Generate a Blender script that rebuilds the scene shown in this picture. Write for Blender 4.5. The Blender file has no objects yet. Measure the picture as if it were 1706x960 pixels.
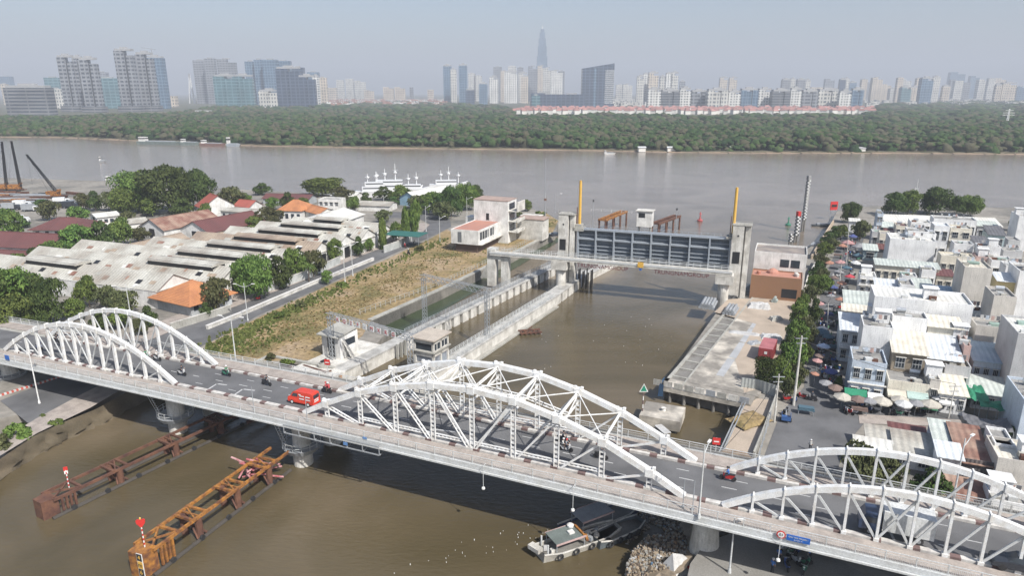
import bpy, math, random
import numpy as np
from mathutils import Vector, Matrix
R = math.radians
rnd = random.Random(11)

# ---------------- camera, sky, sun, exposure ----------------
scene = bpy.context.scene
FPX = 1140.0; TILT = math.atan((480 - 152) / FPX); CAMH = 50.0
cam_d = bpy.data.cameras.new("camera"); cam = bpy.data.objects.new("camera", cam_d)
scene.collection.objects.link(cam); scene.camera = cam
cam.location = (0, 0, CAMH); cam.rotation_euler = (math.pi / 2 - TILT, 0, 0)
cam_d.sensor_width = 36.0; cam_d.lens = 36.0 * FPX / 1706.0
cam_d.clip_start = 0.5; cam_d.clip_end = 30000
SUN = Vector((0.55, -0.75, 1.0)).normalized()
world = bpy.data.worlds.new("World"); scene.world = world; world.use_nodes = True
wn = world.node_tree.nodes; wl = world.node_tree.links
sky = wn.new("ShaderNodeTexSky"); sky.sky_type = 'NISHITA'; sky.sun_disc = False
sky.sun_elevation = math.asin(SUN.z); sky.sun_rotation = math.atan2(SUN.x, SUN.y)
sky.air_density = 1.0; sky.dust_density = 2.2; sky.ozone_density = 2.2; sky.altitude = 20
bg = wn["Background"]; bg.inputs[1].default_value = 0.108
wl.new(sky.outputs[0], bg.inputs[0])
sun_d = bpy.data.lights.new("sun", 'SUN'); sun_d.energy = 5.0; sun_d.angle = R(0.6); sun_d.color = (1.0, 0.965, 0.91)
sun = bpy.data.objects.new("sun", sun_d); scene.collection.objects.link(sun)
sun.rotation_euler = SUN.to_track_quat('Z', 'Y').to_euler()
vs = scene.view_settings; vs.view_transform = 'Standard'; vs.look = 'None'; vs.gamma = 1.0; vs.use_curve_mapping = False
vs.exposure = 0.33
cy = scene.cycles
cy.use_denoising = True; cy.max_bounces = 5; cy.diffuse_bounces = 2; cy.glossy_bounces = 2; cy.transmission_bounces = 2
cy.volume_bounces = 0; cy.transparent_max_bounces = 6; cy.caustics_reflective = False; cy.caustics_refractive = False
cy.use_adaptive_sampling = True; cy.adaptive_threshold = 0.02

# ---------------- helpers ----------------
COL = scene.collection
CT, ST = math.cos(TILT), math.sin(TILT)
def P(px, py, z=0.0):
    """photo pixel -> world point on the horizontal plane z"""
    u = px - 853; v = py - 480
    Z = -(FPX * ST + v * CT); t = (z - CAMH) / Z
    return Vector((u * t, (FPX * CT - v * ST) * t, z))
def HT(py, Y):
    """height seen at photo row py at depth Y"""
    v = py - 480; t = Y / (FPX * CT - v * ST)
    return CAMH - t * (FPX * ST + v * CT)
def XT(px, py, Y):
    v = py - 480; return (px - 853) * Y / (FPX * CT - v * ST)

def tag(o, label=None, cat=None, group=None, kind=None):
    if label: o["label"] = label
    if cat: o["category"] = cat
    if group: o["group"] = group
    if kind: o["kind"] = kind
    return o
def thing(name, label, cat, loc=(0, 0, 0), rot=0.0, group=None):
    o = bpy.data.objects.new(name, None); COL.objects.link(o)
    o.location = loc; o.rotation_euler = (0, 0, rot); o.empty_display_size = 0.5
    return tag(o, label, cat, group)
def copy_tree(o, parent=None):
    c = o.copy(); COL.objects.link(c)
    if parent is not None:
        c.parent = parent; c.matrix_parent_inverse = o.matrix_parent_inverse.copy()
    for ch in list(o.children): copy_tree(ch, c)
    return c

class MB:
    def __init__(s): s.v = []; s.f = []; s.m = []
    def add(s, vs, fs, mi=0):
        b = len(s.v); s.v += [tuple(v) for v in vs]
        for f in fs: s.f.append(tuple(b + i for i in f)); s.m.append(mi)
        return s
    def box(s, c, d, rz=0.0, mi=0, taper=1.0):
        hx, hy, hz = d[0] / 2, d[1] / 2, d[2] / 2; cr, sr = math.cos(rz), math.sin(rz); vs = []
        for z, k in ((-hz, 1.0), (hz, taper)):
            for x, y in ((-hx, -hy), (hx, -hy), (hx, hy), (-hx, hy)):
                x *= k; y *= k
                vs.append((c[0] + x * cr - y * sr, c[1] + x * sr + y * cr, c[2] + z))
        return s.add(vs, [(3, 2, 1, 0), (4, 5, 6, 7), (0, 1, 5, 4), (1, 2, 6, 5), (2, 3, 7, 6), (3, 0, 4, 7)], mi)
    def bx(s, x0, x1, y0, y1, z0, z1, mi=0):
        return s.box(((x0 + x1) / 2, (y0 + y1) / 2, (z0 + z1) / 2), (abs(x1 - x0), abs(y1 - y0), abs(z1 - z0)), 0, mi)
    def beam(s, p, q, w, h, mi=0, up=(0, 0, 1)):
        p = Vector(p); q = Vector(q); d = (q - p)
        if d.length < 1e-6: return s
        d.normalize(); up = Vector(up)
        if abs(d.dot(up)) > 0.99: up = Vector((0, 1, 0))
        a = d.cross(up).normalized(); b = a.cross(d).normalized()
        vs = []
        for e in (p, q):
            for i, j in ((-1, -1), (1, -1), (1, 1), (-1, 1)):
                vs.append(e + a * (i * w / 2) + b * (j * h / 2))
        return s.add(vs, [(3, 2, 1, 0), (4, 5, 6, 7), (0, 1, 5, 4), (1, 2, 6, 5), (2, 3, 7, 6), (3, 0, 4, 7)], mi)
    def cyl(s, p, q, r0, r1=None, n=10, mi=0, cap=True):
        r1 = r0 if r1 is None else r1
        p = Vector(p); q = Vector(q); d = (q - p).normalized()
        up = Vector((0, 0, 1)) if abs(d.z) < 0.9 else Vector((1, 0, 0))
        a = d.cross(up).normalized(); b = a.cross(d).normalized(); vs = []
        for e, r in ((p, r0), (q, r1)):
            for i in range(n):
                t = 2 * math.pi * i / n
                vs.append(e + (a * math.cos(t) + b * math.sin(t)) * r)
        fs = [(i, (i + 1) % n, n + (i + 1) % n, n + i) for i in range(n)]
        if cap: fs += [tuple(range(n - 1, -1, -1)), tuple(range(n, 2 * n))]
        return s.add(vs, fs, mi)
    def lathe(s, c, prof, n=16, mi=0):
        vs = []; fs = []
        for z, r in prof:
            for i in range(n):
                t = 2 * math.pi * i / n; vs.append((c[0] + r * math.cos(t), c[1] + r * math.sin(t), c[2] + z))
        for k in range(len(prof) - 1):
            for i in range(n):
                j = (i + 1) % n; fs.append((k * n + i, k * n + j, (k + 1) * n + j, (k + 1) * n + i))
        fs.append(tuple(range(n - 1, -1, -1))); fs.append(tuple((len(prof) - 1) * n + i for i in range(n)))
        return s.add(vs, fs, mi)
    def prism(s, poly, z0, z1, mi=0):
        n = len(poly); ar = sum(poly[i][0] * poly[(i + 1) % n][1] - poly[(i + 1) % n][0] * poly[i][1] for i in range(n))
        if ar < 0: poly = poly[::-1]
        vs = [(p[0], p[1], z0) for p in poly] + [(p[0], p[1], z1) for p in poly]
        return s.add(vs, [tuple(range(n - 1, -1, -1)), tuple(range(n, 2 * n))] + [(i, (i + 1) % n, n + (i + 1) % n, n + i) for i in range(n)], mi)
    def quad(s, a, b, c, d, mi=0): return s.add([a, b, c, d], [(0, 1, 2, 3)], mi)
    def tube(s, pts, r, n=6, mi=0):
        for a, b in zip(pts, pts[1:]): s.cyl(a, b, r, r, n, mi)
        return s
    def mesh(s, name, mats):
        me = bpy.data.meshes.new(name); me.from_pydata(s.v, [], s.f)
        for m in (mats if isinstance(mats, (list, tuple)) else [mats]): me.materials.append(m)
        if any(s.m): me.polygons.foreach_set("material_index", s.m)
        me.update(); return me
    def build(s, name, mats, parent=None, smooth=False):
        me = s.mesh(name, mats)
        if smooth: me.polygons.foreach_set("use_smooth", [True] * len(me.polygons))
        o = bpy.data.objects.new(name, me); COL.objects.link(o)
        if parent is not None: o.parent = parent
        return o

# ---------------- materials ----------------
MATS = {}
def _nodes(name):
    m = bpy.data.materials.new(name); m.use_nodes = True; nt = m.node_tree
    return m, nt.nodes, nt.links, nt.nodes["Principled BSDF"]
def _noise(n, l, scale, detail=4, vec=None, dist=0.0):
    t = n.new("ShaderNodeTexNoise"); t.inputs["Scale"].default_value = scale; t.inputs["Detail"].default_value = detail
    t.inputs["Distortion"].default_value = dist
    if vec is not None: l.new(vec, t.inputs["Vector"])
    return t
def _ramp(n, l, src, stops):
    r = n.new("ShaderNodeValToRGB"); e = r.color_ramp.elements
    while len(e) < len(stops): e.new(0.5)
    for el, (p, c) in zip(e, stops): el.position = p; el.color = (c[0], c[1], c[2], 1)
    l.new(src, r.inputs[0]); return r
def _mix(n, l, fac, a, b, mode='MIX'):
    x = n.new("ShaderNodeMix"); x.data_type = 'RGBA'; x.blend_type = mode
    if isinstance(fac, (int, float)): x.inputs[0].default_value = fac
    else: l.new(fac, x.inputs[0])
    for i, c in ((6, a), (7, b)):
        if isinstance(c, tuple): x.inputs[i].default_value = (c[0], c[1], c[2], 1)
        else: l.new(c, x.inputs[i])
    return x.outputs[2]
def _math(n, l, op, a, b=0.5):
    x = n.new("ShaderNodeMath"); x.operation = op
    for i, c in ((0, a), (1, b)):
        if isinstance(c, (int, float)): x.inputs[i].default_value = c
        else: l.new(c, x.inputs[i])
    return x.outputs[0]
def mat(name, c, c2=None, rough=0.7, scale=0.5, fine=6.0, metal=0.0, dirt=0.35, bump=0.0, streak=False, wave=None, rand=0.0):
    """weathered surface: base colour broken by two noises, optional vertical streaks and corrugation"""
    if name in MATS: return MATS[name]
    m, n, l, b = _nodes(name); tc = n.new("ShaderNodeTexCoord")
    vec = tc.outputs["Object"]
    c2 = c2 or tuple(x * 0.62 for x in c)
    n1 = _noise(n, l, scale, 5, vec); n2 = _noise(n, l, fine, 3, vec)
    r1 = _ramp(n, l, n1.outputs["Fac"], [(0.38, (0, 0, 0)), (0.68, (1, 1, 1))])
    f = _math(n, l, 'MULTIPLY', r1.outputs[0], dirt * 1.6)
    col = _mix(n, l, f, c, c2)
    g = _ramp(n, l, n2.outputs["Fac"], [(0.3, (0.84,) * 3), (0.7, (1.1,) * 3)])
    col = _mix(n, l, 1.0, col, g.outputs[0], 'MULTIPLY')
    if streak:
        mp = n.new("ShaderNodeMapping"); mp.inputs["Scale"].default_value = (4.5, 4.5, 0.45); l.new(vec, mp.inputs[0])
        n3 = _noise(n, l, 1.0, 5, mp.outputs[0]); r3 = _ramp(n, l, n3.outputs["Fac"], [(0.5, (0, 0, 0)), (0.72, (1, 1, 1))])
        f3 = _math(n, l, 'MULTIPLY', r3.outputs[0], 0.38); col = _mix(n, l, f3, col, tuple(x * 0.45 for x in c2))
    if rand:
        oi = n.new("ShaderNodeObjectInfo"); hs = n.new("ShaderNodeHueSaturation")
        l.new(_math(n, l, 'ADD', _math(n, l, 'MULTIPLY', oi.outputs["Random"], rand), 1 - rand / 2), hs.inputs["Value"])
        l.new(col, hs.inputs["Color"]); col = hs.outputs[0]
    l.new(col, b.inputs["Base Color"])
    b.inputs["Roughness"].default_value = rough; b.inputs["Metallic"].default_value = metal
    h = None
    if wave:
        sp = n.new("ShaderNodeSeparateXYZ"); l.new(vec, sp.inputs[0])
        w = _math(n, l, 'SINE', _math(n, l, 'MULTIPLY', sp.outputs["XY".index(wave[0])], 2 * math.pi / wave[1]), 0)
        h = w
        dk = _math(n, l, 'ADD', _math(n, l, 'MULTIPLY', w, 0.06), 0.95)
        sh = _math(n, l, 'FLOOR', _math(n, l, 'MULTIPLY', sp.outputs["XY".index(wave[0])], 1 / (wave[1] * 4)), 0)
        wnz = n.new("ShaderNodeTexWhiteNoise"); wnz.noise_dimensions = '1D'; l.new(sh, wnz.inputs["W"])
        tone = _math(n, l, 'ADD', _math(n, l, 'MULTIPLY', wnz.outputs["Value"], 0.12), 0.94)
        cc = n.new("ShaderNodeCombineColor"); tt = _math(n, l, 'MULTIPLY', tone, 1.0)
        for i in range(3): l.new(tt, cc.inputs[i])
        col2 = _mix(n, l, 1.0, col, cc.outputs[0], 'MULTIPLY'); l.new(col2, b.inputs["Base Color"])
    if bump or wave:
        bp = n.new("ShaderNodeBump"); bp.inputs["Strength"].default_value = 0.5 if wave else bump; bp.inputs["Distance"].default_value = 0.06
        l.new(h if wave else n2.outputs["Fac"], bp.inputs["Height"]); l.new(bp.outputs[0], b.inputs["Normal"])
    MATS[name] = m; return m
def facade(name, wall, glass, floor=3.4, bay=4.2, fw=0.62, fh=0.55, rough=0.5, gr=0.15):
    """tower cladding with a window grid in object space"""
    if name in MATS: return MATS[name]
    m, n, l, b = _nodes(name); tc = n.new("ShaderNodeTexCoord"); sp = n.new("ShaderNodeSeparateXYZ"); l.new(tc.outputs["Object"], sp.inputs[0])
    def frac(v, per): return _math(n, l, 'FRACT', _math(n, l, 'ADD', _math(n, l, 'DIVIDE', v, per), 1000.25), 0)
    h = _math(n, l, 'ADD', sp.outputs[0], sp.outputs[1])
    a = _math(n, l, 'LESS_THAN', frac(h, bay), fw); c = _math(n, l, 'LESS_THAN', frac(sp.outputs[2], floor), fh)
    f = _math(n, l, 'MULTIPLY', a, c)
    ns = _noise(n, l, 0.03, 3, tc.outputs["Object"]); g = _ramp(n, l, ns.outputs["Fac"], [(0.3, (0.75,) * 3), (0.7, (1.15,) * 3)])
    col = _mix(n, l, f, wall, glass); col = _mix(n, l, 1.0, col, g.outputs[0], 'MULTIPLY'); l.new(col, b.inputs["Base Color"])
    l.new(_math(n, l, 'SUBTRACT', rough, _math(n, l, 'MULTIPLY', f, rough - gr)), b.inputs["Roughness"])
    MATS[name] = m; return m
def leafmat(name, dark, light, rand=0.5):
    if name in MATS: return MATS[name]
    m, n, l, b = _nodes(name); tc = n.new("ShaderNodeTexCoord"); ge = n.new("ShaderNodeNewGeometry"); oi = n.new("ShaderNodeObjectInfo")
    n1 = _noise(n, l, 0.45, 4, ge.outputs["Position"]); n2 = _noise(n, l, 3.0, 2, ge.outputs["Position"])
    ri = n.new("ShaderNodeMath"); ri.operation = 'MULTIPLY'; l.new(ge.outputs["Random Per Island"], ri.inputs[0]); ri.inputs[1].default_value = 0.35
    s = _math(n, l, 'ADD', _math(n, l, 'MULTIPLY', n1.outputs["Fac"], 0.7), ri.outputs[0])
    r = _ramp(n, l, s, [(0.3, dark), (0.72, light)])
    hs = n.new("ShaderNodeHueSaturation")
    l.new(_math(n, l, 'ADD', _math(n, l, 'MULTIPLY', oi.outputs["Random"], 0.05), 0.475), hs.inputs["Hue"])
    l.new(_math(n, l, 'ADD', _math(n, l, 'MULTIPLY', oi.outputs["Random"], rand), 1 - rand / 2), hs.inputs["Value"])
    l.new(r.outputs[0], hs.inputs["Color"]); l.new(hs.outputs[0], b.inputs["Base Color"])
    b.inputs["Roughness"].default_value = 0.75; b.inputs["Specular IOR Level"].default_value = 0.25
    MATS[name] = m; return m

W = mat("white_steel_paint", (0.77, 0.78, 0.775), (0.55, 0.50, 0.42), rough=0.5, scale=1.3, fine=9, dirt=0.32)
W2 = mat("grey_white_steel", (0.57, 0.585, 0.585), (0.45, 0.45, 0.42), rough=0.5, scale=0.8, dirt=0.35)
CONC = mat("concrete", (0.42, 0.41, 0.37), (0.26, 0.25, 0.22), rough=0.9, scale=0.4, dirt=0.5, bump=0.3, streak=True)
CONCL = mat("pale_concrete", (0.68, 0.66, 0.61), (0.34, 0.32, 0.28), rough=0.9, scale=0.5, dirt=0.45, bump=0.2, streak=True)
CONCD = mat("dark_concrete", (0.24, 0.23, 0.21), (0.13, 0.12, 0.11), rough=0.9, scale=0.4, dirt=0.5, bump=0.3, streak=True)
ASPH = mat("asphalt", (0.145, 0.145, 0.148), (0.088, 0.088, 0.090), rough=0.85, scale=0.22, fine=14, dirt=0.6, bump=0.15)
PAVE = mat("walkway_paving", (0.40, 0.35, 0.31), (0.25, 0.22, 0.20), rough=0.9, scale=0.7, fine=5, dirt=0.5)
WHITEP = mat("road_paint_white", (0.55, 0.55, 0.54), (0.4, 0.4, 0.4), rough=0.7, scale=1.2, dirt=0.35)
REDP = mat("kerb_paint_red", (0.185, 0.115, 0.105), (0.13, 0.10, 0.095), rough=0.8, scale=1.5, dirt=0.4)
RED = mat("red_paint", (0.55, 0.035, 0.03), (0.35, 0.03, 0.03), rough=0.5, dirt=0.2)
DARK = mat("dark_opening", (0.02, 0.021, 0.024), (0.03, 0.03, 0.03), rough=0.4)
GLASS = mat("window_glass", (0.045, 0.055, 0.07), (0.02, 0.025, 0.03), rough=0.12, scale=0.8)
RUST = mat("rusty_steel", (0.16, 0.075, 0.045), (0.075, 0.035, 0.028), rough=0.85, scale=0.9, dirt=0.6, bump=0.3)
ORANGE = mat("worn_orange_paint", (0.40, 0.175, 0.035), (0.13, 0.055, 0.03), rough=0.75, scale=1.3, dirt=0.75, bump=0.2)
YEL = mat("yellow_paint", (0.70, 0.42, 0.08), (0.5, 0.3, 0.06), rough=0.5, scale=0.7, dirt=0.3)
GREY = mat("grey_steel", (0.33, 0.35, 0.37), (0.22, 0.23, 0.24), rough=0.5, scale=0.7, dirt=0.4)
BLACK = mat("black_rubber", (0.025, 0.025, 0.027), (0.04, 0.04, 0.04), rough=0.7)
SOIL = mat("brown_soil", (0.15, 0.12, 0.08), (0.085, 0.07, 0.045), rough=0.95, scale=0.25, dirt=0.6, bump=0.4)

# ---------------- setting: water and land ----------------
def water_mat():
    m, n, l, b = _nodes("river_water_murky"); ge = n.new("ShaderNodeNewGeometry")
    n0 = _noise(n, l, 0.022, 6, ge.outputs["Position"], dist=1.6)
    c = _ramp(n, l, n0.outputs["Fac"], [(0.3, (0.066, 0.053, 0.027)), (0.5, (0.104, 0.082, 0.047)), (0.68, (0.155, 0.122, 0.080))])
    sp = n.new("ShaderNodeSeparateXYZ"); l.new(ge.outputs["Position"], sp.inputs[0])      # paler with distance: sky reflection on the far river put into its colour
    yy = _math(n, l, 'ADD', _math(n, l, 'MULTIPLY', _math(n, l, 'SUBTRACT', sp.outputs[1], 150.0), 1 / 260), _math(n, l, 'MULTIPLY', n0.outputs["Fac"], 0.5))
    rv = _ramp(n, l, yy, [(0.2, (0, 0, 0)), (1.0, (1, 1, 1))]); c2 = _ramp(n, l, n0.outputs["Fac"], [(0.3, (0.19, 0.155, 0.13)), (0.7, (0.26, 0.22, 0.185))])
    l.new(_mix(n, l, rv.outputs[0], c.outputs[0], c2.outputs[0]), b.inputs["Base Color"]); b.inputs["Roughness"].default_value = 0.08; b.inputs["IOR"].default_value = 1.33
    mp = n.new("ShaderNodeMapping"); mp.inputs["Rotation"].default_value = (0, 0, R(25)); mp.inputs["Scale"].default_value = (1, 2.2, 1); l.new(ge.outputs["Position"], mp.inputs[0])
    n1 = _noise(n, l, 0.9, 6, mp.outputs[0]); n2 = _noise(n, l, 0.07, 4, ge.outputs["Position"])
    h = _math(n, l, 'ADD', n1.outputs["Fac"], _math(n, l, 'MULTIPLY', n2.outputs["Fac"], 2.0))
    bp = n.new("ShaderNodeBump"); bp.inputs["Strength"].default_value = 0.22; bp.inputs["Distance"].default_value = 0.35
    l.new(h, bp.inputs["Height"]); l.new(bp.outputs[0], b.inputs["Normal"]); return m
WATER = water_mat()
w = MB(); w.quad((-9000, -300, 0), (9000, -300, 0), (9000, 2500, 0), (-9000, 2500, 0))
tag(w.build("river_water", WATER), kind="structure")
G = 2.5
def landmat():
    m, n, l, b = _nodes("ground_dirt_and_concrete"); ge = n.new("ShaderNodeNewGeometry"); v = ge.outputs["Position"]
    n1 = _noise(n, l, 0.05, 6, v); n2 = _noise(n, l, 0.6, 5, v)
    c = _ramp(n, l, n1.outputs["Fac"], [(0.35, (0.16, 0.155, 0.14)), (0.5, (0.25, 0.23, 0.20)), (0.65, (0.30, 0.28, 0.245))])
    g = _ramp(n, l, n2.outputs["Fac"], [(0.3, (0.7,) * 3), (0.7, (1.15,) * 3)])
    l.new(_mix(n, l, 1.0, c.outputs[0], g.outputs[0], 'MULTIPLY'), b.inputs["Base Color"]); b.inputs["Roughness"].default_value = 0.95; return m
LAND = landmat()
def pp(pts, z=G): return [tuple(P(x, y, z)[:2]) for x, y in pts]
left_poly = pp([(0, 296), (190, 302), (330, 312), (520, 322), (600, 330), (700, 322), (780, 322), (880, 345), (935, 368), (925, 388), (808, 448), (735, 484), (619, 535), (650, 548), (610, 592), (572, 618), (548, 606), (440, 604), (352, 640)]) + \
    [(-60, 108), (-74, 96), (-84, 89), (-100, 78), (-170, 60), (-420, 60), (-1500, 300), (-1500, 900), (-500, 520)]
m_ = MB(); m_.prism(left_poly, -1.5, G); tag(m_.build("left_bank_ground", [LAND]), kind="structure")
right_poly = pp([(1108, 640), (1150, 582), (1200, 512), (1240, 481), (1300, 440), (1370, 400), (1385, 370), (1395, 352), (1450, 343), (1706, 346)]) + \
    [(500, 300), (1500, 320), (1500, -50), (60, -50), (28, 40), (25.5, 58), (26, 76)] + pp([(1205, 755), (1232, 690), (1238, 672)])
m_ = MB(); m_.prism(right_poly, -1.5, G); tag(m_.build("right_bank_ground", [LAND]), kind="structure")
# far bank
def farmat():
    m, n, l, b = _nodes("far_bank_soil"); ge = n.new("ShaderNodeNewGeometry")
    n1 = _noise(n, l, 0.01, 5, ge.outputs["Position"]); c = _ramp(n, l, n1.outputs["Fac"], [(0.35, (0.05, 0.065, 0.035)), (0.6, (0.12, 0.11, 0.07))])
    l.new(c.outputs[0], b.inputs["Base Color"]); b.inputs["Roughness"].default_value = 1; return m
shore = [tuple(P(x, y, 0)[:2]) for x, y in ((-120, 225), (0, 228), (100, 229), (200, 233), (320, 238), (430, 243), (600, 246), (853, 249), (1000, 251), (1150, 254), (1300, 255), (1500, 255), (1706, 257), (1900, 260))]
m_ = MB(); m_.prism([(-9000, 1500)] + shore + [(9000, 560), (9000, 15500), (-9000, 15500)], -1, 1.2)
tag(m_.build("far_bank_ground", farmat()), kind="structure")
# muddy rim of the far shore
m_ = MB()
for a, b_ in zip(shore, shore[1:]):
    ns = 12
    for k in range(ns):
        x0, y0 = a[0] + (b_[0] - a[0]) * k / ns, a[1] + (b_[1] - a[1]) * k / ns; x1, y1 = a[0] + (b_[0] - a[0]) * (k + 1) / ns, a[1] + (b_[1] - a[1]) * (k + 1) / ns
        wd = rnd.uniform(1.5, 6)
        m_.add([(x0, y0 - wd, -0.1), (x1, y1 - wd * rnd.uniform(.6, 1.3), -0.1), (x1, y1 + 3, 1.3), (x0, y0 + 3, 1.3)], [(0, 1, 2, 3)])
tag(m_.build("far_shore_mud", mat("shore_mud", (0.30, 0.22, 0.15), (0.16, 0.13, 0.09), rough=0.95, scale=0.05, fine=0.8, dirt=0.6)), kind="structure")

# ---------------- haze ----------------
hz = MB(); hz.bx(-8800, 8800, -260, 15200, -2.6, 560)
hm = bpy.data.materials.new("pale_river_haze"); hm.use_nodes = True; hn = hm.node_tree.nodes; hl = hm.node_tree.links
hn.remove(hn["Principled BSDF"]); pv = hn.new("ShaderNodeVolumePrincipled")
pv.inputs["Color"].default_value = (0.82, 0.875, 0.965, 1); pv.inputs["Density"].default_value = 0.00024; pv.inputs["Anisotropy"].default_value = 0.0
hl.new(pv.outputs[0], hn["Material Output"].inputs["Volume"])
hm.volume_intersection_method if hasattr(hm, "volume_intersection_method") else None
tag(hz.build("haze", hm), kind="stuff")

# ---------------- far forest ----------------
def ico(sub):
    import bmesh
    bm = bmesh.new(); bmesh.ops.create_icosphere(bm, subdivisions=sub, radius=1.0)
    v = np.array([x.co[:] for x in bm.verts]); f = np.array([[x.index for x in q.verts] for q in bm.faces]); bm.free(); return v, f
I1, I2 = ico(1), ico(2)
rs = np.random.RandomState(5)
def crown_variants(base, k, amp):
    out = []
    for _ in range(k):
        v, f = base; d = 1 + rs.uniform(-amp, amp, len(v)); out.append((v * d[:, None], f))
    return out
CV2 = crown_variants(I2, 10, 0.30); CV1 = crown_variants(I1, 8, 0.30)
def mass(name, pts, mtl, label, variants_near, near_n):
    V = []; F = []; C = []; off = 0
    for i, (x, y, z, rx, rz, tint) in enumerate(pts):
        vv = variants_near if i < near_n else CV1
        v, f = vv[i % len(vv)]; a = rs.uniform(0, 6.28); ca, sa = math.cos(a), math.sin(a)
        vx = v[:, 0] * ca - v[:, 1] * sa; vy = v[:, 0] * sa + v[:, 1] * ca
        V.append(np.stack([x + vx * rx, y + vy * rx, z + v[:, 2] * rz], 1)); F.append(f + off); off += len(v); C.append(np.full(len(v), tint))
    V = np.concatenate(V); F = np.concatenate(F); C = np.concatenate(C)
    me = bpy.data.meshes.new(name); me.vertices.add(len(V)); me.vertices.foreach_set("co", V.ravel().astype(np.float32))
    me.loops.add(F.size); me.loops.foreach_set("vertex_index", F.ravel().astype(np.int32))
    me.polygons.add(len(F)); me.polygons.foreach_set("loop_start", np.arange(0, F.size, 3, dtype=np.int32))
    at = me.attributes.new("tint", 'FLOAT', 'POINT'); at.data.foreach_set("value", C.astype(np.float32))
    me.materials.append(mtl); me.update(calc_edges=True); me.validate()
    o = bpy.data.objects.new(name, me); COL.objects.link(o); return tag(o, label, kind="stuff")
def forestmat():
    m, n, l, b = _nodes("mangrove_foliage"); at = n.new("ShaderNodeAttribute"); at.attribute_name = "tint"; ge = n.new("ShaderNodeNewGeometry")
    n1 = _noise(n, l, 0.6, 3, ge.outputs["Position"]); s = _math(n, l, 'ADD', at.outputs["Fac"], _math(n, l, 'MULTIPLY', n1.outputs["Fac"], 0.5))
    n0 = _noise(n, l, 0.008, 3, ge.outputs["Position"]); s = _math(n, l, 'ADD', s, _math(n, l, 'MULTIPLY', n0.outputs["Fac"], 0.5))
    c = _ramp(n, l, s, [(0.35, (0.014, 0.030, 0.014)), (0.75, (0.034, 0.066, 0.020)), (1.05, (0.068, 0.106, 0.034)), (1.2, (0.085, 0.082, 0.05))])
    l.new(c.outputs[0], b.inputs["Base Color"]); b.inputs["Roughness"].default_value = 0.9; b.inputs["Specular IOR Level"].default_value = 0.1
    bp = n.new("ShaderNodeBump"); bp.inputs["Strength"].default_value = 0.9; bp.inputs["Distance"].default_value = 1.2
    n3 = _noise(n, l, 0.9, 4, ge.outputs["Position"]); l.new(n3.outputs["Fac"], bp.inputs["Height"]); l.new(bp.outputs[0], b.inputs["Normal"]); return m
def shoreY(x):
    for a, b_ in zip(shore, shore[1:]):
        if a[0] <= x <= b_[0]: return a[1] + (b_[1] - a[1]) * (x - a[0]) / (b_[0] - a[0])
    return shore[0][1] + 60 if x < shore[0][0] else shore[-1][1]
def back_y(px):     # photo row where the wood ends
    xs = [(-100, 193), (100, 193), (260, 190), (360, 178), (560, 170), (700, 169), (840, 176), (860, 190), (1150, 191), (1440, 190), (1470, 172), (1706, 166), (1900, 165)]
    for (a, ya), (b_, yb) in zip(xs, xs[1:]):
        if a <= px <= b_: return ya + (yb - ya) * (px - a) / (b_ - a)
    return 180
pts = []
def band(d0, d1, sp, r):
    y = 540 + 0.0
    yy = 560
    while yy < 4200:
        hw = yy * 0.80
        x = -hw
        while x < hw:
            xx = x + rnd.uniform(-.5, .5) * sp; y2 = yy + rnd.uniform(-.5, .5) * sp
            d = y2 - shoreY(xx)
            if d0 <= d < d1:
                px = 853 + FPX * xx / (y2 * CT + (CAMH - 10) * ST)
                # depth limit
                lim = P(px, back_y(px), 9)[1]
                if y2 < lim and rnd.random() < 0.93:
                    cl = math.sin(xx * .021 + y2 * .013) + math.sin(xx * .047 - y2 * .031 + 2); h = (rnd.uniform(6.5, 12) + 1.6 * cl) * (0.65 if d < 12 else 1); rr_ = r * rnd.choice([.55, .75, .9, 1.0, 1.5]) * rnd.uniform(.85, 1.15)
                    rz_ = min(rr_ * rnd.choice([.45, .6, .8, 1.1]), 5.2) * rnd.uniform(.9, 1.1); pts.append((xx, y2, min(h, 14) - rz_ * .8, rr_, rz_, rnd.uniform(0, .75)))
            x += sp
        yy += sp
band(3, 120, 4.3, 3.3); n_near = len(pts)
band(120, 420, 6.8, 4.6); band(420, 1000, 12, 7.6); band(1000, 3600, 24, 13)
mass("far_mangrove_wood", pts, forestmat(), "dense green mangrove wood along the far river bank", CV2, n_near)
print("forest crowns", len(pts), n_near)
# ---------------- skyline beyond the wood ----------------
F_WH = facade("pale_tower_cladding", (0.62, 0.60, 0.55), (0.10, 0.12, 0.14), 10, 8, .45, .55)
F_CR = facade("cream_tower_cladding", (0.60, 0.52, 0.42), (0.12, 0.12, 0.13), 10, 9, .45, .55)
F_GY = facade("grey_tower_cladding", (0.27, 0.28, 0.30), (0.05, 0.06, 0.08), 9, 11, .7, .5)
F_DK = facade("dark_slab_cladding", (0.20, 0.20, 0.21), (0.035, 0.05, 0.07), 7, 40, .95, .5)
F_BL = facade("blue_glass_cladding", (0.20, 0.28, 0.36), (0.05, 0.11, 0.19), 9, 9, .8, .8, rough=.3)
F_TE = facade("teal_glass_cladding", (0.16, 0.27, 0.30), (0.05, 0.14, 0.17), 9, 16, .85, .7, rough=.3)
F_NV = facade("navy_glass_cladding", (0.08, 0.11, 0.17), (0.03, 0.05, 0.09), 9, 14, .8, .75, rough=.3)
F_RD = facade("white_flats_cladding", (0.75, 0.74, 0.70), (0.07, 0.08, 0.10), 7, 9, .5, .5)
ROOFG = mat("tower_roof_grey", (0.40, 0.40, 0.40), dirt=.3)
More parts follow.
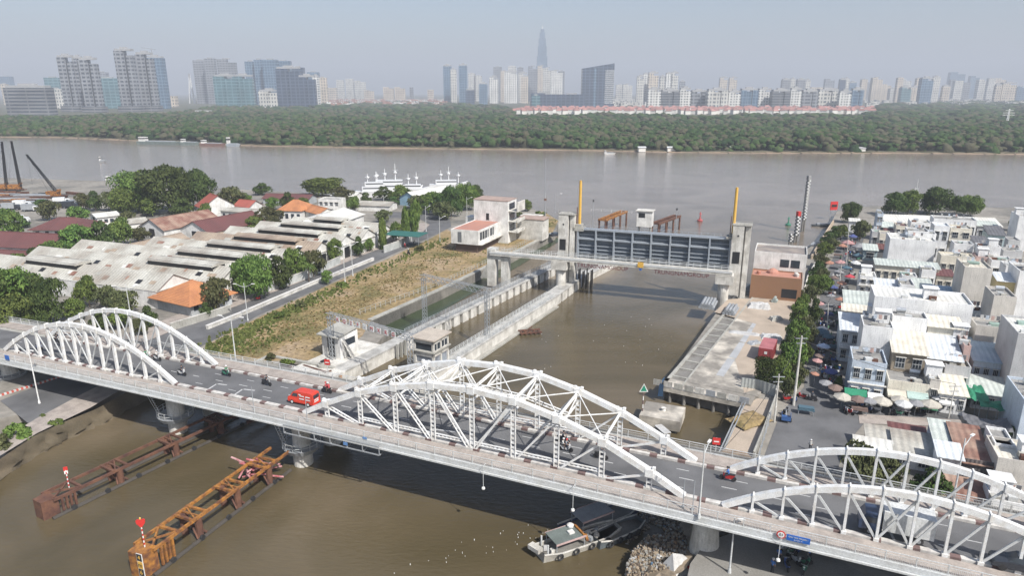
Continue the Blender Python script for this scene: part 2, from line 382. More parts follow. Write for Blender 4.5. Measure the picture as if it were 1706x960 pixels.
def tower(x0, x1, yt, D, m, label, group=None, name="high_rise_tower", depth=None, tiers=1, top=None, slant=0, rot=0.0, part=True, cat="high-rise", base=1.2):
    """a tower whose front stands at depth D between photo columns x0 and x1 and rises to row yt"""
    X0, X1 = XT(x0, yt, D), XT(x1, yt, D); H = HT(yt, D) - base; wd = X1 - X0; dp = depth or min(max(wd * .5, 14), 26)
    t = thing(name, label, cat, ((X0 + X1) / 2, D + dp / 2, base), rot, group)
    b = MB()
    if slant:
        hx, hy = wd / 2, dp / 2
        b.add([(-hx, -hy, 0), (hx, -hy, 0), (hx, hy, 0), (-hx, hy, 0), (-hx, -hy, H - slant), (hx, -hy, H), (hx, hy, H), (-hx, hy, H - slant)],
              [(3, 2, 1, 0), (4, 5, 6, 7), (0, 1, 5, 4), (1, 2, 6, 5), (2, 3, 7, 6), (3, 0, 4, 7)])
    elif tiers == 1: b.bx(-wd / 2, wd / 2, -dp / 2, dp / 2, 0, H)
    else:      # shafts of unequal height side by side
        x = -wd / 2
        for k in range(tiers):
            w_ = wd / tiers; hh = H * (1 - (0.04 + 0.05 * ((k * 7 + 3) % 4) / 3) * (k % 2)); s_ = (k % 2) * dp * .12
            b.bx(x + (0.15 if k else 0), x + w_, -dp / 2 + s_, dp / 2 - s_, 0, hh); x += w_
    b.build("tower_shaft", m, t)
    if part:
        c = MB(); zt = H if not slant else H - slant
        if top == "spire": c.cyl((0, 0, H), (0, 0, H * 1.07), wd * .06, .3, 6)
        elif top == "crown": c.bx(-wd * .46, wd * .46, -dp * .4, dp * .4, H + .02, H + 5); c.bx(-wd * .2, wd * .2, -dp * .2, dp * .2, H + 5, H + 9)
        elif not slant: c.bx(-wd * .22, wd * .18, -dp * .25, dp * .25, H + .02, H + 4)
        if c.v: c.build("roof_plant_room", ROOFG, t)
    return t
def fins(t, n, wd, y, z0, z1, m=W2, w_=0.8, nm="facade_fin"):
    for k in range(n):
        b = MB(); x = -wd / 2 + wd * (k + .5) / n; b.bx(x - w_ / 2, x + w_ / 2, y - .5, y, z0, z1); b.build(nm, m, t)
# the four leaning-looking slabs and their neighbours on the left
for x0, x1, yt, D, lab in ((93, 117, 95, 1750, "tall grey twin-slab tower, leftmost of the four grey towers"), (119, 133, 97, 1760, "slim grey tower joined to the leftmost tall grey slab"),
    (129, 156, 99, 1700, "shorter grey tower second from left with dark vertical seam"), (188, 217, 84, 1750, "tall grey tower third from left, highest of the grey pair"),
    (224, 250, 90, 1800, "tall grey tower beside the unfinished tower, fourth from left")):
    t = tower(x0, x1, yt, D, F_GY, lab, "grey residential towers across the river", tiers=2, top="crown")
    wd = XT(x1, yt, D) - XT(x0, yt, D); dp = min(max(wd * .5, 14), 26); hh = HT(yt, D) - 1.2
    b = MB(); b.bx(wd * .12, wd * .19, -dp / 2 - .6, -dp / 2 + .3, 0, hh * .93); b.build("dark_seam", DARK, t)
    b = MB(); b.bx(-wd / 2 - 5, wd / 2 + 5, -dp / 2 - 8, dp / 2, 0, 14); b.build("podium", F_DK, t)
t = tower(240, 268, 96, 2050, F_BL, "unfinished grey-blue tower with crane on its stepped top", tiers=1, top="crown")
b = MB(); b.cyl((-6, 0, 140), (-6, 0, 168), 1.2, 1, 6); b.beam((-6, 0, 165), (-34, 0, 169), 1.2, 1.2); b.beam((-6, 0, 165), (6, 0, 163), 1.2, 1.2); b.build("tower_crane", GREY, t)
tower(4, 76, 146, 1500, F_DK, "low wide dark office slab at the left edge", name="office_block", top="crown", cat="office block")
tower(72, 96, 129, 2300, F_TE, "teal glass block behind the leftmost grey tower", name="office_block", cat="office block")
tower(68, 102, 148, 2100, F_WH, "pale low block under the teal glass block", name="apartment_block", cat="apartment block", tiers=3)
tower(152, 198, 130, 2100, F_TE, "wide teal glass block between the two pairs of grey towers", name="office_block", cat="office block")
tower(158, 176, 120, 3000, F_GY, "faint grey block rising over the wide teal block")
tower(-2, 16, 127, 3300, F_BL, "faint blue tower at the extreme left of the skyline")
tower(0, 10, 140, 2600, F_CR, "cream block at the extreme left edge", name="apartment_block", cat="apartment block")
tower(262, 290, 160, 2300, F_CR, "low cream terraced block right of the unfinished tower", name="apartment_block", cat="apartment block", part=False)
for x0, x1, yt, D, m, lab in ((320, 341, 100, 2900, F_GY, "faint grey tower left of the flat-topped pair"), (339, 356, 97, 2850, F_GY, "faint grey tower with stepped top beside the pylon of the cable bridge"),
    (360, 390, 98, 2800, F_GY, "faint wide grey tower with flat white cap"), (354, 390, 127, 2100, F_TE, "dark teal block in front of the faint grey towers"), (386, 418, 127, 2150, F_TE, "dark teal block with white cornice, right of its twin"),
    (407, 424, 102, 2500, F_BL, "leftmost slim shaft of the blue glass cluster"), (422, 437, 99, 2480, F_BL, "second blue glass shaft of the cluster"), (436, 460, 99, 2450, F_BL, "broad grey-blue shaft in the middle of the blue cluster"),
    (458, 482, 101, 2500, F_BL, "rightmost tall shaft of the blue glass cluster"), (458, 498, 114, 2000, F_NV, "dark navy slab in front of the blue glass cluster"), (486, 505, 112, 2300, F_NV, "navy shaft behind the dark navy slab"),
    (496, 523, 128, 2000, F_NV, "stepped-down dark navy block right of the navy slab"), (511, 530, 120, 2700, F_BL, "small blue tower behind the stepped navy block"), (520, 530, 128, 2200, F_RD, "narrow white-striped tower at the navy block"),
    (530, 543, 129, 2500, F_CR, "cream tower at the right end of the blue cluster"), (430, 462, 152, 2000, F_WH, "low white ribbed block at the foot of the blue cluster")):
    tower(x0, x1, yt, D, m, lab, "towers of the left blue glass district", tiers=2 if (x1 - x0) > 26 else 1, top="crown" if D < 2300 else None)
# pylon of the cable-stayed bridge
t = thing("cable_bridge_pylon", "white A-shaped bridge pylon between the grey towers and the teal blocks", "bridge pylon", (XT(314, 124, 3000), 3000, 1.2))
b = MB(); hp = HT(123, 3000); b.beam((-9, 0, 0), (3, 0, hp), 5, 5); b.beam((12, 0, 0), (3, 0, hp), 5, 5); b.build("pylon_leg", W, t)
# tall needle tower
t = thing("needle_skyscraper", "very tall tapering blue skyscraper rising over the white towers", "skyscraper", (XT(903, 100, 4700), 4700, 1.2))
b = MB(); z = 0
for k, (w_, h) in enumerate(((84, 150), (74, 60), (66, 60), (56, 60), (46, 48), (36, 36), (24, 20))):
    b.bx(-w_ / 2, w_ / 2, -w_ / 2, w_ / 2, z, z + h); z += h
b.build("tower_shaft", F_BL, t)
b = MB(); b.cyl((0, 0, z), (0, 0, 462), 6, 1.5, 6); b.build("spire", W2, t)
# dark glass block with slanted roof
t = tower(971, 1024, 105, 2300, F_NV, "dark glass tower with a roof slanting up to the right", slant=16, depth=40, name="slanted_glass_tower")
wd = XT(1024, 105, 2300) - XT(971, 105, 2300); H_ = HT(105, 2300) - 1.2
for k in range(17):
    b = MB(); zz = 12 + k * 6.2; b.bx(wd * .22, wd / 2 + .3, -20.5, -19.9, zz, zz + 2.0); b.build("balcony_band", W, t)
b = MB(); b.bx(-wd * .14, -wd * .06, -20.4, -19.9, 0, H_ - 16); b.build("glass_strip", F_BL, t)
tower(884, 932, 155, 2150, F_NV, "low dark glass office wing left of the slanted tower", name="office_block", cat="office block", tiers=2)
tower(932, 975, 157, 2200, F_NV, "low dark glass office wing touching the slanted tower", name="office_block", cat="office block")
tower(886, 900, 159, 2100, F_TE, "small dark block at the left end of the glass office wing", name="office_block", cat="office block")
# clusters: (x0, x1, top, depth, cladding)
C1 = [(738, 752, 110, 2800, F_BL), (750, 760, 117, 2700, F_WH), (764, 778, 109, 2700, F_BL), (776, 790, 150, 2600, F_NV), (780, 792, 122, 3600, F_WH), (790, 803, 126, 3600, F_WH), (798, 812, 140, 2700, F_BL),
      (815, 830, 129, 3000, F_RD), (822, 836, 111, 3700, F_GY), (834, 846, 118, 3300, F_CR), (840, 862, 120, 3000, F_RD), (846, 860, 110, 3800, F_WH), (862, 872, 112, 3700, F_GY), (864, 879, 122, 3100, F_WH), (868, 880, 128, 3000, F_CR), (880, 896, 110, 3700, F_GY),
      (896, 911, 109, 3600, F_CR), (905, 922, 113, 3400, F_WH), (918, 938, 117, 3300, F_RD), (930, 941, 118, 3700, F_GY), (1027, 1040, 141, 3500, F_WH), (1038, 1054, 140, 3400, F_WH)]
L1 = ["blue glass tower at the left end of the middle cluster", "white ribbed tower between the two blue glass towers", "bright blue tower with white rounded cap", "low dark block under the bright blue tower", "faint cream tower right of the bright blue tower", "second faint cream tower right of the bright blue tower",
      "low blue block in the dip of the middle cluster", "white tower with bright base left of the tall group", "faint grey tower standing behind the white tower group", "narrow cream tower in the white group", "broad bright white tower with stepped top in the white group", "faint pale tower behind the broad white tower",
      "faint grey slab left of the needle skyscraper", "pale tower left below the needle skyscraper", "narrow cream tower left below the needle skyscraper", "faint grey tower just left of the needle skyscraper", "cream tower directly at the foot of the needle skyscraper", "pale tower just right of the needle skyscraper foot",
      "bright white striped tower right of the needle skyscraper", "faint grey tower ending the middle cluster", "faint pale tower right of the slanted glass tower", "second faint pale tower right of the slanted glass tower"]
for (a, b_, yt, D, m), lab in zip(C1, L1): tower(a, b_, yt, D, m, lab, "towers of the middle skyline cluster", tiers=2 if b_ - a > 14 else 1, top="crown" if D < 3200 else None)
C2 = [(1062, 1074, 128, 2700, F_WH), (1072, 1082, 124, 2750, F_RD), (1081, 1098, 122, 2700, F_CR), (1100, 1110, 128, 2800, F_WH), (1110, 1120, 123, 2700, F_RD), (1119, 1131, 122, 2700, F_WH), (1133, 1142, 136, 3300, F_GY), (1200, 1213, 130, 3300, F_CR), (1216, 1229, 130, 3300, F_CR)]
L2 = ["leftmost white tower of the tall white row", "second white tower of the tall white row", "cream tower with stepped top in the tall white row", "lower tower in the middle of the tall white row", "fifth tower of the tall white row", "rightmost tower of the tall white row", "faint grey tower beyond the tall white row", "left one of two cream towers above the flats", "right one of two cream towers above the flats"]
for (a, b_, yt, D, m), lab in zip(C2, L2): tower(a, b_, yt, D, m, lab, "tall white towers behind the flats", tiers=2 if b_ - a > 11 else 1, top="crown")
k = 0; x = 1080; names = ["stepped", "banded", "balconied", "flat-topped", "pale-fronted", "dark-windowed"]
while x < 1438:
    wd = [22, 30, 18, 26, 34, 20, 28][k % 7]; yt = [150, 152, 149, 153, 151, 154, 150][k % 7]
    tower(x, min(x + wd, 1440), yt, 1950 + 12 * (k % 4), [F_RD, F_DK, F_RD, F_GY, F_WH, F_RD, F_BL][k % 7], f"{names[k % 6]} riverside block of flats, number {k+1} from the left in the row", "long row of riverside flats", name="block_of_flats", cat="block of flats", tiers=3 if wd > 24 else 2, top="crown")
    x += wd + 1; k += 1
C3 = [(1304, 1318, 133, 3000, F_GY), (1318, 1326, 132, 3050, F_WH), (1329, 1343, 133, 3000, F_GY), (1343, 1351, 134, 3050, F_WH), (1376, 1392, 131, 4200, F_GY), (1400, 1410, 133, 2900, F_NV), (1408, 1416, 132, 2950, F_WH), (1416, 1428, 138, 3000, F_BL), (1436, 1446, 132, 3200, F_CR),
      (1440, 1456, 136, 3600, F_GY), (1455, 1472, 129, 3200, F_CR), (1470, 1486, 140, 3300, F_CR), (1484, 1500, 147, 3200, F_WH), (1496, 1506, 129, 3100, F_CR), (1500, 1520, 132, 3600, F_WH), (1503, 1520, 146, 2700, F_TE), (1528, 1537, 130, 3100, F_CR), (1518, 1536, 146, 3000, F_CR),
      (1537, 1557, 131, 2500, F_BL), (1556, 1568, 129, 3000, F_WH), (1572, 1584, 144, 3000, F_CR), (1584, 1594, 132, 3700, F_GY), (1592, 1606, 134, 3500, F_WH), (1584, 1610, 120, 4600, F_BL), (1606, 1618, 137, 3500, F_GY), (1618, 1634, 126, 4600, F_BL), (1632, 1650, 132, 3700, F_WH),
      (1648, 1660, 130, 3600, F_WH), (1660, 1678, 130, 3900, F_CR), (1660, 1670, 142, 3000, F_CR), (1672, 1696, 139, 3000, F_CR), (1696, 1712, 144, 3200, F_BL), (1100, 1112, 148, 3900, F_WH), (1352, 1400, 145, 3500, F_CR), (560, 572, 133, 3900, F_WH), (575, 588, 131, 4000, F_WH), (590, 608, 134, 4000, F_WH),
      (638, 655, 145, 3300, F_CR), (657, 674, 145, 3300, F_CR), (682, 688, 145, 3500, F_GY), (712, 722, 149, 3500, F_CR), (545, 560, 146, 3400, F_CR), (606, 622, 150, 3600, F_CR)]
kinds_ = {F_GY: "grey", F_WH: "pale", F_NV: "dark", F_BL: "blue", F_CR: "cream", F_TE: "teal"}
for i, (a, b_, yt, D, m) in enumerate(C3):
    side = "of the right skyline" if a > 1290 else "in the low skyline gap"
    sz = "slim" if b_ - a < 12 else "broad"
    hh_ = "faint" if D > 3500 else "clear"
    near_ = min(((abs(o[0] - a), o) for j, o in enumerate(C3) if j != i))[1]
    tower(a, b_, yt, D, m, f"{hh_} {sz} {kinds_[m]} tower {side}",
          "hazy towers " + side, tiers=2 if b_ - a > 15 else 1, top="crown" if D < 3100 else None, part=D < 3300)
# low houses in the gap and along the skyline foot (far-off carpet)
b = MB()
for i in range(900):
    px = rnd.uniform(540, 745) if i % 3 else rnd.uniform(1000, 1080) if i % 2 else rnd.uniform(1440, 1706); D = rnd.uniform(2300, 3600)
    X = XT(px, 165, D); b.box((X, D, 1.2 + 5), (rnd.uniform(8, 22), rnd.uniform(8, 16), rnd.uniform(8, 18)), rnd.uniform(-.3, .3), i % 3)
tag(b.build("distant_low_houses", [F_WH, F_RD, mat("distant_red_roof", (0.4, 0.2, 0.15))]), "tiny pale houses massed along the foot of the skyline", kind="stuff")
# red-roofed estate: rows of terraces
rr_ = mat("estate_red_tiles", (0.36, 0.17, 0.15), (0.26, 0.15, 0.13), scale=.05, dirt=.5, rand=.5); wwl = mat("estate_white_wall", (0.75, 0.73, 0.68), dirt=.2)
k = 0
for row in range(4):
    D = 1560 + row * 95; px = 852 + row * 7
    while px < 1452:
        wd = rnd.uniform(5.5, 12); X0 = XT(px, 188, D); X1 = XT(px + wd, 188, D); w_ = X1 - X0
        t = thing("terrace_house", "low white terrace under a red tiled hipped roof beyond the wood", "house", ((X0 + X1) / 2, D + rnd.uniform(-14, 14), 1.2 + rnd.uniform(-1.5, 1)), rnd.uniform(-.5, .5), "red-roofed terraces beyond the wood")
        b = MB(); b.bx(-w_ / 2, w_ / 2, -5, 5, 0, 9); b.build("wall", wwl, t)
        b = MB(); e = 5.8; ww = w_ / 2 + .8; b.add([(-ww, -e, 8.9), (ww, -e, 8.9), (ww, e, 8.9), (-ww, e, 8.9), (-ww * .5, 0, 13.2), (ww * .5, 0, 13.2)], [(0, 1, 5, 4), (2, 3, 4, 5), (1, 2, 5), (3, 0, 4), (3, 2, 1, 0)]); b.build("roof", rr_, t)
        px += wd + rnd.choice([.5, 1, 1.5, 3, 5])
# pylon right, riverside huts, sheds at left
t = thing("power_pylon", "white lattice power pylon standing in the wood at the right", "pylon", (*P(1677, 208, 1.2)[:2], 1.2))
b = MB(); hp = HT(181, t.location.y) - 1.2
for s in (-1, 1): b.beam((s * 1.6, 0, 0), (s * .5, 0, hp), .8, .8)
for zf, w_ in ((.62, 9), (.75, 9), (.9, 6)): b.beam((-w_, 0, hp * zf), (w_, 0, hp * zf), .8, .6)
for k in range(8): b.beam((-1.5 + k * .13, 0, hp * k / 8), (1.4 - k * .13, 0, hp * (k + 1) / 8), .4, .4)
b.build("mast", W, t)
for px, py, w_, lab in ((1070, 251, 12, "low grey-roofed riverside hut left of the palm-shaded landing"), (1120, 251, 16, "riverside shed with white roof among the far trees"), (1225, 250, 16, "white-roofed riverside hut on stilts near the middle of the shore"),
    (1385, 240, 6, "small white shrine-like hut among the shore trees"), (1435, 252, 14, "long low grey jetty shed on the far shore"), (1518, 250, 22, "wide white and blue boathouse on the far shore"), (1610, 252, 14, "pale landing shed right of the wide boathouse"), (1375, 186, 26, "low white hall at the left of the wood near the grey towers"), (345, 186, 34, "long white hall roof behind the wood at the left")):
    D = P(px, py, 1.2)[1] if py > 200 else 1500; X = XT(px if px != 1375 else 330, py, D)
    t = thing("riverside_shed", lab, "shed", (X, D + 3, 1.2)); b = MB(); b.bx(-w_ * .25, w_ * .25, -3, 3, -1, 2.4 if py > 200 else 9); b.build("wall", wwl, t)
    hh_ = 2.4 if py > 200 else 9; w_ *= .5
    b = MB(); b.add([(-w_ / 2 - .5, -3.5, hh_), (w_ / 2 + .5, -3.5, hh_), (w_ / 2 + .5, 3.5, hh_), (-w_ / 2 - .5, 3.5, hh_), (-w_ / 2 - .5, 0, hh_ + 1.1), (w_ / 2 + .5, 0, hh_ + 1.1)], [(0, 1, 5, 4), (2, 3, 4, 5), (1, 2, 5), (3, 0, 4)]); b.build("roof", [W2, ROOFG][int(px) % 2], t)
# ---------------- the steel arch bridge ----------------
A0 = P(640, 740, 8.0); BROT = math.atan2(-0.395, 0.919)
BD = Vector((0.919, -0.395, 0)).normalized(); BN = Vector((0.395, 0.919, 0)).normalized()
def BW(s, o, z=0.0): return Vector((A0.x, A0.y, 0)) + BD * s + BN * o + Vector((0, 0, z))
def zd(s): return 8.3 - 0.00013 * s * s if s < 0 else 8.3 - 0.00006 * s * s
bridge = thing("road_bridge", "long road bridge with three pairs of white steel arches over the canal mouth", "bridge", (A0.x, A0.y, 0), BROT)
S0, S1, ST_ = -150, 105, 3.0
ss = [S0 + k * ST_ for k in range(int((S1 - S0) / ST_) + 1)]
def strip(name, o0, o1, z0, z1, m, parent=bridge, s0=None, s1=None):
    b = MB(); v = []; f = []; L = [s for s in ss if (s0 is None or s >= s0 - .01) and (s1 is None or s <= s1 + .01)]
    for s in L:
        z = zd(s); v += [(s, o0, z + z0), (s, o1, z + z0), (s, o1, z + z1), (s, o0, z + z1)]
    for k in range(len(L) - 1):
        a = 4 * k; c = a + 4; f += [(a, a + 1, c + 1, c), (a + 3, c + 3, c + 2, a + 2), (a, c, c + 3, a + 3), (a + 1, a + 2, c + 2, c + 1)]
    f += [(0, 3, 2, 1), (4 * len(L) - 4, 4 * len(L) - 3, 4 * len(L) - 2, 4 * len(L) - 1)]
    b.add(v, f); return b.build(name, m, parent)
deck = strip("deck", -0.5, 12.7, -0.45, 0.0, CONC)
strip("road_surface", 2.95, 9.45, 0.0, 0.03, ASPH, deck)
strip("walkway", -0.5, 2.1, 0.0, 0.16, PAVE, deck); strip("walkway", 10.4, 12.7, 0.0, 0.16, PAVE, deck)
strip("edge_beam", -0.78, -0.5, -0.5, 0.24, W2); strip("edge_beam", 12.7, 12.95, -0.5, 0.24, W2)
strip("service_pipe", 13.2, 13.6, -0.1, 0.25, CONCD); strip("service_pipe", -1.05, -0.85, -0.55, -0.35, W2)
for o in (0.9, 3.6, 6.2, 8.8, 11.4): strip("girder", o - .25, o + .25, -1.35, -0.45, mat("girder_grey", (0.30, 0.31, 0.32), rough=.6))
# painted kerbs: white and dark red blocks
for o0, o1 in ((2.1, 2.9), (9.5, 10.4)):
    b = MB(); s = -78.0; k = 0
    while s < 100:
        z = zd(s); L = 2.4 if k % 2 else 0.9
        b.bx(s, s + L, o0 + .2 if o0 < 5 else o0, o1 if o0 < 5 else o0 + .45, z, z + .30, 0 if k % 2 else 1); s += L; k += 1
    b.build("kerb", [mat("kerb_paint_white", (0.62, 0.60, 0.56), (0.35, 0.32, 0.3), scale=1.5, dirt=.5), REDP], deck)
# lane dashes and chevron marks
for o in (6.2,):
    s = -80
    while s < 100:
        b = MB(); b.bx(s, s + 1.6, o - .06, o + .06, zd(s) + .034, zd(s) + .042); b.build("lane_dash", WHITEP, deck); s += 4.6
for o in (4.3, 8.0):
    s = -36
    while s < 60:
        b = MB(); b.bx(s, s + 1.4, o - .05, o + .05, zd(s) + .034, zd(s) + .042); b.build("lane_dash", WHITEP, deck); s += 6.4
for s in (-32.5, -27.5, 4, 56):
    z = zd(s) + .042; b = MB()
    b.add([(s, 3.3, z), (s + .25, 3.3, z), (s - .1, 5.3, z), (s - .35, 5.3, z)], [(0, 1, 2, 3)]); b.add([(s - .35, 5.25, z), (s - .35, 5.0, z), (s + 3.0, 5.55, z), (s + 3.0, 5.8, z)], [(0, 1, 2, 3)])
    b.build("chevron_mark", WHITEP, deck)
# railings: panels of thin bars between posts
def railing(o, s0, s1, name="railing", h=1.05, z0=.16):
    post = MB(); bars = MB(); s = s0
    while s < s1 - .01:
        z = zd(s) + z0; post.bx(s - .05, s + .05, o - .05, o + .05, z, z + h + .05)
        e = min(s + 2.5, s1)
        bars.beam((s, o, z + h), (e, o, zd(e) + z0 + h), .07, .07); bars.beam((s, o, z + .12), (e, o, zd(e) + z0 + .12), .05, .05); bars.beam((s, o, z + h * .75), (e, o, zd(e) + z0 + h * .75), .035, .035)
        x = s + .14
        while x < e: bars.bx(x - .012, x + .012, o - .012, o + .012, z + .12, z + h * .75); x += .14
        s += 2.5
    bars.add(post.v, post.f); bars.build("railing", W2, bridge)
railing(-0.62, -95, 78); railing(12.8, -95, 78)

def arch_curve(s0, s1, z0, z1, rise):
    def f(s):
        u = (s - s0) / (s1 - s0); return z0 + (z1 - z0) * u + rise * 4 * u * (1 - u)
    return f
def rib(name, nodes, o, w_, h_, m, parent, caps=True):
    """box rib through (s, z) nodes with mitred joints"""
    b = MB(); n = len(nodes); v = []
    for i, (s, z) in enumerate(nodes):
        a = nodes[max(i - 1, 0)]; c = nodes[min(i + 1, n - 1)]; d = Vector((c[0] - a[0], 0, c[1] - a[1])).normalized(); u = Vector((-d.z, 0, d.x))
        for i2, j in ((-1, -1), (1, -1), (1, 1), (-1, 1)): v.append(Vector((s, o, z)) + Vector((0, i2 * w_ / 2, 0)) + u * (j * h_ / 2))
    f = [(0, 1, 2, 3), tuple(4 * n - 4 + k for k in (3, 2, 1, 0))]
    for i in range(n - 1):
        a = 4 * i; c = a + 4; f += [(a, a + 3, c + 3, c)[::-1], (a + 1, c + 1, c + 2, a + 2)[::-1], (a, c, c + 1, a + 1)[::-1], (a + 3, a + 2, c + 2, c + 3)[::-1]]
    b.add(v, f); return b.build(name, m, parent)
def battened(b, p, q, wd, th=0.06, step=0.62, gap=None, side=(0, 1, 0)):
    """two flanges joined by batten plates: a laced steel member in the plane of the truss"""
    p = Vector(p); q = Vector(q); d = (q - p); L = d.length; d.normalize(); n = d.cross(Vector(side)).normalized()
    for s in (-1, 1): b.beam(p + n * s * wd / 2, q + n * s * wd / 2, .17, th + .03, up=n)
    k = int(L / step)
    for i in range(k + 1):
        c = p + d * (L * (i + .5) / (k + 1)); b.beam(c - d * step * .22, c + d * step * .22, .05, wd, up=n)
# centre span: laced truss arches, nodes every 5.35 m
ZN = [8.45, 10.5, 13.0, 14.75, 15.95, 16.3, 15.95, 14.75, 13.0, 10.5, 8.45]; SN = [-14.2] + [11.0 + 5.35 * k for k in range(-4, 5)] + [36.2]
for o in (2.4, 10.2):
    ar = rib("arch", list(zip(SN, ZN)), o, .68, .64, W, bridge)
    for i in range(1, 10):
        s, z = SN[i], ZN[i]; b = MB()
        for e in (-.42, .42): b.bx(s + e - .16, s + e + .16, o - .2, o + .2, z + .3, z + .62)
        b.bx(s - .45, s + .45, o - .40, o + .40, z - .5, z + .40); b.build("gusset", W, ar)
        b = MB(); battened(b, (s, o, zd(s) + .1), (s, o, z - .4), .55); b.build("hanger", W, ar)
        if i != 5:
            t_ = SN[i + 1] if i < 5 else SN[i - 1]
            b = MB(); battened(b, (s + (.3 if i < 5 else -.3), o, z - .45), (t_ + (-.4 if i < 5 else .4), o, zd(t_) + .15), .42, step=.7) if i < 5 else b.beam((s - .3, o, z - .45), (t_ + .4, o, zd(t_) + .15), .16, .22)
            b.build("diagonal", W, ar)
    for i in (4, 6):      # counter braces across the middle panels
        b = MB(); b.beam((SN[5], o, zd(0) + .2), (SN[i], o, ZN[i] - .5), .12, .16); b.build("counter_brace", W, ar)
    b = MB(); battened(b, (SN[2] + .3, o + .1, 9.35), (SN[8] - .3, o + .1, 9.25), .32, step=.55); b.build("guard_beam", W, ar)
# bracing over the road, node to node
for i in range(2, 9):
    s, z = SN[i], ZN[i]; zl = max(z - 1.3, 13.0) if z > 13.5 else z - .2
    fr = MB(); battened(fr, (s, 2.7, z - .1), (s, 9.9, z - .1), .28, side=(1, 0, 0), step=.8); f_ = fr.build("sway_frame", W, bridge)
    if 3 <= i <= 7:
        b = MB(); b.beam((s, 2.5, z - .4), (s, 6.3, zl - .1), .10, .10); b.beam((s, 10.1, z - .4), (s, 6.3, zl - .1), .13, .13)
        b.beam((s, 2.5, zl - .2), (s, 10.1, zl - .2), .16, .2); b.build("sway_brace", W, f_)
    if i < 8:
        b = MB(); s2, z2 = SN[i + 1], ZN[i + 1]
        b.beam((s, 2.7, z), (s2, 9.9, z2), .10, .10); b.build("lateral_brace", W, bridge)
        b = MB(); b.beam((s, 9.9, z + .02), (s2, 2.7, z2 + .02), .10, .10); b.build("lateral_brace", W, bridge)
        if 3 <= i < 7:
            b = MB(); battened(b, (s, 6.3, zl), (s2, 6.3, (max(z2 - 1.3, 13.0))), .35, side=(0, 1, 0)); b.build("bottom_strut", W, bridge)
# side spans: smooth tube arches with posts
def side_span(s0, s1, z0, z1, rise, n, postw, dg, step_caps):
    f = arch_curve(s0, s1, z0, z1, rise)
    for o in (2.4, 10.2):
        nd = [(s0 + (s1 - s0) * k / 26, f(s0 + (s1 - s0) * k / 26)) for k in range(27)]
        ar = rib("arch", nd, o, .56, .62, W, bridge)
        for k in range(1, n):
            s = s0 + (s1 - s0) * k / n; z = f(s)
            b = MB(); b.bx(s - .07, s + .07, o - .36, o + .36, z - .42, z + .46); b.build("arch_collar", W, ar)
            if z - zd(s) > 1.0:
                b = MB(); b.bx(s - postw / 2, s + postw / 2, o - .16, o + .16, zd(s) + .1, z - .3)
                b.bx(s - postw / 2 - .12, s + postw / 2 + .12, o - .26, o + .26, zd(s) + .0, zd(s) + .45); b.build("hanger", W, ar)
                s2 = s + (s1 - s0) / n * (1 if k < n / 2 else -1)
                b = MB(); b.beam((s, o, z - .35), (s2, o, zd(s2) + .2), .14, dg); b.build("diagonal", W2, ar)
side_span(-77.5, -37.9, 7.75, 8.4, 6.75, 13, .42, .16, True)
side_span(40.2, 74.4, 8.4, 8.2, 5.5, 12, .24, .22, False)
# piers
def pier(s, o, kind, base):
    p = MB()
    if kind == "drum": p.lathe((s, o, 0), [(base, 1.32), (2.2, 1.32), (3.4, 1.22), (6.7, 1.18)], 20)
    else: p.lathe((s, o, 0), [(base, 1.62), (2.2, 1.58), (4.4, 1.38), (5.7, 1.12), (5.75, 1.3), (6.4, 1.3)], 20)
    pr = p.build("pier", CONCL, bridge, smooth=False)
    b = MB(); b.bx(s - .5, s + .5, o - .6, o + .6, 6.6, 7.0); b.build("bearing_block", CONCD, pr)
    if kind == "drum":
        b = MB(); b.lathe((s, o, 0), [(2.1, 1.35), (2.3, 2.3), (2.95, 2.65), (3.0, 2.65)], 20); pl = b.build("access_platform", GREY, pr)
        b = MB(); n = 14; pts_ = [(s + 2.6 * math.cos(2 * math.pi * k / n), o + 2.6 * math.sin(2 * math.pi * k / n)) for k in range(n + 1)]
        for (a, c), (a2, c2) in zip(pts_, pts_[1:]):
            b.beam((a, c, 3.0), (a, c, 4.0), .05, .05)
            for z in (3.5, 4.0): b.beam((a, c, z), (a2, c2, z), .05, .05)
        b.build("platform_rail", W2, pl)
        b = MB()
        for e in (-.3, .3): b.beam((s - 1.2 + e, o - 1.75, 3.0), (s - 1.2 + e, -.66, 8.6), .05, .05)
        for k in range(12): b.beam((s - 1.5, o - 1.75 - (1.7 * k / 12), 3.3 + k * .44), (s - .9, o - 1.75 - (1.7 * k / 12), 3.3 + k * .44), .04, .04)
        b.build("access_ladder", W2, pl)
for s, k, bz in ((-39.6, "drum", -2), (-15.8, "drum", -2), (38.6, "cone", 1.0)):
    for o in ((3.1, 9.6) if k == "drum" else (3.6, 9.6)): pier(s, o, k, bz)
for s in (-79, 76, -120): pier(s, 3.1, "drum", -1); pier(s, 9.6, "drum", -1)
# travelling inspection frame under the near edge
t = thing("inspection_gantry", "grey steel inspection frame slung below the near edge of the bridge deck", "gantry", BW(-7.5, -1.0, 6.9), BROT)
b = MB()
for z in (0, 1.15): b.beam((-7.4, 0, z), (7.4, 0, z), .12, .12)
b.build("frame_rail", GREY, t)
for k in range(7):
    b = MB(); x = -7.4 + k * 14.8 / 6; b.beam((x, 0, 0), (x, 0, 1.15), .09, .09); b.beam((x, 0, 0), (x, .9, 0), .09, .09); b.build("upright", GREY, t)
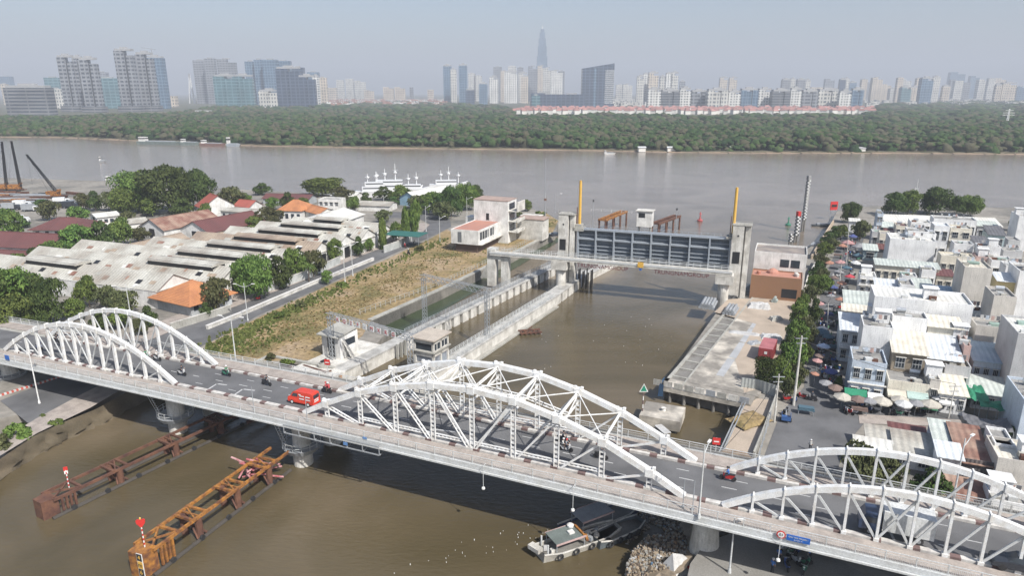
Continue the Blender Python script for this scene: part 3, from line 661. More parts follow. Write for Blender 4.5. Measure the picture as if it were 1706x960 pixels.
# drop lamps under the edge
for s, lab in ((14.2, "small lamp hanging on a rod under the bridge, left one"), (25.0, "small lamp hanging on a rod under the bridge, middle of the centre span"), (46.0, "small lamp hanging under the right side span edge")):
    t = thing("hanging_lamp", lab, "lamp", BW(s, -1.3, 6.0), BROT, "lamps hung below the near bridge edge")
    b = MB(); b.cyl((0, 0, .1), (0, 0, 2.9), .035, .035, 6); b.beam((0, 0, 2.9), (0, .7, 2.9), .05, .05); b.build("rod", W2, t)
    b = MB(); b.lathe((0, 0, 0), [(-.1, .12), (0, .22), (.18, .18), (.22, .05)], 10); b.build("lamp_head", W, t)
# street lamps on the bridge edge
def lamp_post(name, label, loc, h, rot=0, arms=2, reach=1.7, group="lamp posts along the roads", m=W2, dz=.9):
    t = thing(name, label, "lamp post", loc, rot, group)
    b = MB(); b.cyl((0, 0, 0), (0, 0, h), .11, .06, 8); b.cyl((0, 0, 0), (0, 0, .5), .2, .16, 8); b.build("pole", m, t)
    for a in range(arms):
        sg = 1 if a == 0 else -1; b = MB(); pts_ = [Vector((sg * reach * u, 0, h - dz + .75 * u ** 1.5 * dz)) for u in (0, .3, .65, 1)]
        b.tube(pts_, .045, 6); am = b.build("arm", m, t)
        b = MB(); b.box((sg * (reach + .25), 0, h - dz + .78 * dz), (.7, .26, .12)); b.build("lamp_head", W, am)
    return t
lamp_post("lamp_post", "tall white lamp post at the pier right of the centre arches", BW(38.2, -.9, 8.4), 8.2, BROT + R(80), 1, 1.2)
lamp_post("lamp_post", "white lamp post on the right arch span before the shop roofs", BW(62.5, 13.3, 8.0), 7.5, BROT + R(60), 1, 1.6)
lamp_post("lamp_post", "white twin lamp post left of the red van, beyond the bridge rail", BW(-36.8, 13.1, 8.2), 7.8, BROT + R(10), 2)
lamp_post("lamp_post", "white twin lamp post behind the left arch crown", BW(-63, 15.5, 2.5), 15.0, BROT + R(30), 2, 1.8)
# thin utility posts clipped to the near railing
for s, lab in ((-21.0, "thin grey post on the near railing left of the red van"), (-12.0, "thin grey post on the near railing below the red van"), (36.4, "thin grey post at the right foot of the centre arch"), (37.4, "second thin grey post at the right foot of the centre arch")):
    t = MB(); t.cyl((0, 0, 0), (0, 0, 3.4), .05, .04, 6); t.box((0, 0, .1), (.3, .3, .2))
    o = t.build("railing_post", GREY); o.location = BW(s, .3, zd(s) + .16); tag(o, lab, "post", "thin posts on the near walkway")
# signs on the bridge
def text_obj(txt, size, m, parent, loc, rot, extrude=.01, name="lettering", align='CENTER'):
    c = bpy.data.curves.new(name, 'FONT'); c.body = txt; c.size = size; c.align_x = align; c.align_y = 'CENTER'; c.extrude = extrude
    tmp = bpy.data.objects.new(name, c); COL.objects.link(tmp); bpy.context.view_layer.update()
    me = bpy.data.meshes.new_from_object(tmp.evaluated_get(bpy.context.evaluated_depsgraph_get())); bpy.data.objects.remove(tmp)
    me.materials.clear(); me.materials.append(m); o = bpy.data.objects.new(name, me); COL.objects.link(o); o.location = loc; o.rotation_euler = rot
    if parent: o.parent = parent
    return o
BLUES = mat("sign_blue", (0.02, 0.12, 0.45), rough=.4, dirt=.1)
t = thing("road_sign", "blue oblong sign with a round red-rimmed speed disc on the right span railing", "sign", BW(46.6, -.95, 8.3), BROT)
b = MB(); b.bx(-.1, 2.0, -.04, .04, .0, .62); pl = b.build("sign_plate", BLUES, t)
text_obj("CAU TAN THUAN 1", .2, W, pl, (.95, -.05, .42), (R(90), 0, 0)); text_obj("L = 241 m", .18, W, pl, (.95, -.05, .17), (R(90), 0, 0))
b = MB(); b.cyl((-.6, -.03, .4), (-.6, .03, .4), .42, .42, 20); ds = b.build("speed_disc", RED, t)
b = MB(); b.cyl((-.6, -.04, .4), (-.6, -.032, .4), .31, .31, 20); b.build("disc_face", W, ds); text_obj("50", .34, mat("sign_black", (.02, .02, .02)), ds, (-.6, -.05, .4), (R(90), 0, 0))
t = thing("navigation_plate", "small blue square plate on the railing of the left span", "sign", BW(-71.5, -.9, 8.1), BROT); b = MB(); b.bx(-.5, .5, -.04, .04, 0, .75); b.build("sign_plate", BLUES, t)
for s, lab in ((-2.3, "tiny blue plate on the railing at the start of the centre span"), (-5.0, "tiny pale blue plate on the inspection frame")):
    t = thing("navigation_plate", lab, "sign", BW(s, -1.15 if s < -4 else -.75, 7.3 if s < -4 else 8.4), BROT); b = MB(); b.bx(-.3, .3, -.03, .03, 0, .4); b.build("sign_plate", mat("sign_pale_blue", (.12, .25, .5), dirt=.1), t)
for px, py, s, o, lab in ((1195, 728, 38.0, 13.6, "red no-entry style sign beside the tall lamp post"), (522, 630, -20.5, 15.5, "red square sign on a thin pole beyond the bridge left of the lock mouth")):
    t = thing("red_sign", lab, "sign", BW(s, o, 7.0), BROT + .2); b = MB(); b.cyl((0, 0, -4), (0, 0, 3.2), .05, .05, 6); b.build("pole", W2, t)
    b = MB(); b.bx(-.45, .45, -.08, -.02, 2.3, 3.2); b.build("sign_plate", RED, t); b = MB(); b.bx(-.3, .3, -.1, -.085, 2.65, 2.8); b.build("sign_bar", W, t)
# ---------------- trees ----------------
LEAF = leafmat("broad_leaf_green", (0.026, 0.056, 0.011), (0.145, 0.200, 0.045))
LEAFD = leafmat("dark_evergreen_leaf", (0.018, 0.038, 0.010), (0.080, 0.118, 0.030))
LEAFO = leafmat("olive_dry_leaf", (0.035, 0.045, 0.018), (0.12, 0.125, 0.05))
BARK = mat("bark", (0.13, 0.10, 0.075), rough=.95, dirt=.5)
def crown_me(name, seed, nl, per, leaf, m, spread=0.62, zlo=.13, tall=False):
    r = np.random.RandomState(seed); V = []; hue = []
    for k in range(nl):
        th = r.uniform(0, 2 * np.pi); u = r.uniform(-.8, 1); q = math.sqrt(max(0, 1 - u * u))
        rad = spread * r.uniform(.55, 1.16)
        if tall: c = np.array([math.cos(th) * .45 * r.rand(), math.sin(th) * .45 * r.rand(), zlo + (1 - zlo) * r.uniform(.08, .92)]); lr = .5
        else: c = np.array([math.cos(th) * q * rad, math.sin(th) * q * rad, zlo + (1 - zlo) * (.42 + .40 * u)]); lr = r.uniform(.19, .40)
        n = int(per * (lr / .33) ** 2)
        d = r.normal(size=(n, 3)); d /= np.linalg.norm(d, axis=1)[:, None]; d[:, 2] = np.abs(d[:, 2]) * np.where(r.rand(n) < .8, 1, -1)
        rr = lr * (r.uniform(.72, 1.08, n))
        p = c + d * rr[:, None] * np.array([1, 1, (1 - zlo) * .62])
        nrm = d + r.normal(scale=.55, size=(n, 3)); nrm /= np.linalg.norm(nrm, axis=1)[:, None]
        a = np.cross(nrm, r.normal(size=(n, 3))); a /= np.linalg.norm(a, axis=1)[:, None]; b = np.cross(nrm, a)
        s = leaf * r.uniform(.6, 1.4, n)[:, None]; a = a * s; b = b * s * .7
        zz = np.array([1, 1, 1.0])
        V.append(np.stack([p - a, p + b, p + a, p - b], 1).reshape(-1, 3))
    V = np.concatenate(V); V = V[: len(V) // 4 * 4]; nq = len(V) // 4
    me = bpy.data.meshes.new(name); me.vertices.add(len(V)); me.vertices.foreach_set("co", V.ravel().astype(np.float32))
    me.loops.add(nq * 4); me.loops.foreach_set("vertex_index", np.arange(nq * 4, dtype=np.int32))
    me.polygons.add(nq); me.polygons.foreach_set("loop_start", np.arange(0, nq * 4, 4, dtype=np.int32))
    me.materials.append(m); me.update(calc_edges=True); return me
def trunk_me(name, seed, r0=.05):
    r = random.Random(seed); b = MB(); b.cyl((0, 0, 0), (.02, .01, .42), r0, r0 * .6, 7)
    for k in range(6):
        a = k * 1.05 + r.uniform(-.3, .3); b.cyl((.01, .01, .30 + .02 * k), (math.cos(a) * .5, math.sin(a) * .5, .55 + .05 * (k % 3)), r0 * .45, r0 * .12, 5)
    return b.mesh(name, BARK)
BIG = [crown_me("big_crown", 20 + k, 40, 210, .034, [LEAFD, LEAF][k % 2]) for k in range(3)]
MID = [crown_me("crown", 40 + k, 26, 110, .055, [LEAF, LEAFD, LEAF, LEAFO][k % 4]) for k in range(5)]
COLM = [crown_me("column_crown", 60 + k, 16, 90, .09, LEAF, zlo=.12, tall=True) for k in range(2)]
TRK = [trunk_me("trunk", 70 + k) for k in range(3)]
BUSHM = [crown_me("bush_crown", 80 + k, 12, 70, .10, [LEAF, LEAFO][k % 2], zlo=.0) for k in range(3)]
NT = [0]
def tree(loc, h, r, label, group=None, kind=None, name="tree", cm=None, cat="tree"):
    NT[0] += 1; i = NT[0]; t = thing(name, label, cat, loc, rnd.uniform(0, 6.28), group); t.scale = (r, r, h)
    me = cm or (BIG[i % 3] if (kind == "big") else COLM[i % 2] if kind == "column" else BUSHM[i % 3] if kind == "bush" else MID[i % 4] if kind != "olive" else MID[3])
    c = bpy.data.objects.new("crown", me); COL.objects.link(c); c.parent = t
    if kind != "bush":
        k = bpy.data.objects.new("trunk", TRK[i % 3]); COL.objects.link(k); k.parent = t
        k.scale = (min(1, 3.2 / r), min(1, 3.2 / r), 1) if kind != "big" else (.55, .55, 1)
    return t
def tree_px(bx, by, yt, rp, label, group=None, kind=None, z=G, **kw):
    p = P(bx, by, z); h = HT(yt, p.y) - z; sc = (p.y * CT + (CAMH - z) * ST) / FPX
    return tree((p.x, p.y, z), h * 1.05, rp * sc, label, group, kind, **kw)
def palm(bx, by, yt, label):
    p = P(bx, by, G); h = HT(yt, p.y) - G; t = thing("palm_tree", label, "palm tree", p)
    b = MB(); b.cyl((0, 0, 0), (.2, 0, h * .82), .18, .12, 7); b.build("trunk", BARK, t)
    b = MB(); r = random.Random(int(bx))
    for k in range(22):
        a = k * 2.4; el = r.uniform(.0, .9); L = h * .42; prev = Vector((.2, 0, h * .82)); w0 = .28
        for s in range(1, 6):
            u = s / 5; q = Vector((.2 + math.cos(a) * L * u * math.cos(el * .6), math.sin(a) * L * u * math.cos(el * .6), h * .82 + L * (el * u * .8 - .75 * u * u)))
            sd = Vector((-math.sin(a), math.cos(a), 0)) * w0 * (1.25 - u); b.add([prev - sd, prev + sd, q + sd * .8, q - sd * .8], [(0, 1, 2, 3)]); prev = q
    b.build("crown", LEAF, t)
GL = "trees around the left bank warehouses"
for a in (((232, 352, 284, 44), "broad bright green crown at the left end of the big tree group", "big"), ((283, 356, 275, 52), "highest crown in the middle of the big tree group", "big"), ((332, 350, 285, 34), "dark crown at the right end of the big tree group", "big"),
          ((214, 358, 310, 30), "low crown hugging the left foot of the big tree group", "big"), ((160, 352, 320, 15), "small tree left of the big tree group", None), ((140, 350, 322, 14), "small pale tree farthest left of the big tree group", "olive"), ((182, 352, 320, 15), "small grey-green tree touching the big tree group", "olive"),
          ((386, 352, 312, 26), "olive tree in front of the red roof gable", "olive"), ((437, 325, 306, 19), "small flat-topped tree near the river behind the roofs", None), ((537, 326, 295, 42), "broad umbrella-shaped tree by the river", "big"), ((570, 335, 312, 22), "dark tree right below the umbrella-shaped tree", None),
          ((18, 400, 352, 30), "tree at the far left edge above the maroon roofs", None), ((70, 345, 333, 18), "scrubby tree beside the dock yard", None), ((130, 372, 345, 20), "tree between the hipped maroon roof and the dock", None), ((85, 368, 335, 20), "tree left of the hipped maroon roof ridge", None),
          ((132, 425, 378, 30), "left tree of the thicket before the tan roofs", None), ((170, 420, 372, 32), "middle tree of the thicket before the tan roofs", None), ((205, 412, 365, 30), "right tree of the thicket before the tan roofs", None), ((232, 405, 380, 20), "small tree at the right end of the thicket", None),
          ((90, 438, 404, 24), "low tree below the maroon roofs at left", None), ((60, 445, 415, 26), "bushy tree above the big dark trees at left", None),
          ((25, 550, 440, 58), "biggest dark tree behind the left arch", "big"), ((78, 548, 458, 42), "dark tree touching the twin lamp behind the left arch", "big"), ((-10, 560, 450, 66), "dark tree cut by the left picture edge", "big"), ((20, 565, 490, 50), "low dark tree against the left bridge railing", "big"),
          ((150, 512, 462, 26), "small tree before the long pale roof, left one", None), ((180, 515, 478, 22), "small tree before the long pale roof, middle one", None), ((212, 530, 486, 30), "yellowish tree left of the orange-roofed house", "olive"), ((250, 545, 512, 18), "shrubby tree below the orange-roofed house", None),
          ((366, 520, 464, 27), "tree leaning over the right end of the orange roof", "olive"), ((432, 498, 424, 36), "dark round tree beside the roadside wall", "big"), ((404, 490, 438, 22), "dark tree left of the round roadside tree", None), ((468, 482, 430, 26), "tree right of the round roadside tree", None),
          ((492, 466, 416, 24), "street tree before the first white gable", None), ((523, 462, 418, 22), "second street tree before the white gables", None), ((560, 440, 400, 15), "dark street tree between two gables", None), ((598, 428, 396, 14), "street tree before the third gable", None),
          ((616, 420, 398, 11), "small street tree near the road bend", None), ((450, 382, 346, 26), "tree in the yard among the grey roofs", None), ((425, 388, 362, 20), "smaller tree in the yard among the grey roofs", None), ((640, 334, 312, 20), "tree before the white ships, left one", None),
          ((668, 338, 310, 22), "tree before the white ships, right one", None), ((700, 348, 326, 24), "tree left of the road bend", None), ((722, 356, 322, 27), "bright tree above the road bend", None), ((752, 362, 312, 26), "tree touching the control building", "big"), ((778, 350, 304, 24), "tall tree behind the control building", "big"),
          ((740, 366, 336, 22), "low tree at the outer side of the road bend", None), ((875, 352, 334, 15), "single tree on the grass point by the river", None), ((610, 345, 322, 14), "small tree at the shed by the ships", None), ((590, 352, 328, 14), "tree behind the white curved roof", None),
          ((640, 372, 350, 16), "tree at the fenced green court, left one", None), ((660, 402, 372, 12), "tree at the fenced green court, front one", None), ((480, 350, 322, 16), "tree behind the orange hipped roof", None), ((345, 372, 340, 14), "small tree right of the big group", None)):
    tree_px(*a[0], a[1], GL, a[2])
for a, lab in (((638, 416, 372, 9), "tall columnar tree left at the white wall by the road"), ((690, 392, 342, 12), "tall columnar tree right inside the road bend"), ((676, 396, 352, 9), "slimmer columnar tree inside the road bend")):
    tree_px(*a, lab, GL, "column")
palm(515, 470, 436, "palm with drooping fronds before the roadside wall"); palm(432, 470, 424, "palm rising behind the round roadside tree")

# ---------------- left bank: grass field, road, walls ----------------
def grassmat():
    m, n, l, b = _nodes("dry_and_green_grass"); ge = n.new("ShaderNodeNewGeometry"); v = ge.outputs["Position"]
    n1 = _noise(n, l, 0.10, 6, v, dist=.5); n2 = _noise(n, l, 1.3, 5, v); n3 = _noise(n, l, .06, 3, v)
    c = _ramp(n, l, n1.outputs["Fac"], [(0.26, (0.09, 0.10, 0.035)), (0.38, (0.18, 0.15, 0.06)), (0.5, (0.29, 0.21, 0.10)), (0.66, (0.36, 0.27, 0.175)), (.76, (.15, .14, .05))])
    g = _ramp(n, l, n2.outputs["Fac"], [(0.3, (0.6,) * 3), (0.7, (1.25,) * 3)])
    l.new(_mix(n, l, 1.0, c.outputs[0], g.outputs[0], 'MULTIPLY'), b.inputs["Base Color"]); b.inputs["Roughness"].default_value = 1
    bp = n.new("ShaderNodeBump"); bp.inputs["Strength"].default_value = .8; bp.inputs["Distance"].default_value = .4; l.new(n2.outputs["Fac"], bp.inputs["Height"]); l.new(bp.outputs[0], b.inputs["Normal"]); return m
GRASS = grassmat()
gp = pp([(352, 602), (345, 575), (430, 530), (540, 479), (640, 434), (715, 399), (745, 382), (760, 392), (830, 380), (905, 352), (930, 368), (920, 389), (806, 448), (733, 484), (617, 535), (604, 560), (560, 585), (535, 600), (440, 602)])
m_ = MB(); m_.prism(gp, G - .3, G + .06); tag(m_.build("grass_field", GRASS), kind="structure")
# tufts and weeds
def tufts(name, label, boxes, n, h0, h1, m, seed=3):
    r = random.Random(seed); b = MB()
    for _ in range(n):
        q = r.choices(boxes, weights=[x[5] for x in boxes])[0]; u = r.random(); a, c = Vector(q[0]), Vector(q[1]); p = a.lerp(c, u)
        p = p + Vector((r.gauss(0, q[2]), r.gauss(0, q[2]), 0)); hh = r.uniform(h0, h1) * q[3]
        for k in range(4):
            t = r.uniform(0, 3.14); w_ = r.uniform(.12, .4) * (.5 + hh); dx, dy = math.cos(t) * w_, math.sin(t) * w_; lx, ly = r.gauss(0, .25) * hh, r.gauss(0, .25) * hh
            b.add([(p.x - dx, p.y - dy, q[4]), (p.x + dx, p.y + dy, q[4]), (p.x + dx * .4 + lx, p.y + dy * .4 + ly, q[4] + hh * r.uniform(.6, 1)), (p.x - dx * .5 + lx, p.y - dy * .5 + ly, q[4] + hh)], [(0, 1, 2, 3)])
    return tag(b.build(name, m), label, kind="stuff")
GRL = leafmat("weed_green", (0.055, 0.075, 0.02), (0.17, 0.18, 0.055)); GRD = leafmat("weed_straw", (0.14, 0.12, 0.05), (0.30, 0.24, 0.11))
def PX(x, y, z=G): return tuple(P(x, y, z))
tufts("roadside_weeds", "lush green weeds along the road edge of the grass field", [(PX(350, 590), PX(440, 540), 2.2, 1, G, 2), (PX(440, 540), PX(560, 483), 1.6, .9, G, 2), (PX(560, 483), PX(740, 400), 1.4, .9, G, 1.5), (PX(380, 590), PX(470, 560), 2, .7, G, .6), (PX(800, 400), PX(915, 372), 2.5, .7, G, .6)], 1700, .2, .8, GRL)
tufts("dry_grass", "straw-coloured dry grass tufts on the field", [(PX(400, 585), PX(600, 490), 3.5, .6, G, 1), (PX(600, 490), PX(800, 400), 3.5, .6, G, 1), (PX(450, 590), PX(700, 455), 2.5, .5, G, 1)], 2600, .12, .6, GRD, 5)
tufts("field_weeds", "scattered green weeds among the dry grass", [(PX(370, 590), PX(560, 520), 3, .8, G, 1), (PX(560, 510), PX(830, 405), 4, .8, G, 1), (PX(700, 440), PX(800, 410), 3, 1, G, .6)], 420, .15, .5, GRL, 6)
for px, py, r_, h_, lab in ((500, 512, 12, 10, "bush in the grass beside the road, lower one"), (465, 530, 12, 10, "bush by the road railing near the white post"), (570, 478, 12, 8, "bush at the road side in the middle of the field"), (700, 418, 10, 8, "bush near the control building road side"),
                  (790, 400, 12, 10, "dark bush beside the brown base of the control building"), (880, 386, 13, 12, "round bush right of the control building"), (862, 362, 14, 8, "low shrub beyond the control building"), (900, 360, 12, 8, "low shrub at the tip of the point")):
    tree_px(px, py, py - h_, r_, lab, "bushes on the grass field", "bush", name="bush", cat="bush")
# road: asphalt ribbon along two edge curves
re_far = [(-420, 980), (-150, 790), (0, 668), (140, 612), (290, 550), (400, 508), (500, 470), (600, 427), (660, 404), (705, 386), (716, 374), (700, 365), (640, 362)]
re_near = [(-420, 1200), (-150, 930), (60, 716), (230, 628), (350, 570), (430, 526), (540, 476), (640, 430), (715, 396), (752, 378), (750, 366), (720, 356), (640, 352)]
def ribbon(name, A, B, z, m, kind="structure", parent=None, sub=4):
    a = [P(x, y, z) for x, y in A]; b_ = [P(x, y, z) for x, y in B]
    b = MB(); v = []; n = len(a)
    for k in range(n): v += [a[k], b_[k]]
    b.add(v, [(2 * k, 2 * k + 1, 2 * k + 3, 2 * k + 2) for k in range(n - 1)]); o = b.build(name, m, parent)
    return tag(o, kind=kind) if kind else o
re_far = re_far[2:]; re_near = re_near[2:]
ribbon("riverside_road", re_far, re_near, G + .075, ASPH)
sw = [(x - (34 if y < 400 else 46 if y > 560 else 40) * (.5 if y < 440 else 1), y - 8 * (.5 if y < 440 else 1)) for x, y in re_far[1:9]]
ribbon("roadside_pavement", sw, re_far[1:9], G + .16, PAVE)
# concrete median barrier along the far side of the road
def wall_run(name, label, pts, h, th, m, cat, z=G, group=None, top=None):
    t = thing(name, label, cat, pts[0], 0, group); b = MB(); o = Vector(pts[0])
    for a, c in zip(pts, pts[1:]): b.beam(Vector(a) - o + Vector((0, 0, h / 2)), Vector(c) - o + Vector((0, 0, h / 2)), th, h)
    b.build("wall_panel", m, t)
    if top:
        b = MB()
        for a, c in zip(pts, pts[1:]): b.beam(Vector(a) - o + Vector((0, 0, h + .06)), Vector(c) - o + Vector((0, 0, h + .06)), th + .12, .12)
        b.build("coping", top, t)
    return t
wall_run("road_barrier", "low pale concrete barrier along the middle of the riverside road", [PX(345, 549, G + .08), PX(400, 527, G + .08), PX(520, 475, G + .08), PX(622, 434, G + .08)], .75, .55, CONCL, "barrier", top=mat("barrier_cap", (.7, .68, .65), dirt=.2))
wall_run("perimeter_wall", "weathered grey-white perimeter wall between the road trees and the pavement", [PX(445, 487), PX(470, 480), PX(520, 462), PX(567, 440)], 2.2, .25, mat("stained_white_wall", (.55, .56, .54), (.28, .3, .28), streak=True), "wall", top=CONCL)
wall_run("perimeter_wall", "stretch of white wall near the road bend", [PX(640, 422), PX(665, 413), PX(686, 402)], 2.2, .25, mat("stained_white_wall", (.5, .5, .5)), "wall", top=CONCL)
wall_run("garden_wall", "low garden wall with white posts before the orange-roofed house", [PX(285, 552), PX(330, 538), PX(385, 520)], 1.6, .22, CONC, "wall", top=CONCL)
wall_run("bridge_ramp_wall", "pale ramp wall left of the far lane at the left edge", [PX(-60, 520, 3), PX(0, 538, 3), PX(60, 556, 3)], 1.4, .3, CONCL, "wall")
# red-white kerb and pavement under the left span
b = MB(); k0, k1 = P(-10, 662, G + .16), P(120, 622, G + .16)
t = thing("striped_kerb", "red and white striped kerb of the road passing under the left span", "kerb", k0); n = 34
for k in range(n):
    a = k0.lerp(k1, k / n) - k0; c = k0.lerp(k1, (k + 1) / n) - k0; b.beam(a, c, .35, .3, k % 2)
b.build("kerb_stone", [WHITEP, mat("kerb_red", (.5, .1, .07))], t)
ribbon("riverside_walk", [(-150, 840), (0, 735), (60, 698), (140, 655), (220, 615)], [(-150, 880), (0, 760), (62, 722), (150, 680), (235, 630)], G + .12, PAVE)
# mud bank
b = MB(); bk = [(-160, 900), (0, 765), (60, 725), (110, 702), (160, 682), (235, 640), (330, 625)]; wt = [(-160, 980), (0, 800), (75, 756), (128, 728), (178, 706), (250, 668), (350, 640)]
v = []; r = random.Random(4); N_ = 40
def interp(L, u):
    x = u * (len(L) - 1); i = min(int(x), len(L) - 2); f = x - i; return (L[i][0] + (L[i + 1][0] - L[i][0]) * f, L[i][1] + (L[i + 1][1] - L[i][1]) * f)
for k in range(N_ + 1):
    a = P(*interp(bk, k / N_), G + .06); c = P(*interp(wt, k / N_), -.15)
    for j in range(6):
        u = j / 5; q = a.lerp(c, u); v.append((q.x + r.uniform(-.5, .5) * (j > 0), q.y + r.uniform(-.5, .5) * (j > 0), q.z - .5 * math.sin(u * math.pi) + r.uniform(-.12, .12) * (0 < j)))
b.add(v, [(6 * k + j, 6 * k + j + 1, 6 * k + j + 7, 6 * k + j + 6) for k in range(N_) for j in range(5)])
tag(b.build("mud_bank", SOIL, smooth=True), kind="structure")
for px, py, r_, lab in ((30, 735, 26, "biggest bush on the muddy bank at bottom left"), (8, 750, 20, "bush cut by the left edge on the muddy bank"), (95, 712, 12, "small bush on the muddy bank"), (70, 700, 9, "smallest bush beside the riverside walk")):
    tree_px(px, py, py - r_ * 1.1, r_, lab, "bushes on the muddy bank", "bush", z=2.0, name="bush", cat="bush")
lamp_post("lamp_post", "white lamp post standing on the riverside walk in front of the left arch", P(66, 673, G), 9.3, BROT, 1, .5, m=W)
lamp_post("lamp_post", "white twin lamp post at the garden wall right of the orange roof", P(413, 535, G), 8.5, BROT + .4, 2)
for px, py, yt, lab in ((575, 470, 408, "single lamp post by the road before the first gable"), (588, 460, 404, "second lamp post close beside it by the road"), (710, 386, 343, "lamp post inside the road bend"), (733, 404, 360, "lamp post on the grass side of the road bend"), (778, 362, 328, "lamp post behind the control building"), (640, 348, 326, "lamp post before the sheds by the ships")):
    p = P(px, py, G); lamp_post("lamp_post", lab, p, HT(yt, p.y) - G, rnd.uniform(0, 1), 2 if yt > 400 else 1)
# ---------------- left bank buildings ----------------
WALLW = mat("whitewashed_wall", (0.80, 0.79, 0.76), (0.42, 0.41, 0.38), scale=.4, dirt=.4, streak=True)
WALLB = mat("bluish_wall", (0.45, 0.48, 0.50), (0.30, 0.31, 0.31), scale=.4, dirt=.4, streak=True)
RF_PALE = mat("pale_fibre_cement_roof", (0.49, 0.48, 0.43), (0.30, 0.27, 0.23), scale=.18, fine=2.5, dirt=.6, wave=("X", .9))
RF_TAN = mat("tan_fibre_cement_roof", (0.36, 0.29, 0.22), (0.25, 0.19, 0.15), scale=.2, fine=2, dirt=.6, wave=("X", .9))
RF_MAR = mat("maroon_sheet_roof", (0.155, 0.060, 0.055), (0.12, 0.06, 0.055), rough=.55, scale=.15, dirt=.35, wave=("X", .8))
RF_RUST = mat("rusty_sheet_roof", (0.20, 0.095, 0.07), (0.36, 0.25, 0.19), scale=.3, fine=2, dirt=.7, wave=("X", .8))
RF_ORA = mat("orange_clay_tiles", (0.50, 0.215, 0.09), (0.36, 0.15, 0.075), scale=.5, fine=5, dirt=.45, wave=("X", .35))
RF_WHT = mat("white_sheet_roof", (0.66, 0.66, 0.62), (0.48, 0.45, 0.40), scale=.2, dirt=.4, wave=("X", .9))
RF_RED = mat("red_sheet_roof", (0.36, 0.10, 0.075), (0.26, 0.09, 0.07), scale=.3, dirt=.4, wave=("X", .8))
def house_frame(A, B, zr):
    """frame whose local x runs along the ridge between two photo points at height zr"""
    a, b_ = P(*A, zr), P(*B, zr); d = b_ - a; return a, d.length, math.atan2(d.y, d.x)
def gable_house(label, A, B, Wd, eave, ridge, wm, rm, name="warehouse", monitor=None, group=None, off=0.0, over=.5, door=True, cat="warehouse", hip=0.0, z0=G, wins=0):
    a, L, rot = house_frame(A, B, ridge); t = thing(name, label, cat, (a.x, a.y, z0), rot, group); e, h = eave - z0, ridge - z0; y = Wd / 2
    b = MB(); b.bx(0, L, -y, y, 0, e)
    if not hip:
        for x0 in (0, L - .2): b.add([(x0, -y, e), (x0, y, e), (x0, 0, h - .12), (x0 + .2, -y, e), (x0 + .2, y, e), (x0 + .2, 0, h - .12)], [(0, 1, 2), (5, 4, 3), (0, 2, 5, 3), (1, 4, 5, 2)])
    b.build("wall", wm, t)
    b = MB(); o = over; s = (h - e) / y; th = .12
    x0, x1 = -o, L + o; r0, r1 = (x0 + hip, x1 - hip) if hip else (x0, x1); ye = y + o; ze = e - s * o
    b.add([(x0, -ye, ze), (x1, -ye, ze), (r1, 0, h), (r0, 0, h), (x0, ye, ze), (x1, ye, ze), (x0, -ye, ze - th), (x1, -ye, ze - th), (x1, ye, ze - th), (x0, ye, ze - th)],
          [(0, 1, 2, 3), (5, 4, 3, 2), (0, 6, 7, 1), (4, 5, 8, 9)] + ([(4, 0, 3), (1, 5, 2), (6, 0, 4, 9), (1, 7, 8, 5)] if hip else []) + [(6, 9, 8, 7)] if hip else
          [(0, 1, 2, 3), (5, 4, 3, 2), (0, 6, 7, 1), (4, 5, 8, 9)])
    rf = b.build("roof", rm, t)
    b = MB(); b.beam((r0, 0, h + .03), (r1, 0, h + .03), .35, .12); b.build("ridge_cap", rm, rf)
    if monitor:
        m0, m1 = monitor; b = MB(); wy = min(Wd * .26, 2.2); zb = h - s * wy - .1
        for yy in (-wy, wy): b.bx(m0 + .2, m1 - .2, yy - .05, yy + .05, zb, h + .45)
        b.build("vent_louvre", DARK, rf)
        b = MB(); q = wy + .55; b.add([(m0, -q, h + .55), (m1, -q, h + .55), (m1, 0, h + 1.15), (m0, 0, h + 1.15), (m0, q, h + .55), (m1, q, h + .55), (m0, -q, h + .42), (m1, -q, h + .42)], [(0, 1, 2, 3), (5, 4, 3, 2), (0, 6, 7, 1)]); b.build("vent_roof", rm, rf)
    if door:
        b = MB(); b.bx(-.06, .1, -1.4, 1.4, 0, min(3.2, e - .3)); b.build("door", DARK, t)
    for k in range(wins):
        x = L * (k + .5) / wins; b = MB(); b.bx(x - .6, x + .6, -y - .05, -y + .1, e * .35, e * .72); b.build("window", GLASS, t)
    return t
U = Vector((.352, .936, 0)); V_ = Vector((-.936, .352, 0))
rp = random.Random(44)
WG = "long warehouses with raised ridge vents along the road"
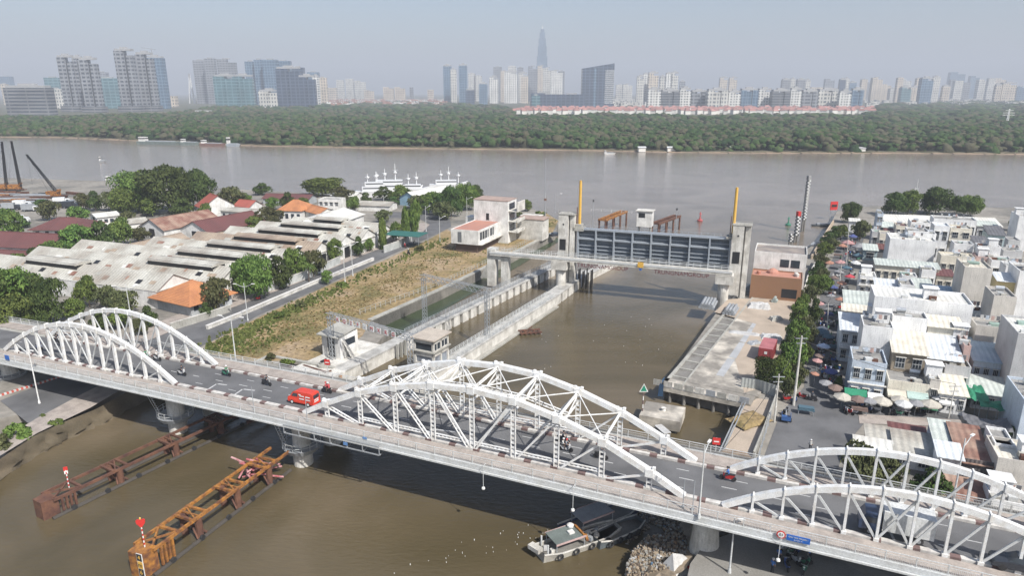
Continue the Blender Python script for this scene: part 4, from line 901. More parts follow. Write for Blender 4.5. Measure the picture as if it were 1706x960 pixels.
def wh(k, off, L, label, rm, mon, eave=6.6, ridge=9.4, Wd=10.6):
    base = Vector((-71, 161, 0)) + U * (10.4 * k) + V_ * off
    t = thing("warehouse", label, "warehouse", (base.x, base.y, G), math.atan2(V_.y, V_.x), WG); y = Wd / 2; e, h = eave - G, ridge - G
    b = MB(); b.bx(0, L, -y + .1, y - .1, 0, e)
    for x0 in (0, L - .2): b.add([(x0, -y, e), (x0, y, e), (x0, 0, h - .12), (x0 + .2, -y, e), (x0 + .2, y, e), (x0 + .2, 0, h - .12)], [(0, 1, 2), (5, 4, 3), (0, 2, 5, 3), (1, 4, 5, 2)])
    b.build("wall", WALLW, t); s = (h - e) / y; o = .4
    b = MB(); b.add([(-o, -y, e), (L + o, -y, e), (L + o, 0, h), (-o, 0, h), (-o, y, e), (L + o, y, e)], [(0, 1, 2, 3), (5, 4, 3, 2)]); rf = b.build("roof", rm, t)
    m0, m1 = mon; wy = 2.0; b = MB(); zb = h - s * wy - .2
    for yy in (-wy, wy): b.bx(m0 + .2, m1 - .2, yy - .05, yy + .05, zb, h + .3)
    b.build("vent_louvre", DARK, rf); q = wy + .6
    b = MB(); b.add([(m0, -q, h + .1), (m1, -q, h + .1), (m1, 0, h + .8), (m0, 0, h + .8), (m0, q, h + .1), (m1, q, h + .1), (m0, -q, h - .05), (m1, -q, h - .05), (m0, q, h - .05)], [(0, 1, 2, 3), (5, 4, 3, 2), (0, 6, 7, 1), (0, 3, 4, 8, 6)]); b.build("vent_roof", rm, rf)
    for k2 in range(14):
        b = MB(); x = L * (k2 + .5) / 14; yy = y * rp.uniform(.45, .95); z = e + s * (y - yy); w2 = rp.uniform(.6, 2.6); b.add([(x, yy, z + .05), (x, yy - 1.0, z + 1.0 * s + .05), (x + w2, yy - 1.0, z + 1.0 * s + .05), (x + w2, yy, z + .05)], [(0, 1, 2, 3)]); b.build("roof_sheet_patch", [RF_TAN, RF_WHT, RF_RUST, RF_PALE, CONC][k2 % 5], rf)
    b = MB(); b.bx(-.08, .1, -1.7, 1.0, 0, 3.4); b.build("door", DARK, t)
    b = MB(); b.bx(-.3, -.02, -y, y, e - .15, e); b.build("gable_trim", CONCL, t)
    for k2 in range(5):
        b = MB(); x = L * (.1 + .17 * k2); yy = y * .72; z = e + s * (y - yy); b.add([(x, yy, z + .08), (x, yy - 1.2, z + 1.2 * s + .08), (x + 1.6, yy - 1.2, z + 1.2 * s + .08), (x + 1.6, yy, z + .08)], [(0, 1, 2, 3)]); b.build("roof_patch", [DARK, RF_TAN, RF_RUST][k2 % 3], rf)
for k, off, L, lab, rm, mon in ((-1, 4, 62, "nearest long pale warehouse roof, behind the orange-roofed house", RF_PALE, (28, 46)), (0, -4, 66, "second long warehouse with raised vent, counted from the orange roof", RF_PALE, (4, 25)), (1, -5, 64, "third long warehouse from the orange roof", RF_PALE, (5, 27)),
    (2, -7, 50, "fourth long warehouse from the orange roof, with white gable among trees", RF_PALE, (7, 29)), (3, -7, 44, "long warehouse with rust-pink vent roof", RF_TAN, (7, 29)), (4, -8, 42, "long warehouse behind the rust-pink vent", RF_PALE, (8, 30)),
    (5, -9, 40, "long warehouse next to the last one with a dark gable door", RF_PALE, (9, 31)), (6, -8, 34, "farthest long warehouse before the white curved roof", RF_PALE, (14, 25))):
    wh(k, off, L, lab, rm, mon)
gable_house("left maroon-roofed warehouse with white gable end", (-30, 384), (104, 390), 12, 6, 9, WALLW, RF_MAR, monitor=None)
gable_house("low maroon roof below the white gable at the left edge", (-40, 414), (50, 418), 8, 5, 6.8, WALLW, RF_MAR)
gable_house("hipped maroon-roofed house with white columns", (72, 362), (150, 362), 13, 6, 8.6, WALLW, RF_MAR, hip=6, name="house", cat="house", over=1.0, wins=5, door=False)
gable_house("long rust and maroon roof left of the two ridge roofs behind the yard", (250, 365), (345, 349), 13, 6, 9, WALLW, RF_RUST)
gable_house("long maroon roof with white gable and dark door", (322, 369), (418, 351), 14, 6, 9, WALLW, RF_MAR)
gable_house("left tan ribbed roof between the thicket and the pale roofs", (182, 414), (300, 388), 9, 5.5, 7.6, CONC, RF_TAN)
gable_house("right tan ribbed roof touching the long pale roofs", (228, 424), (345, 396), 8, 5.5, 7.4, CONC, RF_TAN)
gable_house("tan roof behind the two front tan roofs", (300, 400), (385, 384), 9, 5.5, 7.6, CONC, RF_TAN)
gable_house("house under a bright orange hipped tile roof beside the road", (283, 476), (352, 458), 12.5, 5.8, 8.8, WALLB, RF_ORA, name="house", cat="house", hip=6, over=1.1, wins=4, door=False)
gable_house("white curved hall roof at the far end of the warehouses", (505, 368), (572, 346), 16, 7, 9.0, WALLW, RF_WHT, name="hall", cat="hall")
gable_house("flat-roofed grey store right of the white hall", (600, 385), (650, 377), 9, 5.5, 6.2, WALLW, RF_PALE)
gable_house("orange hipped roof house behind the yard", (474, 332), (512, 333), 12, 7.5, 10.5, WALLW, RF_ORA, hip=4, name="house", cat="house", wins=4, door=False)
gable_house("smaller orange roof beside the white block", (520, 341), (545, 347), 7, 7, 8.6, WALLW, RF_ORA, name="house", cat="house")
gable_house("red gabled roof poking out right of the big tree group", (350, 322), (362, 326), 12, 7, 11, WALLW, RF_RED, name="house", cat="house")
gable_house("small red roof and white gable above the yard", (400, 332), (425, 334), 7, 6, 8, WALLW, RF_RED, name="house", cat="house")
gable_house("low dark red shed roof by the river, long one", (445, 322), (520, 324), 8, 5, 6.5, WALLB, RF_MAR, name="shed", cat="shed")
gable_house("white flat building with grey roof behind the maroon ridge roofs", (380, 346), (432, 350), 8, 6.2, 6.6, WALLW, RF_PALE, name="house", cat="house", wins=5)
gable_house("white roofed office right of the hipped maroon roof", (155, 356), (192, 352), 9, 6, 6.8, WALLW, RF_WHT, name="house", cat="house", wins=4)
gable_house("small grey roof left of the rust-coloured ridge roof", (200, 366), (240, 362), 8, 5.4, 6.4, WALLW, RF_PALE, name="house", cat="house")
gable_house("grey flat store in the yard behind the pale roofs", (375, 388), (425, 379), 9, 5.6, 6.2, WALLB, RF_PALE, name="house", cat="house")
gable_house("pale blue shed with white roof by the ships", (680, 320), (742, 309), 10, 6, 8.5, mat("pale_blue_wall", (.33, .50, .62), dirt=.25), RF_WHT, name="shed", cat="shed", door=False)
gable_house("long grey store in front of the ships", (590, 334), (655, 336), 9, 5, 6, WALLW, RF_PALE, name="shed", cat="shed")
gable_house("white shed at the river bank left of the ships", (560, 318), (598, 320), 8, 5, 6.4, WALLW, RF_WHT, name="shed", cat="shed")
# white block with dark windows
def block(label, corner, wx, wy, z0, z1, rot, wm, rm, name="house", cat="house", nwx=0, nwy=0, floors=1, group=None, parapet=.5, win_h=.5, ledge=False, glassm=None, bal=False):
    """flat-roofed block; corner = its near (front-left) bottom corner in world space"""
    t = thing(name, label, cat, (corner[0], corner[1], z0), rot, group); h = z1 - z0; gm = glassm or GLASS
    b = MB(); b.bx(0, wx, 0, wy, 0, h); b.build("wall", wm, t)
    b = MB(); b.bx(.15, wx - .15, .15, wy - .15, h, h + .06); rf = b.build("roof", rm, t)
    if parapet:
        b = MB()
        for a in ((0, wx, 0, .15), (0, wx, wy - .15, wy), (0, .15, .15, wy - .15), (wx - .15, wx, .15, wy - .15)): b.bx(*a, h, h + parapet)
        b.build("parapet", wm, rf)
    fh = h / floors
    for f_ in range(floors):
        z_ = f_ * fh
        for k in range(nwx):
            c = wx * (k + .5) / nwx; w_ = wx / nwx * .28; b = MB(); b.bx(c - w_, c + w_, -.04, .12, z_ + fh * (.5 - win_h / 2), z_ + fh * (.5 + win_h / 2)); wn_ = b.build("window", gm, t)
            b = MB(); b.bx(c - w_ - .08, c + w_ + .08, -.09, 0, z_ + fh * (.5 - win_h / 2) - .1, z_ + fh * (.5 - win_h / 2)); b.build("sill", CONCL, wn_)
            b = MB(); zc0, zc1 = z_ + fh * (.5 - win_h / 2), z_ + fh * (.5 + win_h / 2)
            b.bx(c - w_ - .1, c + w_ + .1, -.45, -.03, zc1 + .08, zc1 + .16); b.build("window_hood", CONCL, wn_)
            b = MB(); [b.bx(c + w_ * q - .025, c + w_ * q + .025, -.09, -.05, zc0, zc1) for q in (-.95, -.32, .32, .95)]; b.bx(c - w_, c + w_, -.09, -.05, (zc0 + zc1) / 2 - .03, (zc0 + zc1) / 2 + .03); b.build("grille", W2, wn_)
        for k in range(nwy):
            c = wy * (k + .5) / nwy; w_ = wy / nwy * .28
            for xs in (-.04, wx - .08):
                b = MB(); b.bx(xs, xs + .12, c - w_, c + w_, z_ + fh * (.5 - win_h / 2), z_ + fh * (.5 + win_h / 2)); b.build("window", gm, t)
        if ledge and f_: b = MB(); b.bx(-.3, wx + .3, -.35, 0, z_ - .1, z_ + .05); b.build("ledge", CONCL, t)
        if bal and f_:
            b = MB(); b.bx(0, wx, -1.1, -.01, z_ - .12, z_); bl = b.build("balcony", CONCL, t); b = MB()
            for x in np.arange(.1, wx, .25): b.bx(x - .02, x + .02, -1.08, -1.04, z_, z_ + .9)
            b.beam((0, -1.06, z_ + .9), (wx, -1.06, z_ + .9), .06, .06); b.build("balcony_rail", GREY, bl)
    return t
ROOFS_ = mat("stained_flat_roof", (0.34, 0.33, 0.31), (0.20, 0.195, 0.185), scale=.5, fine=3, dirt=.6)
p = P(532, 356, G); block("white two-storey block with dark windows behind the warehouses", p, 9, 6, G, 8, -.2, WALLW, ROOFS_, nwx=4, floors=2)
# fenced green court
p = P(640, 412, G); t = thing("sports_court_canopy", "green netted court canopy beside the columnar trees", "canopy", p, -.3)
b = MB()
for x in (0, 6, 12): b.beam((x, 0, 0), (x, 0, 4), .12, .12); b.beam((x, 7, 0), (x, 7, 4), .12, .12)
b.build("post", GREY, t); b = MB(); b.bx(-.2, 12.2, -.2, 7.2, 4, 4.1); b.build("net_roof", mat("green_net", (.03, .14, .12), dirt=.3), t)
# dock yard: cranes, trucks, barges
def crawler_crane(px, py, ytop, lean, label, col=ORANGE):
    p = P(px, py, G); h = HT(ytop, p.y) - G; t = thing("crawler_crane", label, "crane", p, rnd.uniform(-.3, .3), "crawler cranes in the dock yard")
    b = MB(); b.bx(-2.5, 2.5, -2, -1.1, 0, 1); b.bx(-2.5, 2.5, 1.1, 2, 0, 1); b.build("track", BLACK, t)
    b = MB(); b.bx(-3.2, 2, -1.6, 1.6, 1.1, 3.2); b.bx(1, 2.4, .3, 1.6, 3.2, 4); b.build("cab_body", col, t)
    b = MB(); top = Vector((lean, 0, h)); base = Vector((2, 0, 2))
    for i in range(4):
        o = Vector(((-.45, .45)[i % 2], (-.45, .45)[i // 2], 0)); b.beam(base + o, top + o * .5, .26, .26)
    n = int(h / 1.6)
    for k in range(n):
        a = base.lerp(top, k / n); c = base.lerp(top, (k + 1) / n); s = 1 if k % 2 else -1; b.beam(a + Vector((-.45 * s, -.45, 0)), c + Vector((.45 * s, -.45, 0)), .18, .18)
    b.build("lattice_boom", DARK, t); b = MB(); b.beam((-3, 0, 3.2), top, .05, .05); b.beam(top, (lean + .1, 0, 6), .05, .05); b.build("cable", BLACK, t)
crawler_crane(5, 318, 236, 4, "leftmost crawler crane with upright boom at the dock"); crawler_crane(28, 318, 235, 2, "second crawler crane with upright dark boom"); crawler_crane(92, 330, 258, -11, "crawler crane with boom leaning left, farthest right")
def barge(loc, L, Wd, h, rot, label, m, name="barge", cab=None, deckm=None, group=None):
    t = thing(name, label, "barge", loc, rot, group); b = MB()
    b.add([(-L / 2, -Wd / 2, h), (L / 2 - Wd * .5, -Wd / 2, h), (L / 2, 0, h * 1.15), (L / 2 - Wd * .5, Wd / 2, h), (-L / 2, Wd / 2, h), (-L / 2 + .6, -Wd * .4, -.3), (L / 2 - Wd * .7, -Wd * .4, -.3), (L / 2 - Wd * .35, 0, -.3), (L / 2 - Wd * .7, Wd * .4, -.3), (-L / 2 + .6, Wd * .4, -.3)],
          [(0, 1, 2, 3, 4), (0, 5, 6, 1), (1, 6, 7, 2), (2, 7, 8, 3), (3, 8, 9, 4), (4, 9, 5, 0)]); b.build("hull", m, t)
    b = MB(); b.bx(-L * .3, L * .3, -Wd * .36, Wd * .36, h, h + .5); b.build("hatch_cover", deckm or GREY, t)
    if cab: b = MB(); b.bx(-L * .46, -L * .32, -Wd * .35, Wd * .35, h, h + cab); b.build("wheelhouse", WALLW, t); b = MB(); b.bx(-L * .46 - .03, -L * .32 + .03, -Wd * .36, Wd * .36, h + cab * .55, h + cab * .8); b.build("window_band", DARK, t)
    return t
GH = mat("grey_green_hull", (.22, .27, .26), dirt=.4); RH = mat("faded_red_hull", (.28, .17, .15), dirt=.4); DH = mat("dark_hull", (.06, .07, .08), dirt=.3)
barge(P(268, 241, 0), 48, 8, 3.2, -.2, "long moored grey-green barge with cranes on deck by the far bank", GH, cab=4); barge(P(318, 242, 0), 20, 6, 3.0, -.2, "second grey barge moored right behind the long barge", GH, cab=3)
barge(P(356, 243, 0), 26, 6, 2.4, -.2, "faded red hull moored near the far bank", RH, cab=3); barge(P(390, 244, 0), 14, 5, 2.5, -.2, "white and blue tug with a tall mast near the far bank", mat("tug_blue", (.42, .47, .52)), cab=6)
barge(P(195, 304, 0), 12, 3.5, 1.2, .1, "black and white launch left of the big tree group", DH, cab=2.4, name="launch")
barge(P(1016, 257, 0), 10, 3, 1.1, .1, "small white and red boat off the far bank in the middle", mat("boat_white", (.7, .7, .68)), cab=2, name="boat")
barge(P(60, 330, G), 30, 5, 1.2, .05, "rust-red steel pontoon lying in the dock yard", RUST, name="pontoon"); barge(P(18, 336, G), 24, 5, 1.2, .1, "orange pontoon section at the left dock edge", ORANGE, name="pontoon")
barge(P(40, 306, 0), 52, 9, 1.0, 3.05, "long flat grey sand barge moored along the dock", CONCL, name="barge", deckm=CONCL); barge(P(172, 270, 0), 5, 2.5, 1, .1, "small grey marker float in the river at left", GREY, name="float", cab=3)
def truck(loc, rot, label, cabc, boxc, L=6.5, name="truck", cat="truck", boxh=2.2, group=None, Wd=2.1):
    t = thing(name, label, cat, loc, rot, group)
    b = MB(); b.bx(-L / 2, L / 2, -.45, .45, .5, .75); b.build("chassis", BLACK, t)
    b = MB(); x0 = L / 2 - 1.9; x1 = L / 2
    b.add([(x0, -Wd / 2, .6), (x1, -Wd / 2, .6), (x1, Wd / 2, .6), (x0, Wd / 2, .6), (x0, -Wd / 2, 2.25), (x1 - .5, -Wd / 2 + .1, 2.25), (x1 - .5, Wd / 2 - .1, 2.25), (x0, Wd / 2, 2.25), (x1, -Wd / 2, 1.35), (x1, Wd / 2, 1.35)],
          [(3, 2, 1, 0), (4, 5, 6, 7), (0, 1, 8, 5, 4), (3, 7, 6, 9, 2), (1, 2, 9, 8), (8, 9, 6, 5), (0, 4, 7, 3)]); cb = b.build("cab", cabc, t)
    b = MB(); b.add([(x1 - .02, -Wd / 2 + .15, 1.38), (x1 - .02, Wd / 2 - .15, 1.38), (x1 - .47, Wd / 2 - .2, 2.15), (x1 - .47, -Wd / 2 + .2, 2.15)], [(0, 1, 2, 3)]); b.build("windscreen", GLASS, cb)
    for s in (-1, 1): b = MB(); b.bx(x0 + .4, x1 - .55, s * Wd / 2 - .03, s * Wd / 2 + .03, 1.4, 2.0); b.build("side_window", GLASS, cb)
    b = MB(); b.bx(-L / 2, x0 - .12, -Wd / 2 - .03, Wd / 2 + .03, .8, .8 + boxh); bo = b.build("cargo_box", boxc, t)
    b = MB(); b.bx(-L / 2 - .03, -L / 2 + .0, -.02, .02, .9, .7 + boxh); b.build("door_seam", GREY, bo)
    for x in (L / 2 - 1.0, -L / 2 + 1.2):
        for s in (-1, 1):
            b = MB(); b.cyl((x, s * (Wd / 2 - .25), .42), (x, s * (Wd / 2), .42), .42, .42, 14); w_ = b.build("wheel", BLACK, t); b = MB(); b.cyl((x, s * (Wd / 2), .42), (x, s * (Wd / 2 + .02), .42), .2, .2, 10); b.build("hub", GREY, w_)
    return t
CW = mat("car_paint_white", (.72, .73, .73), (.6, .6, .6), rough=.3, dirt=.15); CD = mat("car_paint_dark", (.035, .04, .05), rough=.25, dirt=.1); CB = mat("car_paint_blue", (.05, .12, .3), rough=.3, dirt=.15)
for px, py, rot, c1, c2, lab in ((38, 345, .2, CW, CW, "white truck in the dock yard, left one"), (52, 352, .1, CW, GREY, "white cab truck with grey bed in the dock yard"), (104, 340, .4, CW, CW, "white truck near the lamp of the dock yard"), (75, 344, 0, CD, CD, "dark truck beside the white ones in the dock yard"),
        (20, 350, .3, CD, GREY, "dark lorry at the left edge of the dock yard"), (118, 347, .1, CD, CD, "dark lorry at the right end of the dock yard"), (34, 372, .2, CW, CW, "white van on the yard road above the hipped maroon roof")):
    truck(P(px, py, G), rot, lab, c1, c2, group="trucks parked in the dock yard")
# white patrol ships
SHW = mat("ship_white", (.68, .69, .70), (.6, .6, .58), rough=.4, dirt=.15)
def ship(px, py, L, rot, label, decks, masts):
    t = thing("patrol_ship", label, "ship", P(px, py, 0), rot, "white ships moored behind the sheds"); Wd = L * .17; b = MB(); h = 3.6
    b.add([(-L / 2, -Wd / 2, h), (L * .22, -Wd / 2, h), (L / 2, 0, h + 1.6), (L * .22, Wd / 2, h), (-L / 2, Wd / 2, h), (-L / 2, -Wd * .4, -.3), (L * .2, -Wd * .35, -.3), (L * .42, 0, -.3), (L * .2, Wd * .35, -.3), (-L / 2, Wd * .4, -.3)],
          [(0, 1, 2, 3, 4), (0, 5, 6, 1), (1, 6, 7, 2), (2, 7, 8, 3), (3, 8, 9, 4), (4, 9, 5, 0)]); b.build("hull", SHW, t)
    z = h; x0, x1 = -L * .34, L * .2
    for k in range(decks):
        b = MB(); b.bx(x0, x1, -Wd * (.4 - .05 * k), Wd * (.4 - .05 * k), z, z + 2.1); d_ = b.build("deckhouse", SHW, t); b = MB(); b.bx(x0 + .5, x1 + .04, -Wd * (.4 - .05 * k) - .03, Wd * (.4 - .05 * k) + .03, z + 1.1, z + 1.6); b.build("window_band", GLASS, d_); z += 2.15; x0 += L * .07; x1 -= L * .035
    for k, (mx, mh) in enumerate(masts):
        b = MB(); b.cyl((mx * L, 0, z - 2), (mx * L, 0, z + mh), .35, .12, 6); b.beam((mx * L - 1.2, 0, z + mh * .6), (mx * L + 1.2, 0, z + mh * .6), .15, .15); b.beam((mx * L, -1.5, z + mh * .8), (mx * L, 1.5, z + mh * .8), .15, .15); b.lathe((mx * L, 0, z + mh * .35), [(0, .3), (.5, .8), (1.1, .8), (1.5, .2)], 8); b.build("mast", SHW, t)
ship(655, 326, 30, .1, "biggest white ship with several masts, moored behind the grey store", 2, ((-.12, 5.5), (.05, 8), (-.25, 4))); ship(628, 330, 20, .15, "smaller white ship left of the biggest one", 2, ((0, 5), (-.2, 4))); ship(688, 326, 20, .05, "white ship partly hidden by the pale blue shed", 1, ((.1, 6), (-.1, 5))); ship(748, 318, 20, .1, "white ship right of the pale blue shed", 1, ((0, 7), (-.2, 5), (.25, 4)))

# more yard trees and dock clutter
for a, lab, kd in (((205, 548, 515, 24), "tree under the left arch crown, before the pale roof wall", None), ((232, 560, 532, 18), "low bush-like tree beside the garden wall, left of the orange roof", "olive"), ((125, 535, 500, 24), "tree just right of the dark trees behind the left arch", None), ((168, 552, 520, 20), "small tree hidden behind the left arch posts", None),
    ((30, 455, 425, 30), "round tree before the low maroon roof at the left edge", None), ((110, 408, 388, 16), "small tree beside the white maroon-roof gable", None), ((255, 360, 330, 22), "low green crown before the big tree group", None), ((305, 362, 332, 22), "low dark crown at the right foot of the big tree group", None), ((405, 342, 322, 16), "tree behind the small red roof", None),
    ((365, 345, 330, 15), "shrubby tree between the red roofs", "olive"), ((505, 345, 330, 12), "tree beside the white two-storey block", None), ((655, 345, 328, 16), "tree in front of the grey store by the ships", None), ((695, 368, 342, 15), "tree left of the columnar pair", None), ((790, 335, 308, 18), "tree right behind the control block roof", "big"), ((545, 474, 452, 12), "small tree at the perimeter wall", None),
    ((345, 530, 505, 14), "shrub tree at the orange house wall", None), ((6, 372, 352, 16), "small dark tree at the extreme left by the dock road", None), ((215, 378, 352, 14), "small tree beside the white roofed office", None), ((455, 350, 330, 14), "green tree left of the orange hipped roof", None), ((40, 380, 366, 14), "tree left of the yard road", None)):
    tree_px(*a, lab, GL, kd)
dr = random.Random(31)
for k in range(26):
    px, py = dr.uniform(-10, 125), dr.uniform(322, 345); t = thing("steel_section", "rusty or dark steel section lying in the dock yard", "steel section", P(px, py, G), dr.uniform(-.5, .5), "steel sections lying in the dock yard"); L = dr.uniform(4, 12)
    b = MB(); b.bx(-L / 2, L / 2, -.8, .8, 0, dr.uniform(.6, 1.8)); b.bx(-L / 2 + .5, L / 2 - .5, -.5, .5, 1.8, 2.1) if k % 4 == 0 else None; b.build("frame", [RUST, ORANGE, DH, RUST, GREY][k % 5], t)
# ---------------- canal lock west of the gate ----------------
# retaining wall of the grass field, basin and lock walls
def box_wall(t, name, p, q, th, z0, z1, m, side=1):
    """wall whose visible top edge runs p->q; thickness grows to the left (side=1) of that direction"""
    p, q = Vector(p), Vector(q); d = (q - p); d.z = 0; L = d.length; d.normalize(); n = Vector((-d.y, d.x, 0)) * side; o = t.location
    b = MB(); c0, c1 = p + n * th / 2, q + n * th / 2; mid = (c0 + c1) / 2
    b.box((mid.x - o.x, mid.y - o.y, (z0 + z1) / 2 - o.z), (L, th, z1 - z0), math.atan2(d.y, d.x)); return b.build(name, m, t)
def fence(label, pts, h=1.0, post=2.0, m=GREY, bars=4, group="railings of the canal lock", name="railing", fill=0, th=.05):
    t = thing(name, label, "railing", pts[0], 0, group); b = MB(); o = Vector(pts[0])
    for a, c in zip(pts, pts[1:]):
        a, c = Vector(a) - o, Vector(c) - o; L = (c - a).length; n = max(1, round(L / post))
        for k in range(n + 1): q = a.lerp(c, k / n); b.bx(q.x - th, q.x + th, q.y - th, q.y + th, q.z, q.z + h)
        for j in range(bars): z = h * (j + 1) / bars; b.beam(a + Vector((0, 0, z)), c + Vector((0, 0, z)), th * .8, th * .8)
        if fill:
            k = 0
            while k * fill < L: q = a.lerp(c, k * fill / L); b.bx(q.x - .015, q.x + .015, q.y - .015, q.y + .015, q.z + .1, q.z + h); k += 1
    b.build("rail", m, t); return t
t = thing("retaining_wall", "concrete retaining wall along the canal side of the grass field", "wall", PX(545, 545))
for a, c in (((619, 535), (735, 484)), ((735, 484), (808, 448)), ((808, 448), (922, 389))): box_wall(t, "wall_panel", PX(*a), PX(*c), 1.1, -1.4, G + .3, CONC)
fence("leaning wire fence of concrete posts along the edge of the grass field", [PX(600, 525), PX(725, 480), PX(800, 445), PX(912, 388)], 1.3, 1.6, CONC, 2, th=.07)
wb = MB(); q = [P(600, 560, .07), P(735, 500, .07), P(925, 395, .07), P(935, 400, .07), P(870, 440, .07), P(700, 540, .07), P(660, 560, .07)]; wb.add(q, [tuple(range(len(q)))])
tag(wb.build("basin_water", mat("algae_water", (.045, .065, .03), (.03, .045, .022), rough=.25, scale=.2, dirt=.5)), kind="structure")
# arcade wall
LOCKC = mat("grey_walkway_concrete", (.50, .49, .46), (.30, .29, .27), scale=.5, fine=3, dirt=.6, bump=.2)
def arcade(label, A, B, th, z1, n, name="lock_wall", zb=-1.4, u0=0.0, u1=1.0):
    """lock wall with deep arched recesses on its canal side"""
    a, c = Vector(PX(*A)), Vector(PX(*B)); d = (c - a); L = d.length; rot = math.atan2(d.y, d.x); t = thing(name, label, "lock wall", (a.x, a.y, 0), rot)
    b = MB(); b.bx(0, L, 1.5, th, zb, z1 - .3); b.build("wall_core", CONCL, t)
    b = MB(); b.bx(-.2, L + .2, -.12, th + .1, z1 - .3, z1); b.build("wall_top", LOCKC, t)
    b = MB(); b.bx(0, L, 1.35, 1.5, zb, z1 - .3); b.build("recess_back", DARK if n else CONCD, t)  # near-black back: shade inside the hollow recesses put into the colour
    for k in range(n):
        x0 = L * (k) / n + .55; x1 = L * (k + 1) / n - .55
        b = MB(); b.bx(x0 if k else 0, x1, 0, 1.35, zb, z1 - .3); b.bx(x1, L * (k + 1) / n + .55, 0, 1.35, zb, -.4)
        b.build("wall_pillar", CONCL, t)
    if n == 0: b = MB(); b.bx(0, L, 0, 1.34, zb, z1 - .3); b.build("wall_panel", CONCL, t)
    return t, L, rot
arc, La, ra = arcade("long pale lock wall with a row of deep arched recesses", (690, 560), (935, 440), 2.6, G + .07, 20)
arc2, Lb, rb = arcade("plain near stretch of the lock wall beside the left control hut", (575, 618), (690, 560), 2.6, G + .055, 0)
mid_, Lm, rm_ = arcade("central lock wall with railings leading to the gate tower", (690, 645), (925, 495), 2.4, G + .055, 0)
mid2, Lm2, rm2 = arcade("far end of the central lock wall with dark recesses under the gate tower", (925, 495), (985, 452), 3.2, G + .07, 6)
ext, Le, re_ = arcade("far lock wall continuing beyond the gate", (985, 452), (1040, 425), 2.0, 2.0, 0)
b = MB(); b.bx(0, Lm, -1.0, -.1, -.6, .35); b.build("fender_ledge", CONC, mid_)
for o_ in (.25, 2.2):
    dv = Vector(PX(925, 495)) - Vector(PX(690, 645)); nv = Vector((-dv.y, dv.x, 0)).normalized() * o_
    fence(f"grey railing on the {'canal' if o_ < 1 else 'lock'} side of the central lock wall", [Vector(PX(700, 639)) + nv, Vector(PX(925, 495)) + nv], 1.1, 1.5, W2, 4, fill=.3)
for o_ in (.3, 2.4):
    dv = Vector(PX(935, 440)) - Vector(PX(690, 560)); nv = Vector((-dv.y, dv.x, 0)).normalized() * o_
    fence(f"grey railing on the {'lock' if o_ < 1 else 'basin'} side of the arcaded lock wall", [Vector(PX(690, 560)) + nv, Vector(PX(815, 497)) + nv, Vector(PX(935, 440)) + nv], 1.1, 1.5, GREY, 4, fill=.3)
# culvert frame near the bridge
t = thing("culvert_basin", "sunken concrete basin with a row of dark slots behind the bridge", "culvert", P(430, 602, G), BROT)
b = MB(); b.bx(0, 15, 2.2, 2.9, -2.5, .35); b.bx(0, .7, -1.5, 2.2, -2.5, .35); b.build("basin_wall", CONC, t)
b = MB(); b.bx(.7, 15, 1.9, 2.15, -2.5, -.3); b.build("dark_recess", DARK, t)
for k in range(18): b = MB(); b.bx(1 + k * .78, 1.3 + k * .78, 1.4, 1.9, -2.5, -.5); b.build("tooth", CONC, t)
b = MB(); b.beam((3, 1.4, -.2), (15.2, -.6, -.4), .5, .4); b.beam((9, 1.6, 0), (15, .4, .1), .4, .3); b.beam((12, -1.2, -1), (15.5, 1.2, .2), .3, .3); b.build("sluice_beam", RUST, t)
tree_px(480, 608, 596, 16, "weedy bush hanging over the culvert basin", "bushes on the grass field", "bush", name="bush", cat="bush"); tree_px(450, 600, 590, 12, "smaller weedy bush at the left of the culvert basin", "bushes on the grass field", "bush", name="bush", cat="bush")
# left control hut platform
base = Vector(P(575, 618, G)); LR = ra
t = thing("lock_platform", "stained concrete platform carrying the left control hut", "platform", (base.x, base.y, 0), LR)
b = MB(); b.bx(-4.5, 13, 2.75, 9.0, -1.4, G + .1); b.bx(-4.5, -.25, -.4, 2.74, -1.4, G + .1); b.build("slab", CONCL, t)
for x in (-4.9, -2.2): b = MB(); b.bx(x, x + .35, -1.0, -.55, -1.4, G); b.build("fender_post", ORANGE, t)
for x in (13.6, 14.8, 16): b = MB(); b.bx(x, x + .3, -.9, -.4, -1.4, G + .6); b.build("fender_post", CONC, t)
def lp(bx_, rot, x, y, z): return Vector((bx_.x + x * math.cos(rot) - y * math.sin(rot), bx_.y + x * math.sin(rot) + y * math.cos(rot), z))
c = P(568, 600, G)
t = thing("control_hut", "left control hut of stained white concrete with an open dark doorway and sloping roof", "hut", (c.x, c.y, G), LR)
b = MB(); b.bx(0, 4.8, 0, .25, 0, 4.5); b.bx(0, 4.8, 4.2, 4.45, 0, 4.6); b.bx(4.55, 4.8, .25, 4.2, 0, 4.7); b.bx(0, .25, .25, 1.2, 0, 4.3); b.bx(0, .25, 3.2, 4.2, 0, 4.3); b.build("wall", WALLW, t)
b = MB(); b.bx(.3, .4, .3, 4.1, 0, 3.9); b.build("doorway", DARK, t)
b = MB(); b.add([(-.9, -.3, 4.35), (5.1, -.3, 5.0), (5.1, 4.8, 5.0), (-.9, 4.8, 4.35), (-.9, -.3, 4.55), (5.1, -.3, 5.2), (5.1, 4.8, 5.2), (-.9, 4.8, 4.55)], [(3, 2, 1, 0), (4, 5, 6, 7), (0, 1, 5, 4), (1, 2, 6, 5), (2, 3, 7, 6), (3, 0, 4, 7)]); b.build("roof", CONC, t)
b = MB(); b.bx(1.3, 4.0, -.05, .1, 2.2, 3.5); w_ = b.build("window", GLASS, t)
b = MB(); b.add([(.6, -.02, 3.6), (1.2, -.02, 3.6), (2.6, -.02, 1.2), (2.6, -1.3, .1), (1.4, -1.3, .1)], [(0, 1, 2, 3, 4)]); b.build("chute", CONCL, t)
